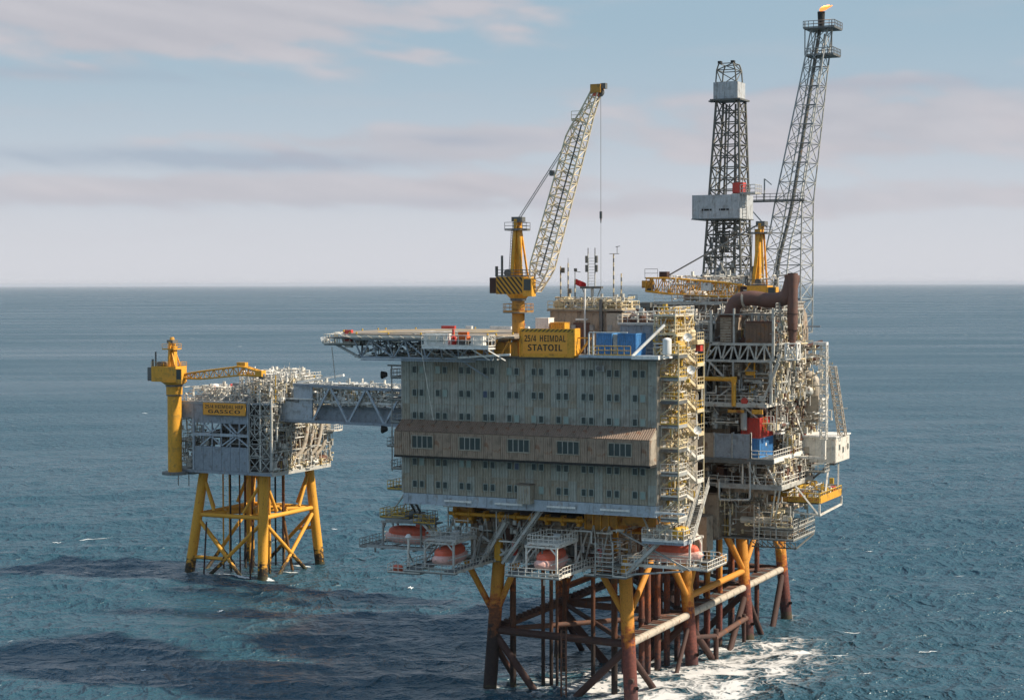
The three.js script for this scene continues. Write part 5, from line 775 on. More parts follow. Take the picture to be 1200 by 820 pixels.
{ // shrouded drilling gear at the derrick foot
  thing('grey_shroud', 'grey weather cover draped over the drilling gear at the derrick foot', 'cover', [-5, 51.25, 44]);
  const g = new THREE.PlaneGeometry(7.6, 5.4, 40, 26), p = g.attributes.position, r = createNoise2D(rng(3)); g.rotateX(-Math.PI / 2);
  for (let i = 0; i < p.count; i++) { const x = p.getX(i), z = p.getZ(i), e = (cx, cz, sx, sz, h) => h * Math.max(0, 1 - Math.hypot((x - cx) / sx, (z - cz) / sz)); p.setY(i, 0.1 + Math.max(e(0.9, 0, 4.2, 4.4, 5.6), e(-1.2, 0.4, 4.2, 4, 4.6)) * (1 + 0.12 * r(x * 1.3, z * 1.3)) + 0.16 * r(x * 3, z * 3)); } g.computeVertexNormals(); g.translate(-4.6, 51.3, -45); part('cover', q(g), Object.assign(M.greyDark.clone(), { side: THREE.DoubleSide })); clutter(30, 612, [-7.4, 2.4, 52.5, 56.4, 43, 47], [M.greyDark, M.galv, M.grey, M.white], T, 0.6); clutter(16, 611, [-2, 2, 51.3, 55, 44, 47], [M.white, M.galv, M.grey]);
  cy('vent_stack', M.white, [1.2, 51.3, 44], [1.2, 55.2, 44], 0.4, 0.4, 14); cy('vent_cap', M.whiteClean, [1.2, 55.2, 44], [1.2, 55.8, 44], 0.75, 0.3, 14);
}
crane({ label: 'yellow crane with its lattice boom laid down beside the derrick', u: 6.3, h: 51.25, v: 32.5, pr: 0.9, house: 51.9, body: [-1.2, 1.8, -1.4, 1.4, 1.8], mast: 62.6, mx: 0.5, boom: [[6.0, 52.3, 0.8, 1.1], [3.2, 53.0, 1.9, 1.6], [-7.4, 53.7, 2.3, 1.8], [-10.6, 53.9, 1.9, 1.6]], bays: 17, chord: 0.14, lace: 0.07, mat: M.yellow, railMat: M.greyDark });
bx('boom_sign', M.whiteClean, -2.0, -0.5, 53.0, 54.1, 31.5, 31.56); for (const z of [-0.3, 0.3]) { cy('luffing_rope', M.cable, [6.6, 62.6, 32.5 + z], [-8.2, 54.8, 32.5 + z], 0.06, 0.06, 5); } bx('boom_machinery', M.rustDark, -8.6, -7.4, 54.7, 55.8, 31.9, 33.1); rail(M.greyDark, [[-10.8, 54.8, 31.8], [-8.8, 54.8, 31.8]], T, 1.4);

// ---------------------------------------------------------------- gas turbine exhaust
thing('exhaust_stack', 'fat rusty exhaust pipe bending across to an upright stack', 'exhaust', [9, 45.7, 22]);
part('elbow_pipe', gtube([[5.3, 47.6, 23.4], [5.35, 49.6, 23.4], [6.1, 51.4, 23.4], [8.2, 52.0, 23.4], [11.0, 51.7, 23.4], [13.2, 52.2, 23.4], [14.0, 54.2, 23.4], [14.05, 55.2, 23.4]], 1.04, 18, 60, 0.5), M.exhaust);
cy('flange', M.pale, [7.1, 51.75, 23.4], [7.4, 51.78, 23.4], 1.12, 1.12, 20); cy('stack', M.exhaust, [14.3, 48.6, 22.9], [14.3, 55.4, 22.9], 0.72, 0.72, 18); cy('stack_mouth', M.black, [14.3, 55.4, 22.9], [14.3, 55.44, 22.9], 0.62, 0.62, 18); cy('stack_reducer', M.exhaust, [14.3, 46.4, 22.9], [14.3, 48.6, 22.9], 0.5, 0.72, 18); for (const h of [47.6, 49.8]) cy('band', M.rustDark, [14.3, h, 22.9], [14.3, h + 0.14, 22.9], 0.78, 0.78, 18); cy('stack_foot', M.exhaust, [14.3, 45.4, 22.9], [14.3, 46.4, 22.9], 0.3, 0.5, 14);
lattice([[[13.5, 43.6, 22.2], [15.1, 43.6, 22.2], [15.1, 43.6, 23.7], [13.5, 43.6, 23.7]], [[13.5, 45.8, 22.2], [15.1, 45.8, 22.2], [15.1, 45.8, 23.7], [13.5, 45.8, 23.7]]], { chord: 0.14, brace: 0.1, mat: M.whiteClean, names: ['support_leg', 'support_brace', 'support_bar'] });
bx('support_arm', M.galv, 12.3, 13.5, 43.5, 43.75, 22.4, 23.4);
thing('waste_heat_unit', 'brown louvred heat recovery box under the exhaust elbow', 'boiler', [5.4, 45.75, 23]); bx('box', M.brown, 4.3, 6.4, 45.75, 49.4, 21.8, 24.6); for (let i = 0; i < 9; i++) bx('louvre', M.cladBeige, 4.35, 5.9, 46.0 + i * 0.37, 46.2 + i * 0.37, 21.66, 21.8); bx('top_frame', M.exhaust, 4.2, 6.5, 49.4, 49.7, 21.7, 24.7); bx('corner_post', M.brownDark, 6.0, 6.4, 45.75, 49.4, 21.6, 21.8); clutter(6, 71, [6.5, 7.4, 45.75, 48, 22, 24], [M.exhaust, M.grey, M.greyDark]);
thing('turbine_housing', 'wide rust streaked turbine housing standing on the front truss', 'housing', [10, 45.75, 23]); bx('body', M.tank, 7.9, 11.9, 45.8, 48.6, 22.2, 27.4); bx('rim', M.exhaust, 7.8, 12.0, 48.6, 48.85, 22.1, 27.5); for (let i = 0; i < 4; i++) cy('vent_pipe', M.galv, [8.5 + i * 0.95, 48.85, 23], [8.5 + i * 0.95, 49.9, 23], 0.16); bx('side_panel', M.tank, 7.78, 7.9, 45.8, 48.6, 22.2, 27.4); for (let i = 0; i < 7; i++) bx('seam', M.tank, 8.3 + i * 0.55, 8.36 + i * 0.55, 45.8, 48.6, 22.15, 22.2);

// ---------------------------------------------------------------- far end: gabled turbine hall, air intakes, cabins, masts
{
  thing('gabled_hall', 'brown clad hall with a canted roof at the far end of the platform', 'building', [5, 35, 46]);
  const pts = [[46, 33], [55, 33], [55, 46.6], [54.2, 49.2], [52, 50.8], [46, 50.8]], s = new THREE.Shape(pts.map(([a, b]) => new THREE.Vector2(a, b))), g = q(new THREE.ExtrudeGeometry(s, { depth: 5.6, bevelEnabled: false })); g.rotateY(Math.PI / 2); g.translate(1.6, 0, 0); part('walls', uvShift(g), M.brown); bx('band', M.pale, 1.5, 7.3, 47.0, 47.25, 45.9, 46); for (let i = 0; i < 8; i++) bx('wall_rib', M.brown, 1.8 + i * 0.7, 1.9 + i * 0.7, 35, 47, 45.93, 46); for (let i = 0; i < 8; i++) bx('wall_rib', M.brown, 7.2, 7.3, 35, 47, 46.4 + i * 1.1, 46.55 + i * 1.1); clutter(14, 702, [1.8, 6.8, 44, 48, 45, 45.9], [M.galv, M.rust, M.white, M.grey], T, 0.6); bx('lamp_arm', M.greyBlue, 7.2, 9.4, 47.3, 47.5, 54, 54.2);
  thing('exhaust_horns', 'pair of rust brown exhaust horns pointing out over the sea', 'exhaust', [11, 43, 44]);
  for (const h of [44.4, 42.4]) { const a = part('horn', gtube([[6.6, h - 0.2, 42], [9.4, h - 0.1, 43], [11.6, h + 0.5, 44]], 0.5, 14, 16), M.exhaust); cy('horn_mouth', M.exhaust, [11.4, h + 0.45, 43.9], [12.5, h + 1.0, 44.4], 0.52, 0.3, 14, a); bx('horn_deck', M.pale, 6.8, 10.8, h + 0.3, h + 0.42, 42.4, 44.4, a); }
  thing('air_intake', 'beige air intake with a rounded hood and stacked louvres', 'intake', [12, 33, 40]);
  part('hood', gtube([[8.4, 40.6, 38], [11, 40.7, 38], [12.6, 40.2, 38], [13.1, 38.6, 38], [13.1, 36.6, 38]], 0.98, 14, 30, 0.4), M.cladBeige); bx('plenum', M.cladBeige, 12.0, 14.0, 34.0, 37.8, 36.8, 39.4); for (let i = 0; i < 6; i++) bx('louvre', M.whiteClean, 14.0, 14.6, 34.4 + i * 0.55, 34.62 + i * 0.55, 36.9, 39.3); bx('back_duct', M.pale, 7.8, 8.6, 38.6, 42.0, 36.8, 39.2); cy('white_pipe', M.whiteClean, [10.6, 37.5, 34], [10.8, 42.0, 34], 0.26); pipework(170, 703, [8.6, 14.2, 33.5, 44.5, 34, 44], [M.white, M.galv, M.cream, M.cladBeige]); clutter(20, 701, [9.8, 13.2, 37.6, 42.2, 30, 36], [M.white, M.galv, M.cream, M.cladBeige, M.greyDark]);
  thing('control_cabin', 'pale boxy cabin with small windows jutting over the sea', 'cabin', [14, 28.2, 38]);
  bx('body', M.white, 11.3, 17, 28.4, 32.0, 35, 42.6); bx('roof', M.whiteClean, 11.1, 17.2, 32.0, 32.2, 34.8, 42.8); bx('end_wall', M.white, 17, 17.06, 28.45, 31.95, 35.1, 42.5); for (const [v, h] of [[36.6, 30.1], [38.6, 29.6], [41.2, 29.9]]) { const w = bx('window', M.cladC, 17.06, 17.12, h, h + 0.9, v, v + 0.7); bx('pane', M.glass, 17.12, 17.14, h + 0.1, h + 0.8, v + 0.1, v + 0.6, w); } bx('door', M.cladBeige, 12.2, 13.2, 28.5, 30.6, 34.92, 35); for (let i = 0; i < 5; i++) bx('wall_rib', M.white, 11.6 + i * 1.2, 11.7 + i * 1.2, 28.4, 32, 34.93, 35); bx('step', M.grating, 11.4, 16.2, 27.2, 27.35, 32.4, 35); part('handrail', railG([[11.4, 27.35, 32.4], [16.2, 27.35, 32.4], [16.2, 27.35, 35]], 1.1, 0.05, 0.9), M.galv); bm('strut', M.greyDark, [11.6, 24.4, 36], [16.2, 28.3, 36], 0.26); bx('under_box', M.greyDark, 15.4, 16.6, 28.0, 28.38, 36, 37.4);
  const lm = (name, label, b, t, w, n, m) => { thing(name, label, 'mast', b); const L = []; for (let i = 0; i <= n; i++) { const c = mixp(b, t, i / n); L.push([[c[0] - w, c[1], c[2] - w], [c[0] + w, c[1], c[2] - w], [c[0] + w, c[1], c[2] + w], [c[0] - w, c[1], c[2] + w]]); } lattice(L, { chord: 0.08, brace: 0.05, mat: m, style: 'z', seg: 5 }); };
  lm('ladder_mast', 'slim white lattice mast rising from the pale cabin roof', [16.6, 32.2, 30.4], [16.6, 45.6, 30.4], 0.42, 16, M.white); for (let i = 0; i < 6; i++) bx('box', M.whiteClean, 16.1, 16.7, 34 + i * 2, 34.5 + i * 2, 29.8, 29.95); bx('head', M.whiteClean, 15.2, 17.1, 45.4, 45.8, 29.9, 30.9); bm('tie', M.galv, [12.3, 44.8, 34], [16.4, 44.8, 30.6], 0.2); bm('tie', M.galv, [12.3, 39.6, 34], [16.4, 39.6, 30.6], 0.16); bm('foot', M.white, [16.6, 29.6, 30.4], [16.6, 32.2, 30.4], 0.6); bx('foot_bracket', M.white, 12.4, 16.9, 29.4, 29.7, 30, 30.8);
  lm('leaning_mast', 'leaning rust and white lattice gangway mast beyond the slim mast', [17.4, 32.2, 37.4], [16.6, 42.2, 34.6], 0.5, 12, M.pale); bm('cross_arm', M.white, [16.4, 36, 36], [18.4, 36.2, 36.4], 0.2);
  thing('yellow_gangway', 'yellow railed gangway slung out over the sea below the pale cabin', 'gangway', [14, 23, 34]);
  bx('deck', M.grating, 9.6, 17.0, 23.4, 23.6, 27, 38.4); part('handrail', railG([[12.6, 23.6, 27], [17, 23.6, 27], [17, 23.6, 38.4], [14, 23.6, 38.4]], 1.3, 0.07, 0.9), M.yellowRail); bx('kick', M.yellow, 16.98, 17.06, 23.5, 24.5, 27.4, 38); bx('kick', M.yellowRust, 10, 16.9, 23.5, 24.3, 27.0, 27.08); for (const [a, b] of [[[17, 21.9, 27], [17, 22.2, 38.4]], [[9.6, 22.4, 27], [17, 21.9, 27]], [[17, 21.9, 27], [17, 23.4, 27]], [[17, 22.2, 38.4], [17, 23.4, 38.4]]]) bm('truss_bar', M.white, a, b, 0.24); for (const [a, b] of [[[16.9, 23.5, 30], [15.8, 28.2, 36]], [[16.9, 23.5, 37], [16.4, 28.2, 39]], [[14.2, 26.2, 24.6], [16.9, 21.9, 27]], [[12.8, 26, 30], [12.2, 23.6, 28]], [[13.3, 26, 33], [13.2, 23.6, 30]]]) bm('hanger', M.white, a, b, 0.22); bx('red_box', M.red, 16.2, 16.8, 23.6, 25, 35, 36.2); pipework(80, 712, [9.8, 16.6, 23.6, 26, 27, 36], [M.white, M.galv, M.yellowRail]); clutter(12, 711, [10.4, 14, 23.6, 25.6, 27.4, 32], [M.red, M.white, M.yellowRail, M.grey]); bx('wall', M.brown, 9.4, 9.6, 23.4, 26, 26, 40);
  thing('basket_platform', 'grey grated pipe basket platform below the yellow gangway', 'platform', [10, 18, 26]);
  bx('deck', M.grating, 4, 14.2, 18.4, 18.6, 24, 34.5); rail(M.galv, [[8.4, 18.6, 24], [14.2, 18.6, 24], [14.2, 18.6, 34.5]], T, 1.2, 0.05, 0.8); rail(M.galv, [[8.4, 20.2, 24], [14.2, 20.2, 24], [14.2, 20.2, 34.5]], T, 1.2, 0.05, 0.8); bx('upper_deck', M.grating, 8.4, 14.2, 20.0, 20.16, 24, 34.5); bx('vessel_skid', M.brown, 9.6, 13.2, 18.6, 20, 26, 33); part('vessel', gvessel([9.2, 19.5, 25.4], [13.4, 19.5, 25.4], 0.9, 16), M.cladBeige); part('lower_truss', [...Array(8).keys()].flatMap((i) => [gbeam([8 + i * 0.8, 18.3, 24.2], [8.4 + i * 0.8, 17.2, 26], 0.1), gbeam([8.4 + i * 0.8, 17.2, 26], [8.8 + i * 0.8, 18.3, 24.2], 0.1)]), M.greyDark); bm('lower_chord', M.greyDark, [7.6, 17.2, 26], [14, 17.2, 26], 0.18); bm('lower_chord', M.greyDark, [14, 17.2, 26], [14.2, 18.3, 34], 0.18); pipework(140, 722, [5, 14, 18.6, 23.2, 24, 32], [M.galv, M.white, M.cream]); clutter(22, 721, [5, 13.4, 20.2, 22.6, 24.4, 30], [M.galv, M.white, M.cream, M.brown, M.rust]); part('ladder', [gcyl([8.6, 18, 23.8], [8.6, 23.4, 23.8], 0.06, 0.06, 5), gcyl([9.3, 18, 23.8], [9.3, 23.4, 23.8], 0.06, 0.06, 5), ...[...Array(14).keys()].map((i) => gcyl([8.6, 18.2 + i * 0.38, 23.8], [9.3, 18.2 + i * 0.38, 23.8], 0.035, 0.035, 4))], M.white); bx('wall', M.brown, 4.0, 8.2, 18.6, 23, 26, 26.2);
  thing('side_stairs', 'pale grey stairs descending beside the stacked containers', 'stairs', [11.6, 30, 34]); flight([11.6, 30, 38], [11.6, 37.4, 29.6], 1.0, [1, 0], M.white, M.white); flight([10.4, 33.7, 42], [10.4, 37.4, 47], 1.0, [1, 0], M.galv, M.white); for (let i = 0; i < 5; i++) bx('louvre', M.whiteClean, 10.6, 11.6, 33.0 + i * 0.5, 33.2 + i * 0.5, 26.6, 28.6); bm('stringer', M.cladBeige, [12.2, 42, 30], [12.2, 37.5, 38], 0.3);
}

// ---------------------------------------------------------------- drilling derrick
{
  thing('drilling_derrick', 'tall grey steel drilling derrick with a boxed monkey board', 'derrick', [-5.3, 51.25, 53]);
  const B = { u: -5.3, v: 53.0 }, lv = (h) => { const t = clamp((h - 53) / (82.5 - 53)), a = lerp(3.15, 1.8, t), b = lerp(2.8, 1.7, t), cu = lerp(B.u, B.u + 0.55, t); return [[cu - a, h, B.v - b], [cu + a, h, B.v - b], [cu + a, h, B.v + b], [cu - a, h, B.v + b]]; };
  const L = []; for (let i = 0; i <= 9; i++) L.push(lv(lerp(51.25, 82.5, i / 9))); lattice(L, { chord: 0.2, brace: 0.1, mat: M.derrick, style: 'x' });
  for (let i = 0; i < 9; i++) { const m = mixp(L[i][0], L[i + 1][1], 0.5); cy('girt', M.derrick, mixp(L[i][0], L[i + 1][0], 0.5), mixp(L[i][1], L[i + 1][1], 0.5), 0.1, 0.1, 6); cy('girt', M.derrick, mixp(L[i][1], L[i + 1][1], 0.5), mixp(L[i][2], L[i + 1][2], 0.5), 0.1, 0.1, 6); cy('girt', M.derrick, mixp(L[i][3], L[i + 1][3], 0.5), mixp(L[i][2], L[i + 1][2], 0.5), 0.1, 0.1, 6); }
  pipework(160, 621, [-8, -2.6, 52, 63.8, 50.4, 55.6], [M.derrick, M.greyDark, M.galv]); bm('guide_rail', M.derrick, [-6.4, 52, 53.4], [-5.6, 82, 53.4], 0.26); bm('guide_rail', M.derrick, [-4.4, 52, 53.4], [-4.1, 82, 53.4], 0.26); cy('standpipe', M.greyDark, [-3.4, 52, 51], [-3.4, 74, 51.6], 0.14); cy('standpipe', M.galv, [-7.4, 52, 51], [-6.6, 72, 51.6], 0.1); bx('travelling_block', M.greyDark, -6.4, -5.2, 59, 61.4, 52.6, 53.6); part('rope', gcyl([-5.8, 61.4, 53.1], [-5.0, 82, 53.1], 0.12, 0.12, 6), M.cable);
  const mb = bx('monkey_board_house', M.paleGrey, -9.9, -2.25, 64.1, 67.75, 49.6, 56.4); bx('end_wall', M.paleGrey, -2.25, -2.2, 64.1, 67.75, 49.6, 56.4, mb); for (let i = 0; i < 9; i++) bx('wall_rib', M.paleGrey, -9.8 + i * 0.9, -9.72 + i * 0.9, 64.15, 67.7, 49.54, 49.6, mb); for (const u of [-7.4, -4.6]) bx('slot_window', M.black, u - 0.9, u + 0.7, 65.3, 65.6, 49.56, 49.595, mb); bx('sill', M.greyDark, -10, -2.1, 63.95, 64.1, 49.5, 56.5, mb);
  bx('red_tank', M.red, -3.6, -1.9, 68.0, 69.6, 50.4, 52.0); part('service_platform', [gbox(-3.6, 0.2, 67.78, 67.9, 50, 53), ...railG([[-2.2, 67.9, 50], [0.2, 67.9, 50], [0.2, 67.9, 53]], 1.3, 0.06, 0.9)], M.galv); part('outer_ladder', [gcyl([-1.8, 64, 50], [-1.8, 69, 50], 0.07, 0.07, 5), gcyl([-1.2, 64, 50], [-1.2, 69, 50], 0.07, 0.07, 5), ...[...Array(10).keys()].map((i) => gcyl([-1.8, 64.3 + i * 0.5, 50], [-1.2, 64.3 + i * 0.5, 50], 0.05, 0.05, 4))], M.galv);
  const cb = bx('crown_house', M.paleGrey, -6.9, -3.0, 82.6, 85.2, 50.9, 54.6); bx('end_wall', M.paleGrey, -3.0, -2.95, 82.6, 85.2, 50.9, 54.6, cb); for (let i = 0; i < 5; i++) bx('wall_rib', M.paleGrey, -6.8 + i * 0.85, -6.72 + i * 0.85, 82.65, 85.15, 50.84, 50.9, cb); bx('crown_platform', M.greyDark, -7.3, -2.4, 82.35, 82.6, 50.4, 55.2);
  const T1 = (h, k) => [[-6.6 + k, h, 51.2], [-3.3 - k, h, 51.2], [-3.3 - k, h, 54.3], [-6.6 + k, h, 54.3]]; lattice([T1(85.2, 0), T1(87.1, 0.15), T1(88.1, 0.5)], { chord: 0.12, brace: 0.08, mat: M.derrick, style: 'z' }); for (const u of [-6.1, -4.0]) bx('crown_sheave', M.black, u - 0.2, u + 0.3, 88.1, 88.5, 51.2, 52); bx('side_platform', M.greyDark, -7.6, -6.9, 82.2, 82.4, 50.6, 52); bx('base_frame', M.derrick, -8.8, -1.8, 51.25, 51.9, 49.8, 56.2);
}
// ---------------------------------------------------------------- flare tower
{
  thing('flare_tower', 'tall leaning lattice flare tower beyond the drilling derrick', 'flare tower', [0, 46, 68]);
  const L = [[[-4.6, 46, 64], [3.2, 46, 64], [3.2, 46, 71], [-4.6, 46, 71]], [[-4.2, 51.5, 64.2], [3.2, 51.5, 64.2], [3.2, 51.5, 71.2], [-4.2, 51.5, 71.2]], [[-3.2, 57, 64.6], [3.1, 57, 64.6], [3.2, 57, 71.4], [-3.2, 57, 71.4]], [[-2.2, 62.2, 65], [3.1, 62.2, 65], [3.1, 62.2, 71.6], [-2.2, 62.2, 71.6]], [[-1.4, 67.3, 65.4], [3.1, 67.3, 65.4], [3.1, 67.3, 71.8], [-1.4, 67.3, 71.8]]];
  for (let i = 1; i <= 9; i++) { const t = i / 9, h = lerp(67.3, 95.6, t), cu = lerp(0.85, 3.6, t), cv = lerp(68.6, 74.5, t), a = lerp(2.25, 1.35, t), b = lerp(3.2, 1.5, t); L.push([[cu - a, h, cv - b], [cu + a, h, cv - b], [cu + a, h, cv + b], [cu - a, h, cv + b]]); }
  { const m4 = (A, B) => A.map((p, i) => mixp(p, B[i], 0.5)); for (let i = 3; i >= 0; i--) L.splice(i + 1, 0, m4(L[i], L[i + 1])); }
  lattice(L, { chord: 0.13, brace: 0.065, mat: M.flare, style: 'x' });
  part('gas_riser', gtube([[-2.6, 46, 66], [-1.2, 58, 67], [0.4, 67.3, 69], [3.4, 96.6, 74.6]], 0.3, 10, 40, 0.3), M.derrick); part('gas_riser', gtube([[-1.2, 46, 68], [0, 60, 69], [1.4, 67.3, 70], [4.0, 95, 75]], 0.16, 8, 40, 0.3), M.whiteClean);
  bx('walkway', M.greyDark, -6.6, 3.6, 67.2, 67.4, 64.8, 66.4); rail(M.greyDark, [[-6.6, 67.4, 64.8], [3.6, 67.4, 64.8]], T, 1.1, 0.05, 1.2); bm('walkway_brace', M.flare, [-6.4, 67.2, 65], [-2.6, 63, 65], 0.16); cy('swan_pipe', M.flare, [-3.4, 67.4, 66], [-3.4, 71, 66], 0.12); bm('davit', M.flare, [-3.4, 71, 66], [-2.2, 70, 66], 0.14);
  for (let i = 1; i < 8; i++) { const t = i / 9, h = lerp(67.3, 95.6, t); bx('rest_landing', M.greyDark, lerp(0.85, 3.6, t), lerp(0.85, 3.6, t) + 1.8, h, h + 0.08, lerp(67, 73.6, t), lerp(67, 73.6, t) + 1); }
  for (const [h, w] of [[91.2, 2.2], [95.6, 2.4]]) { bx('top_platform', M.greyDark, 3.6 - w, 3.6 + w + 0.4, h, h + 0.16, 74.5 - w, 74.5 + w); rail(M.greyDark, [[3.6 - w, h + 0.16, 74.5 - w], [4 + w, h + 0.16, 74.5 - w], [4 + w, h + 0.16, 74.5 + w]], T, 1.1, 0.06, 0.9); }
  for (const u of [1.4, 5.9]) bm('post', M.derrick, [u, 91.3, 72.4], [u, 96.8, 72.4], 0.14); cy('burner', M.black, [3.5, 95.7, 74.6], [3.5, 98.6, 74.6], 0.5, 0.62, 14);
  // the flame, blown sideways
  const g = new THREE.SphereGeometry(1, 20, 14), p = g.attributes.position, n = createNoise2D(rng(12)); for (let i = 0; i < p.count; i++) { let x = p.getX(i), y = p.getY(i), z = p.getZ(i); const t = (x + 1) / 2, w = Math.pow(1 - t, 0.7) * 0.9 + 0.12; const k = n(x * 2, y * 2) * 0.15; p.setXYZ(i, 1.0 + x * 1.15, y * 0.5 * w + t * 0.6 + k * 0.4, z * 0.45 * w); } g.computeVertexNormals(); const f = P(3.3, 98.9, 74.6); g.translate(f.x, f.y, f.z);
  const fl = q(g); solo('flare_flame', fl, new THREE.MeshStandardMaterial({ color: '#e8863a', emissive: new THREE.Color(1.0, 0.33, 0.09), emissiveIntensity: 1.0, roughness: 1 }), 'small orange flame blowing from the flare tip', 'flame');
  const pl = new THREE.PointLight(new THREE.Color(1, 0.5, 0.2), 60, 60); pl.position.copy(P(4.2, 100.2, 74.6)); pl.castShadow = true; scene.add(pl);
}

// ---------------------------------------------------------------- lifeboats and their stations
// built round the keel at the origin, bow towards -v, then set in place
function ringLoft(rings, close = true) { // rings: arrays of Vector3 of equal length
  const pos = [], uv = [], n = rings[0].length; const quad = (a, b, c, d, x, y) => { for (const [p, s, t] of [[a, 0, 0], [b, 1, 0], [c, 1, 1], [a, 0, 0], [c, 1, 1], [d, 0, 1]]) { pos.push(p.x, p.y, p.z); uv.push(p.x + p.z, p.y); } };
  for (let i = 0; i + 1 < rings.length; i++) for (let j = 0; j < n; j++) quad(rings[i][j], rings[i][(j + 1) % n], rings[i + 1][(j + 1) % n], rings[i + 1][j]);
  const g = new THREE.BufferGeometry(); g.setAttribute('position', new THREE.Float32BufferAttribute(pos, 3)); g.setAttribute('uv', new THREE.Float32BufferAttribute(uv, 2)); g.computeVertexNormals(); return g;
}
function lifeboat(at, ry, label) {
  thing('lifeboat', label, 'lifeboat', [0, 0, 0], 'enclosed lifeboats'); const N = 20;
  const shell = (y0, y1, w, Lh, pow, top) => { const rings = []; for (let i = 0; i <= 18; i++) { const t = -1 + 2 * i / 18, k = Math.pow(Math.max(0, 1 - Math.pow(Math.abs(t), 3.2)), 0.5), z = t * Lh, ring = []; for (let j = 0; j < N; j++) { const a = j / N * Math.PI * 2, c = Math.cos(a), s = Math.sin(a), ex = (x) => Math.sign(x) * Math.pow(Math.abs(x), pow); const rise = top ? 0 : 0.35 * t * t; ring.push(new THREE.Vector3(w * Math.max(0.02, k) * ex(c), lerp(y0, y1, 0.5) + (y1 - y0) / 2 * Math.max(0.03, k) * ex(s) + rise, z)); } rings.push(ring); } return ringLoft(rings); };
  part('hull', shell(0.1, 1.75, 1.3, 4.1, 0.75, false), M.pink); part('canopy', shell(1.0, 2.75, 1.16, 3.5, 0.8, true), M.orange); bx('cockpit', M.orange, -0.55, 0.55, 2.5, 3.15, 1.1, 2.3); bx('cockpit_window', M.glass, -0.45, 0.45, 2.75, 3.05, 1.05, 1.095);
  bx('rubbing_strake', M.whiteClean, -1.34, -1.24, 1.05, 1.2, -3, 3); bx('rubbing_strake', M.whiteClean, 1.24, 1.34, 1.05, 1.2, -3, 3); for (const [u, v] of [[-0.35, -3.42], [0.45, -3.3]]) cy('porthole', M.black, [u, 1.35, v - 0.25], [u, 1.35, v + 0.2], 0.17, 0.17, 12); for (const v of [-2.8, 2.8]) cy('lifting_hook', M.greyDark, [0, 2.5, v], [0, 3.0, v], 0.1); cy('rudder_post', M.greyDark, [0, 0.2, 4.0], [0, 1.2, 4.15], 0.08);
  T.position.copy(P(...at)); T.rotation.y = ry; return T;
}
function station(at, ry, label, railMat, o = {}) {
  thing('lifeboat_station', label, 'lifeboat station', [0, 0, 0], 'lifeboat stations'); const W = 2.6, F = -5.0, Bk = 5.6;
  for (const s of [-1, 1]) { const a = s < 0 ? -3.7 : 1.75, b = s < 0 ? -1.75 : 3.7; bx('walkway', M.grating, a, b, 0.2, 0.36, F, Bk); part('handrail', railG([[s * 3.7, 0.36, F], [s * 3.7, 0.36, Bk]], 1.1, 0.05, 0.9), railMat); bx('kick_plate', railMat, s * 3.72 - 0.03, s * 3.72 + 0.03, 0.15, 0.5, F, Bk); }
  bx('end_walkway', M.grating, -3.7, 3.7, 0.05, 0.18, F - 0.9, F); part('handrail', railG([[-3.7, 0.2, F], [-3.7, 0.2, F - 0.9], [3.7, 0.2, F - 0.9], [3.7, 0.2, F]], 1.1, 0.05, 0.9), railMat); bx('back_walkway', M.grating, -4.4, 4.4, 0.2, 0.36, Bk, Bk + 1.4);
  // davit frame with a roof plate over the boat
  for (const u of [-2.1, 2.1]) for (const v of [-3.0, 3.0]) bm('davit_post', railMat, [u, 0.3, v], [u, 3.6, v], 0.24); for (const u of [-2.1, 2.1]) { bm('davit_arm', railMat, [u, 3.6, -3.3], [u, 3.75, 3.4], 0.3); bm('davit_knee', railMat, [u, 2.6, -3], [u * 0.6, 3.5, -3], 0.18); } bx('roof_plate', railMat, -2.3, 2.3, 3.72, 3.86, -2.6, 3.4); for (const v of [-3, 3]) bm('davit_cross', railMat, [-2.1, 3.55, v], [2.1, 3.55, v], 0.24); part('handrail', railG([[-2.2, 3.86, -2.5], [2.2, 3.86, -2.5], [2.2, 3.86, 3.3], [-2.2, 3.86, 3.3], [-2.2, 3.86, -2.5]], 1.1, 0.05, 0.8), railMat);
  part('winch', [gcyl([-0.5, 4.3, 2], [0.5, 4.3, 2], 0.4, 0.4, 12), gbox(-0.7, 0.7, 3.86, 4.1, 1.5, 2.5)], M.grey); for (const v of [-2.8, 2.8]) cy('fall_rope', M.cable, [0, 2.9, v], [0, 3.6, v], 0.04, 0.04, 5); bm('under_beam', railMat, [-3.6, 0, -2.5], [3.6, 0, -2.5], 0.2); bm('under_beam', railMat, [-3.6, 0, 2.5], [3.6, 0, 2.5], 0.2); bm('drop_leg', railMat, [1.2, -0.9, -4.8], [1.2, 0.1, -4.8], 0.2);
  if (o.hangers) for (const [u, u2] of o.hangers) { for (const d of [-0.35, 0.35]) bm('hanger', railMat, [u + d, 6.0, 8.2], [u2 + d * 3, 0.4, lerp(1.5, 4.5, (d + 0.35) / 0.7)], 0.2); bm('hanger_tie', railMat, [u - 0.2, 3.2, 5.4], [u + 0.6, 3.2, 5.4], 0.12); }
  T.position.copy(P(...at)); T.rotation.y = ry; return T;
}
const S1 = [-22.8, 17.0, -7.4], S2 = [-8.4, 17.3, -7.0];
station(S1, 0, 'grey lifeboat davit platform under the shaded left half of the quarters', M.galv, { hangers: [[-2.2, -3.4], [2.0, 3.3], [4.6, 4.6]] }); lifeboat([S1[0], S1[1] + 0.25, S1[2]], 0, 'orange lifeboat hanging bow out under the shaded half of the quarters');
station(S2, 0, 'white lifeboat davit platform hung below the middle of the yellow beam', M.white, { hangers: [[-5, -5.2], [-2.2, -3.4], [0.2, 1.2], [2.6, 3.6]] }); lifeboat([S2[0], S2[1] + 0.25, S2[2]], 0, 'pink and orange lifeboat hanging bow out in full sun on white davits');
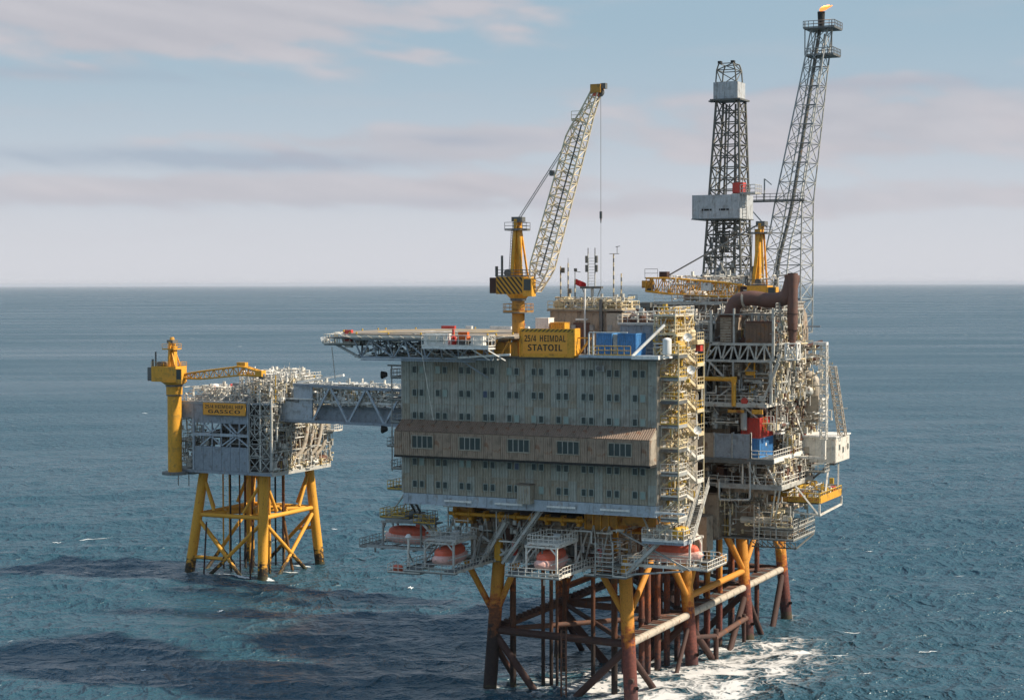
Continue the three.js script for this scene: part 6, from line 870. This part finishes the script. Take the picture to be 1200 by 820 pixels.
station([5.6, 18.1, -0.2], Math.PI / 2, 'white lifeboat davit platform reaching out past the first yellow leg', M.white); lifeboat([5.6, 18.4, -0.2], Math.PI / 2, 'pinkish lifeboat lying broadside beneath the stairs at the sunny corner');
station([-34.6, 17.6, 3.0], -Math.PI / 2, 'dark lifeboat platform sticking out over the sea behind the grey one', M.grey); lifeboat([-34.4, 17.8, 3.0], -Math.PI / 2, 'dull red lifeboat in the shade out on the far left platform');
{ // small raft platform left of the first lifeboat
  thing('raft_platform', 'small outrigger platform with a red life raft canister', 'platform', [-30, 15.6, -7]); bx('deck', M.grating, -31.4, -26.6, 15.9, 16.05, -8.8, -6.4); rail(M.white, [[-26.6, 16.05, -8.8], [-31.4, 16.05, -8.8], [-31.4, 16.05, -6.4]], T, 1.1, 0.05, 0.8); cy('mast', M.white, [-29, 16.05, -7.4], [-29, 20.6, -7.4], 0.16); cy('mast_cap', M.whiteClean, [-29, 20.6, -7.4], [-29, 21.0, -7.4], 0.5, 0.2, 12); bm('mast_arm', M.greyDark, [-29, 18.6, -7.4], [-28.4, 17.4, -7.4], 0.14);
  solo('life_raft', [gvessel([-31.0, 16.5, -7.9], [-29.6, 16.5, -7.9], 0.42, 14), gbox(-30.9, -29.7, 16.05, 16.2, -8.2, -7.6)], M.orange, 'red life raft canister on the little outrigger platform', 'life raft'); solo('life_raft', [gvessel([-28.2, 16.5, -8.1], [-27.0, 16.5, -8.1], 0.4, 14), gbox(-28.1, -27.1, 16.05, 16.2, -8.4, -7.8)], M.whiteClean, 'white life raft canister on the little outrigger platform', 'life raft');
  bm('support', M.galv, [-26.6, 15.9, -7], [-25.2, 17.2, -7], 0.2);
}
{ // walkway that links the stations, hung from the yellow beam
  thing('muster_walkway', 'long grey muster walkway slung under the living quarters', 'walkway', [-14, 18, -1.6]);
  bx('deck', M.grating, -27.6, 0.4, 17.3, 17.5, -1.7, -0.3); rail(M.galv, [[-27.6, 17.5, -1.7], [0.4, 17.5, -1.7]], T, 1.15, 0.05, 1.1); rail(M.galv, [[-27.6, 17.5, -0.35], [0.4, 17.5, -0.35]], T, 1.15, 0.05, 1.1); for (const u of [-25, -20.2, -17.6, -15.2, -4.6, -2.4]) { bm('hanger', M.galv, [u, 22.9, -2.1], [u - 1.4, 17.6, -1.9], 0.18); bm('hanger', M.galv, [u, 22.9, -2.1], [u + 0.6, 17.6, -1.9], 0.14); }
  flight([-16.3, 17.6, -4.6], [-10.6, 25.2, -4.6], 1.1, [0, 1], M.galv, M.galv); flight([-19.8, 17.6, -3.0], [-16.6, 22.8, -3.0], 1.0, [0, 1], M.galv, M.galv); bm('mid_brace', M.galv, [-20.4, 20.6, -2.6], [-17.0, 18.6, -2.6], 0.3); bm('mid_brace', M.galv, [-17.4, 18.4, -3.4], [-13.6, 20.6, -3.4], 0.3); bx('equipment_post', M.yellow, -18.6, -17.7, 17.5, 20.4, -2.8, -2.0); cy('red_cylinder', M.red, [-15.8, 17.5, -2.4], [-15.8, 20.2, -2.4], 0.42, 0.42, 14); cy('red_cylinder', M.red, [-4.2, 17.5, -1.2], [-4.2, 19.8, -1.2], 0.36, 0.36, 14); bx('blue_grey_box', M.fascia, -16.6, -15.0, 17.5, 18.4, -3.4, -2.2); bx('control_box', M.rust, -18, -16.8, 20.2, 21.6, -1.4, -0.6);
  cy('umbrella_lamp', M.galv, [-17.4, 24.4, -4.6], [-17.4, 24.6, -4.6], 0.9, 0.2, 12); cy('lamp_stem', M.galv, [-17.4, 21, -4.6], [-17.4, 24.4, -4.6], 0.08); pipework(110, 802, [-27, 0, 17.5, 22.8, -4.6, -0.4], [M.galv, M.white, M.grey]); clutter(22, 801, [-20, -5, 17.5, 19.6, -1.5, -0.5], [M.greyDark, M.galv, M.rust, M.grey, M.white]);
}
{ // stacked stair cage and ramp at the sunny corner
  thing('corner_stair_cage', 'square grey stair cage beside the first yellow leg', 'stairs', [-1.6, 17, -4.4]);
  for (const [u, v] of [[-2.9, -5.6], [-0.5, -5.6], [-2.9, -3.2], [-0.5, -3.2]]) bm('post', M.galv, [u, 17.0, v], [u, 21.4, v], 0.12); for (let i = 0; i < 8; i++) { const h = 17.2 + i * 0.55; part('rail_ring', [gbeam([-2.9, h, -5.6], [-0.5, h, -5.6], 0.09), gbeam([-0.5, h, -5.6], [-0.5, h, -3.2], 0.09), gbeam([-2.9, h, -5.6], [-2.9, h, -3.2], 0.09)], i < 5 ? M.galv : M.grey); } bx('deck', M.grating, -4.4, 1.4, 16.85, 17.02, -5.8, -2.6); rail(M.white, [[-4.4, 17.02, -5.8], [-3, 17.02, -5.8]], T); rail(M.white, [[-0.4, 17.02, -5.8], [1.4, 17.02, -5.8], [1.4, 17.02, -2.6]], T); part('yellow_locker', [gbox(-0.2, 0.9, 17.05, 18.6, -3.6, -2.8), gbox(0.0, 0.7, 18.6, 19.1, -3.5, -2.9)], M.yellow);
  flight([0.8, 17.2, -4.0], [5.6, 21.9, -4.0], 1.1, [0, 1], M.galv, M.white); bm('truss_arm', M.grey, [-1, 22.6, -3], [9.4, 18.3, -4.4], 0.2); bm('truss_arm', M.grey, [0.4, 17.2, -4.8], [8.6, 18.2, -4.8], 0.2);
  const up = bx('upper_deck', M.greyBlue, 3.2, 8.8, 21.4, 21.9, -5.0, -2.0); bx('deck_edge', M.whiteClean, 3.2, 8.86, 21.75, 21.95, -5.1, -5.0, up); part('handrail', railG([[3.2, 21.95, -5], [8.8, 21.95, -5], [8.8, 21.95, -2]], 1.3, 0.05, 0.8), M.white, up); for (const [a, b] of [[[3.6, 25, -1.6], [6.6, 22, -4.8]], [[1.6, 24.8, -1.2], [4.6, 22, -4.8]], [[5.2, 25.1, -1.4], [8.0, 22, -4.8]]]) bm('strut', M.white, a, b, 0.18); clutter(10, 811, [3.6, 8.4, 21.95, 23.6, -4.6, -2.4], [M.white, M.yellowRail, M.galv]);
}
{ // yellow railed landing and crane hoist left of the quarters
  thing('side_landing', 'small yellow railed landings below the shaded end of the quarters', 'platform', [-33, 22, 0]);
  bx('deck', M.grating, -35.6, -31.2, 22.3, 22.45, -3.4, -0.6); rail(M.yellowRail, [[-31.2, 22.45, -3.4], [-35.6, 22.45, -3.4], [-35.6, 22.45, -0.6]], T, 1.15, 0.05, 0.9); bm('raker', M.galv, [-33, 22.4, -3], [-30.6, 26, -4], 0.2); bm('raker', M.galv, [-34.6, 22.4, -3], [-31.4, 25.9, -4], 0.18); bx('deck', M.grating, -30.4, -27.2, 21.8, 21.95, -3.4, -1); rail(M.yellowRail, [[-30.4, 21.95, -3.4], [-27.2, 21.95, -3.4]], T, 1.15, 0.05, 0.9);
  flight([-25.0, 18.0, -2.6], [-29.2, 21.9, -2.6], 1.0, [0, 1], M.galv, M.yellowRail); bm('beam', M.greyDark, [-30.5, 25.2, -2.6], [-26.6, 25.2, -2.6], 0.2); clutter(12, 821, [-27, -22.8, 20.4, 23.4, 0.4, 3], [M.black, M.greyDark, M.grey]); cy('hoist_post', M.galv, [-25.4, 19, -2.9], [-25.4, 24.4, -2.9], 0.1); bx('hoist_head', M.whiteClean, -26, -24.8, 24.3, 24.5, -3.2, -2.6);
}

// ---------------------------------------------------------------- small platform: jacket
{
  thing('small_jacket', 'bright yellow four legged jacket standing under the small platform', 'jacket', [-105, 0, 70]);
  const Bs = [[-113.6, -1, 60.2], [-97.1, -1, 60.2], [-97.3, -1, 80.6], [-114, -1, 80.6]], Tp = [[-110.6, 20, 61.4], [-97.2, 20, 61.2], [-97.6, 20, 77], [-110.6, 20, 77]], at = (i, h) => mixp(Bs[i % 4], Tp[i % 4], (h + 1) / 21), m = M.legGas;
  for (let i = 0; i < 4; i++) { part('leg', gleg(at(i, -1), at(i, 20), 0.94, 0.88, 20), m); }
  const br = (a, b, r, mm = m) => part('brace', gleg(a, b, r, r, 12), mm);
  for (let i = 0; i < 4; i++) { br(at(i, 11.2), at(i + 1, 11.2), 0.42); br(at(i, 10.6), mixp(at(i, -1), at(i + 1, -1), 0.78), 0.36); br(at(i + 1, 10.6), mixp(at(i, -1), at(i + 1, -1), 0.22), 0.36); const c = mixp(at(i, 11.2), at(i + 1, 11.2), 0.42); br(at(i, 18.6), [lerp(at(i, 11.2)[0], c[0], 0.6), 12, lerp(at(i, 11.2)[2], c[2], 0.6)], 0.34); }
  for (let i = 0; i < 4; i++) { const c = mixp(at(i, 11.2), at(i + 1, 11.2), 0.5); br(at(i + 1, 18.6), [lerp(at(i + 1, 11.2)[0], c[0], 0.6), 12, lerp(at(i + 1, 11.2)[2], c[2], 0.6)], 0.3); br(mixp(at(i, 11), at(i + 1, 11), 0.5), mixp(at(i + 1, 11), at(i + 2, 11), 0.5), 0.3); }
  br(at(0, 11.2), at(2, 11.2), 0.4); br(at(1, 11.2), at(3, 11.2), 0.4); br(at(0, 3.2), mixp(at(0, 3.2), at(1, 3.2), 0.45), 0.36); br(at(2, 7.4), [-101, 6.8, 79], 0.34);
  const r = rng(17); for (let i = 0; i < 22; i++) { const u = lerp(-110, -98.6, (i + 0.5) / 22) + 0.2 * r(), v = lerp(63, 78, r()), k = r(), rr = 0.13 + 0.15 * r(); part('riser', gleg([u, -1, v], [u, 20, v], rr, rr, 10), k < 0.66 ? m : k < 0.86 ? M.conductorDark : M.black); }
  for (const [u, v] of [[-109.8, 59.6], [-99.2, 59.2]]) cy('caisson', M.rustDark, [u, -1, v], [u + 0.6, 10, v + 0.3], 0.16, 0.16, 8); cy('caisson', M.conductorDark, [-98, -1, 72], [-99, 11, 70], 0.3, 0.3, 10); br([-104, 18.5, 67], [-102, 20.2, 64], 0.5); br([-104, 18.5, 67], [-106, 20, 70], 0.5);
  solo('leg_foam', (() => { const G = []; const r2 = rng(5); for (const [u, v, L] of [[-104.5, 59.6, 5.5], [-101, 59.4, 4.5], [-96.2, 60.6, 3.2], [-97.2, 69, 4.5], [-99.2, 77, 4], [-112.2, 60, 2.4]]) { const n = 8, pos = [], uv = []; for (let i = 0; i < n; i++) { const q0 = (t) => { const uu = u + (t - 0.5) * L, w = 0.55 * Math.sin(Math.PI * clamp(t, 0.02, 0.98)) * (0.6 + 0.8 * r2()); return [[uu, v - w], [uu, v + w]]; }, [a, b] = q0(i / n), [c, d] = q0((i + 1) / n), pt = ([x, y]) => [x, seaAt(x, y) + 0.1, -y]; for (const p of [pt(a), pt(c), pt(d), pt(a), pt(d), pt(b)]) { pos.push(...p); uv.push(p[0], p[2]); } } const g = new THREE.BufferGeometry(); g.setAttribute('position', new THREE.Float32BufferAttribute(pos, 3)); g.setAttribute('uv', new THREE.Float32BufferAttribute(uv, 2)); g.computeVertexNormals(); G.push(g); } return mergeGeometries(G); })(), new THREE.MeshStandardMaterial({ color: '#d5dbdb', roughness: 0.9, side: THREE.DoubleSide }), 'thin white foam licking the yellow legs of the small platform', 'foam').userData.kind = 'stuff';
}
// ---------------------------------------------------------------- small platform: topside
{
  thing('small_topside', 'boxy slate grey topside of the small platform, open along its middle band', 'topside', [-104, 19.5, 67]);
  const F = 58.2, U0 = -113.5, UC = -98.6, U1 = -93.6;
  bx('deck', M.greyBlue, -115.6, U1, 19.3, 19.8, F, 78.5); bx('deck_edge', M.galv, U1, U1 + 0.1, 19.2, 19.95, F, 78.5); bx('deck', M.greyDark, -110.6, U1, 26.3, 26.6, F + 0.3, 78); bx('roof_deck', M.greyBlue, U0, U1, 32.2, 32.45, F, 78.5);
  for (let i = 0; i < 6; i++) { const u = -110.6 + i * 2; for (const [a, b, n] of [[19.85, 24.3, 0], [28.6, 32.15, 1]]) bx('wall_panel', M.greyBlue, u + 0.02, u + 1.96, a, b, F + 0.05, F + 0.2); bx('post', M.greyBlue, u - 0.12, u + 0.12, 24.3, 28.6, F, F + 0.2); }
  bx('wall_panel', M.greyBlue, U0, -110.66, 29.4, 32.15, F + 0.05, F + 0.2); bx('post', M.fascia, -98.74, -98.4, 19.8, 32.2, F - 0.1, F + 0.2); bx('post', M.fascia, -110.95, -110.62, 19.8, 29.4, F - 0.1, F + 0.2); bx('mid_beam', M.fascia, -110.6, -98.7, 26.2, 26.75, F - 0.12, F + 0.12);
  for (const [a, b] of [[-108.5, -106.6], [-105, -106.8], [-104, -101.6], [-99, -101.2], [-102.8, -100.9]]) { bm('brace', M.fascia, [a, 28.5, F], [b, 26.7, F], 0.24); bm('brace', M.fascia, [b, 26.3, F], [a + 0.6 * Math.sign(a - b), 24.4, F], 0.24); }
  bx('inner_wall', M.greyDark, -110, -95, 19.9, 32, 66, 66.3); clutter(44, 901, [-110, -99, 24.4, 28.4, 59, 65], [M.greyDark, M.grey, M.black, M.galv]); clutter(18, 902, [-113.4, -111, 20, 29, 59, 66], [M.galv, M.grey, M.white]); bx('wing_deck', M.grating, -115.4, -111, 24.9, 25.1, F, 64); rail(M.galv, [[-111, 25.1, F], [-115.4, 25.1, F]], T); rail(M.galv, [[-111, 19.8, F], [-115.6, 19.8, F], [-115.6, 19.8, 70]], T); bx('wing_deck', M.grating, -116.4, -111, 18.9, 19.2, F + 0.3, 63); for (const u of [-115, -112.6]) bm('dropper', M.grey, [u, 16.6, F + 1], [u, 19, F + 1], 0.14);
  // lattice bay at the corner
  for (const u of [-98.4, -96.0, U1 + 0.05]) bm('lattice_post', u > -97 ? M.white : M.galv, [u, 19.8, F], [u, u > -97 && u < -95 ? 36 : 33.4, F], 0.2); for (let i = 0; i < 5; i++) { const h = 19.9 + i * 2.6; bm('lattice_bar', M.galv, [-98.4, h, F], [U1, h, F], 0.1); bm('lattice_brace', M.galv, [-98.4, h, F - 0.05], [-96, h + 2.6, F - 0.05], 0.1); bm('lattice_brace', M.galv, [-96, h, F - 0.05], [-98.4, h + 2.6, F - 0.05], 0.1); bm('lattice_brace', M.galv, [-96, h, F - 0.05], [U1, h + 2.6, F - 0.05], 0.1); bm('lattice_brace', M.galv, [U1, h, F - 0.05], [-96, h + 2.6, F - 0.05], 0.1); }
  clutter(40, 903, [-98.2, -94, 20, 32, 58.8, 62], [M.greyDark, M.grey, M.brown, M.galv]);
  // sunny side: posts, braces, curved risers and pipework
  for (const v of [F, 64.6, 71.4, 78.2]) bm('column', M.galv, [U1, 19.8, v], [U1, 32.2, v], 0.34); for (const h of [23.6, 27.6, 32]) bm('beam', M.galv, [U1, h, F], [U1, h, 78.3], 0.26); bm('brace', M.white, [U1, 19.9, F], [U1, 24.6, 62.6], 0.24); bm('brace', M.white, [U1, 24.6, 62.6], [U1, 19.9, 66.4], 0.24); bm('brace', M.galv, [U1, 24.6, 71], [U1, 31.8, 77.6], 0.2); bm('post', M.white, [U1, 19.8, 62.6], [U1, 24.6, 62.6], 0.16);
  for (const [v, r2] of [[68.2, 0.42], [70.4, 0.3], [73.2, 0.36], [75.4, 0.36]]) part('curved_riser', gtube([[U1 + 0.2, 30.6, v + 2], [U1 + 0.4, 27, v + 1.4], [U1 + 0.2, 23.4, v], [U1 - 1, 21.2, v - 2]], r2, 10, 24, 0.5), M.pale);
  bx('inner_wall', M.brownDark, -96.6, -96.4, 20, 32, 62, 78); pipework(520, 911, [-96, -92.8, 19.9, 32, 58.4, 78.4], [M.galv, M.white, M.cream, M.grey]); pipework(620, 912, [-101, -92.4, 32.4, 38.2, 58.4, 74], [M.galv, M.white, M.whiteClean]); pipework(300, 913, [-113, -101, 32.5, 35.2, 58.6, 68], [M.galv, M.white]); pipework(120, 914, [-98.4, -93.6, 20, 32.4, 58.2, 60], [M.galv, M.grey, M.greyDark]); pipework(160, 915, [-115, -110.8, 19.9, 29.4, 58.4, 63], [M.galv, M.grey, M.white]);
  clutter(70, 907, [-94.4, -93.2, 20, 31.6, 59, 77], [M.whiteClean, M.white, M.galv, M.cream, M.rust], T, 0.5); clutter(90, 908, [-99.6, -92.8, 32.5, 36.8, 58.6, 72], [M.whiteClean, M.white, M.galv, M.cream], T, 0.5);
  clutter(60, 904, [-96, -93.9, 20, 31.6, 60, 77.6], [M.galv, M.cream, M.white, M.rust, M.pale, M.greyDark]); rail(M.cream, [[U1, 19.9, 64], [U1, 19.9, 78.4]], T, 1.1, 0.06, 0.8); bx('balcony', M.white, U1, U1 + 2.4, 26.2, 26.35, 76, 79); part('handrail', railG([[U1, 26.35, 76], [U1 + 2.4, 26.35, 76], [U1 + 2.4, 26.35, 79]], 1.1, 0.06, 0.8), M.white);
  // roof gear
  rail(M.white, [[U0, 32.45, F + 0.1], [-104, 32.45, F + 0.1]], T, 1.0, 0.05, 0.8); for (let i = 0; i < 4; i++) bm('roof_stay', M.whiteClean, [-107.5 + i * 2.2, 32.5, F + 0.2], [-106.6 + i * 2.2, 34.0, F + 2.2], 0.16); bx('roof_hatch', M.greyBlue, -112, -99, 32.5, 33.6, F + 2.4, F + 8); bx('roof_walk', M.whiteClean, -112.6, -99.4, 32.5, 32.62, F + 0.4, F + 1.8); bx('plant_box', M.greyBlue, -105.4, -101.4, 33.6, 35.8, F + 5, F + 9); bx('plant_box', M.yellowRail, -101.2, -100.4, 33.8, 35.4, F + 4.6, F + 5.6); clutter(34, 905, [-112.6, -103, 33.7, 35.6, F + 3, F + 12], [M.whiteClean, M.white, M.red, M.galv, M.cream]); clutter(58, 906, [-100, -92.6, 32.5, 37.6, F + 1, F + 16], [M.whiteClean, M.white, M.galv, M.cream, M.yellowRail]); bx('roof_rack', M.grating, -98, -93, 36.2, 36.4, F + 6, F + 16); rail(M.white, [[-98, 36.4, F + 6], [-93, 36.4, F + 6], [-93, 36.4, F + 16]], T, 1.2, 0.05, 0.9); for (let i = 0; i < 5; i++) cy('whip', M.galv, [-97 + i * 1.1, 36.4, F + 8], [-97 + i * 1.1, 38.6 + (i % 3) * 0.5, F + 8], 0.06, 0.04, 5);
  for (const u of [-98, -95.4, -93]) bm('rack_post', M.white, [u, 32.4, F + 6], [u, 36.2, F + 6], 0.18); bm('rack_brace', M.white, [-95.4, 32.4, F + 2], [-93.4, 36.2, F + 6], 0.18);
}
board('name_plate', 'orange plate lettered 25/4 HEIMDAL HRP GASSCO on the small platform', signTex('25/4 HEIMDAL HRP', 'GASSCO', '#eda43c', '#2a231a', 215), -108.2, -98.9, 30.15, 32.4, 57.7, M.yellow, false);
crane({ label: 'yellow crane on the corner post of the small platform', u: -113.8, h: 19.3, v: 56.6, pr: 1.3, house: 36.2, body: [-4.0, 1.5, -1.6, 1.8, 2.7], mast: 43.6, mx: -0.4, s: 1, boom: [[-111.8, 37.2, 0.7, 1.2], [-107.5, 37.5, 1.4, 1.5], [-98.6, 38.5, 1.6, 1.5], [-94.8, 38.0, 0.8, 1.1]], bays: 16, chord: 0.15, lace: 0.08, railMat: M.yellow, cwMat: M.greyDark, headMat: M.yellow });
bx('jib_block', M.yellow, -99.6, -97.8, 39.1, 40.0, 56.1, 57.1); cy('pedestal_band', M.greyDark, [-113.8, 33.6, 56.6], [-113.8, 33.8, 56.6], 1.5, 1.5, 18); cy('pedestal_foot', M.grating, [-113.8, 19.0, 56.6], [-113.8, 19.5, 56.6], 2.4, 2.4, 14); cy('pedestal_collar', M.yellow, [-113.8, 33.8, 56.6], [-113.8, 35.4, 56.6], 1.5, 1.5, 18); cy('cap', M.yellow, [-114.2, 43.6, 56.6], [-114.2, 44.4, 56.6], 0.55, 0.35, 14);

// ---------------------------------------------------------------- the bridge between the platforms
{
  thing('bridge', 'long grey truss footbridge joining the small platform to the big one', 'bridge', [-60, 29, 64]);
  const f = 62.0, bk = 66.4, u0 = -94.4, u1 = -22, hb = (u) => lerp(29.3, 28.6, (u - u0) / 70), ht = (u) => lerp(35.9, 34.3, (u - u0) / 70);
  for (const v of [f, bk]) { bm('bottom_chord', M.greyBlue, [u0, hb(u0), v], [u1, hb(u1), v], 0.5); bm('top_chord', M.greyBlue, [-91.2, ht(-91.2), v], [u1, ht(u1), v], 0.5); let up = false; for (let u = -87.2; u < u1 - 3.8; u += 3.75) { bm('web_brace', v === f ? M.fascia : M.greyDark, up ? [u, ht(u), v] : [u, hb(u), v], up ? [u + 3.75, hb(u + 3.75), v] : [u + 3.75, ht(u + 3.75), v], 0.36); up = !up; } }
  bx('end_plate', M.fascia, -94.4, -87.2, 29.4, 33.3, f - 0.2, f + 0.2); bx('end_plate', M.fascia, -91.2, -87.2, 33.3, 35.7, f - 0.1, f + 0.2); bx('end_ledge', M.whiteClean, -97, -87.0, 33.2, 33.4, f - 0.5, f + 0.4); bx('end_lug', M.fascia, -94.6, -93.8, 27.2, 29.3, f - 0.1, f + 0.3); part('side_plate', gbox(-87.2, u1, 29.1, 31.9, 63.4, 63.5), M.greyBlue); part('floor', gbox(u0, u1, 28.9, 29.1, f, bk), M.greyDark); bx('walk_floor', M.grating, -87, u1, 31.95, 32.1, f + 0.3, bk);
  for (let i = 0; i < 5; i++) cy('pipe', [M.whiteClean, M.white, M.galv, M.white, M.pale][i], [-92, 32.8 + (i % 3) * 0.6, f + 1 + i * 0.7], [u1, 32.5 + (i % 3) * 0.6, f + 1 + i * 0.7], [0.34, 0.28, 0.22, 0.36, 0.3][i]); for (let u = -86; u < u1; u += 2.5) bm('pipe_support', M.whiteClean, [u, 32.1, f + 0.8], [u, 34.4, f + 0.8], 0.16); clutter(30, 951, [-92, -66, 34.2, 35.9, f + 0.8, bk - 0.4], [M.whiteClean, M.white, M.galv]); bx('roof_plate', M.whiteClean, -91.2, -78, 35.95, 36.1, f + 0.6, bk); pipework(420, 953, [-90, -60, 32.2, 36.4, f + 0.2, f + 2], [M.whiteClean, M.white, M.galv]); clutter(60, 952, [-86, -66, 33.2, 36.2, f + 0.3, f + 1.6], [M.whiteClean, M.white, M.galv], T, 0.5); part('end_roof', gbeam([-91, 36.2, f + 1], [-82.4, 37.6, f + 3], 0.8, 0.4), M.whiteClean); rail(M.whiteClean, [[-87, 35.2, f + 0.3], [u1, 34.5, f + 0.3]], T, 1.0, 0.05, 1.2); bx('tray', M.whiteClean, -78, -66, 35.3, 35.5, f + 1, bk - 0.6); rail(M.greyDark, [[-93.6, 33.0, f - 0.3], [-90, 32.6, f - 0.3]], T, 0.6, 0.05);
}

// ---------------------------------------------------------------- people on the helideck
function person(at, ry, o, label) {
  const J = o.joints, res = 44, mc = new MarchingCubes(res, new THREE.MeshBasicMaterial(), false, false, 40000); mc.isolation = 0;
  const S = 1.0; // field covers -1..1, one unit is one metre, centred 0.9 m up
  const cap = (p, a, b, ra, rb) => { const ab = [b[0] - a[0], b[1] - a[1], b[2] - a[2]], ap = [p[0] - a[0], p[1] - a[1], p[2] - a[2]], t = clamp((ap[0] * ab[0] + ap[1] * ab[1] + ap[2] * ab[2]) / (ab[0] ** 2 + ab[1] ** 2 + ab[2] ** 2)); return Math.hypot(ap[0] - ab[0] * t, ap[1] - ab[1] * t, ap[2] - ab[2] * t) - lerp(ra, rb, t); };
  const smin = (a, b, k) => { const h = clamp(0.5 + 0.5 * (b - a) / k); return lerp(b, a, h) - k * h * (1 - h); };
  for (let z = 0; z < res; z++) for (let y = 0; y < res; y++) for (let x = 0; x < res; x++) { const p = [(x / res * 2 - 1), (y / res * 2 - 1) + 0.9, (z / res * 2 - 1)]; let d = 9; for (const [a, b, ra, rb] of J) d = smin(d, cap(p, a, b, ra, rb), 0.05); mc.field[x + y * res + z * res * res] = -d; }
  mc.update(); const n = mc.count, pos = mc.positionArray.slice(0, n * 3), g = new THREE.BufferGeometry(), col = new Float32Array(n * 3), uv = new Float32Array(n * 2); for (let i = 0; i < n; i++) { pos[i * 3 + 1] += 0.9; const h = pos[i * 3 + 1], c = o.color(pos[i * 3], h, pos[i * 3 + 2]); col.set(c, i * 3); }
  g.setAttribute('position', new THREE.BufferAttribute(pos, 3)); g.setAttribute('uv', new THREE.BufferAttribute(uv, 2)); g.setAttribute('color', new THREE.BufferAttribute(col, 3)); g.computeVertexNormals();
  thing('person', label, 'person', [0, 0, 0]); part('body', g, new THREE.MeshStandardMaterial({ vertexColors: true, roughness: 0.85 })); const h = o.head; const hg = q(new THREE.SphereGeometry(0.135, 16, 10, 0, 6.283, 0, 1.7)); hg.translate(h[0], h[1] + 0.03, h[2]); part('helmet', hg, new THREE.MeshStandardMaterial({ color: o.helmet, roughness: 0.4 })); T.position.copy(P(...at)); T.rotation.y = ry;
}
const suit = (c, skin = [0.45, 0.26, 0.18]) => (x, h, z) => h > 1.5 ? skin : h < 0.1 ? [0.02, 0.02, 0.02] : c;
const standing = [[[0, 1.02, 0], [0, 1.36, 0], 0.15, 0.17], [[0, 1.38, 0], [0, 1.55, 0.01], 0.08, 0.06], [[0, 1.63, 0.01], [0, 1.7, 0.02], 0.095, 0.1], [[0, 1.62, 0.11], [0, 1.65, 0.11], 0.02, 0.02], [[-0.1, 0.98, 0], [-0.12, 0.52, 0.02], 0.1, 0.075], [[-0.12, 0.52, 0.02], [-0.13, 0.1, -0.02], 0.072, 0.055], [[-0.13, 0.05, -0.02], [-0.14, 0.05, 0.16], 0.055, 0.05], [[0.1, 0.98, 0], [0.12, 0.52, 0.05], 0.1, 0.075], [[0.12, 0.52, 0.05], [0.14, 0.1, 0.02], 0.072, 0.055], [[0.14, 0.05, 0.02], [0.15, 0.05, 0.2], 0.055, 0.05], [[-0.2, 1.42, 0], [-0.29, 1.14, -0.02], 0.075, 0.058], [[-0.29, 1.14, -0.02], [-0.27, 0.88, 0.1], 0.055, 0.042], [[-0.27, 0.87, 0.11], [-0.26, 0.78, 0.14], 0.045, 0.03], [[0.2, 1.42, 0], [0.3, 1.15, 0.02], 0.075, 0.058], [[0.3, 1.15, 0.02], [0.24, 0.98, 0.2], 0.055, 0.042], [[0.24, 0.97, 0.21], [0.2, 0.98, 0.29], 0.045, 0.03]];
person([-23.6, 47.5, 15.5], 0.5, { joints: standing, color: suit([0.42, 0.03, 0.03]), head: [0, 1.72, 0.02], helmet: '#d8d2c4' }, 'person in red overalls and white helmet standing on the helideck edge');
const stoop = [[[0, 0.86, -0.05], [0, 1.12, 0.18], 0.15, 0.17], [[0, 1.14, 0.2], [0, 1.25, 0.3], 0.08, 0.06], [[0, 1.32, 0.34], [0, 1.37, 0.38], 0.095, 0.1], [[-0.1, 0.82, -0.05], [-0.13, 0.46, 0.1], 0.1, 0.075], [[-0.13, 0.46, 0.1], [-0.13, 0.1, -0.05], 0.072, 0.055], [[-0.13, 0.05, -0.05], [-0.14, 0.05, 0.13], 0.055, 0.05], [[0.1, 0.82, -0.05], [0.13, 0.46, 0.14], 0.1, 0.075], [[0.13, 0.46, 0.14], [0.14, 0.1, 0.0], 0.072, 0.055], [[0.14, 0.05, 0], [0.15, 0.05, 0.18], 0.055, 0.05], [[-0.2, 1.16, 0.2], [-0.27, 0.88, 0.28], 0.075, 0.058], [[-0.27, 0.88, 0.28], [-0.2, 0.66, 0.4], 0.055, 0.042], [[-0.2, 0.65, 0.41], [-0.18, 0.57, 0.45], 0.045, 0.03], [[0.2, 1.16, 0.2], [0.28, 0.88, 0.3], 0.075, 0.058], [[0.28, 0.88, 0.3], [0.2, 0.68, 0.44], 0.055, 0.042], [[0.2, 0.67, 0.45], [0.17, 0.59, 0.49], 0.045, 0.03]];
person([-21.4, 47.5, 12.5], -0.8, { joints: stoop, color: (x, h) => h > 1.28 ? [0.45, 0.26, 0.18] : h < 0.1 ? [0.02, 0.02, 0.02] : [0.4, 0.04, 0.03], head: [0, 1.39, 0.38], helmet: '#c9c4b8' }, 'person in red overalls stooping over gear beside the crane');
// gear on the fire gallery
solo('hose_reel', [gcyl([-20.4, 46.9, -11.0], [-20.1, 46.9, -11.0], 0.55, 0.55, 16), gbox(-20.5, -20.0, 45.96, 46.5, -11.3, -10.7), gcyl([-20.3, 47.4, -11], [-20.3, 48.3, -11], 0.16, 0.16, 10)], M.red, 'red hose reel and monitor on the hanging fire gallery', 'hose reel');
solo('orange_canister', [gvessel([-19.6, 47.2, -11.1], [-17.9, 47.2, -11.1], 0.42, 14), gbox(-19.4, -18.1, 47.55, 47.95, -11.4, -10.8)], new THREE.MeshStandardMaterial({ color: '#d0642a', roughness: 0.6 }), 'orange canister on the hanging fire gallery beside the white cabinet', 'canister');

// ---------------------------------------------------------------- sea haze
scene.fog = new THREE.FogExp2(new THREE.Color(0.80, 0.84, 0.92), 0.00002);

renderer.render(scene, camera);
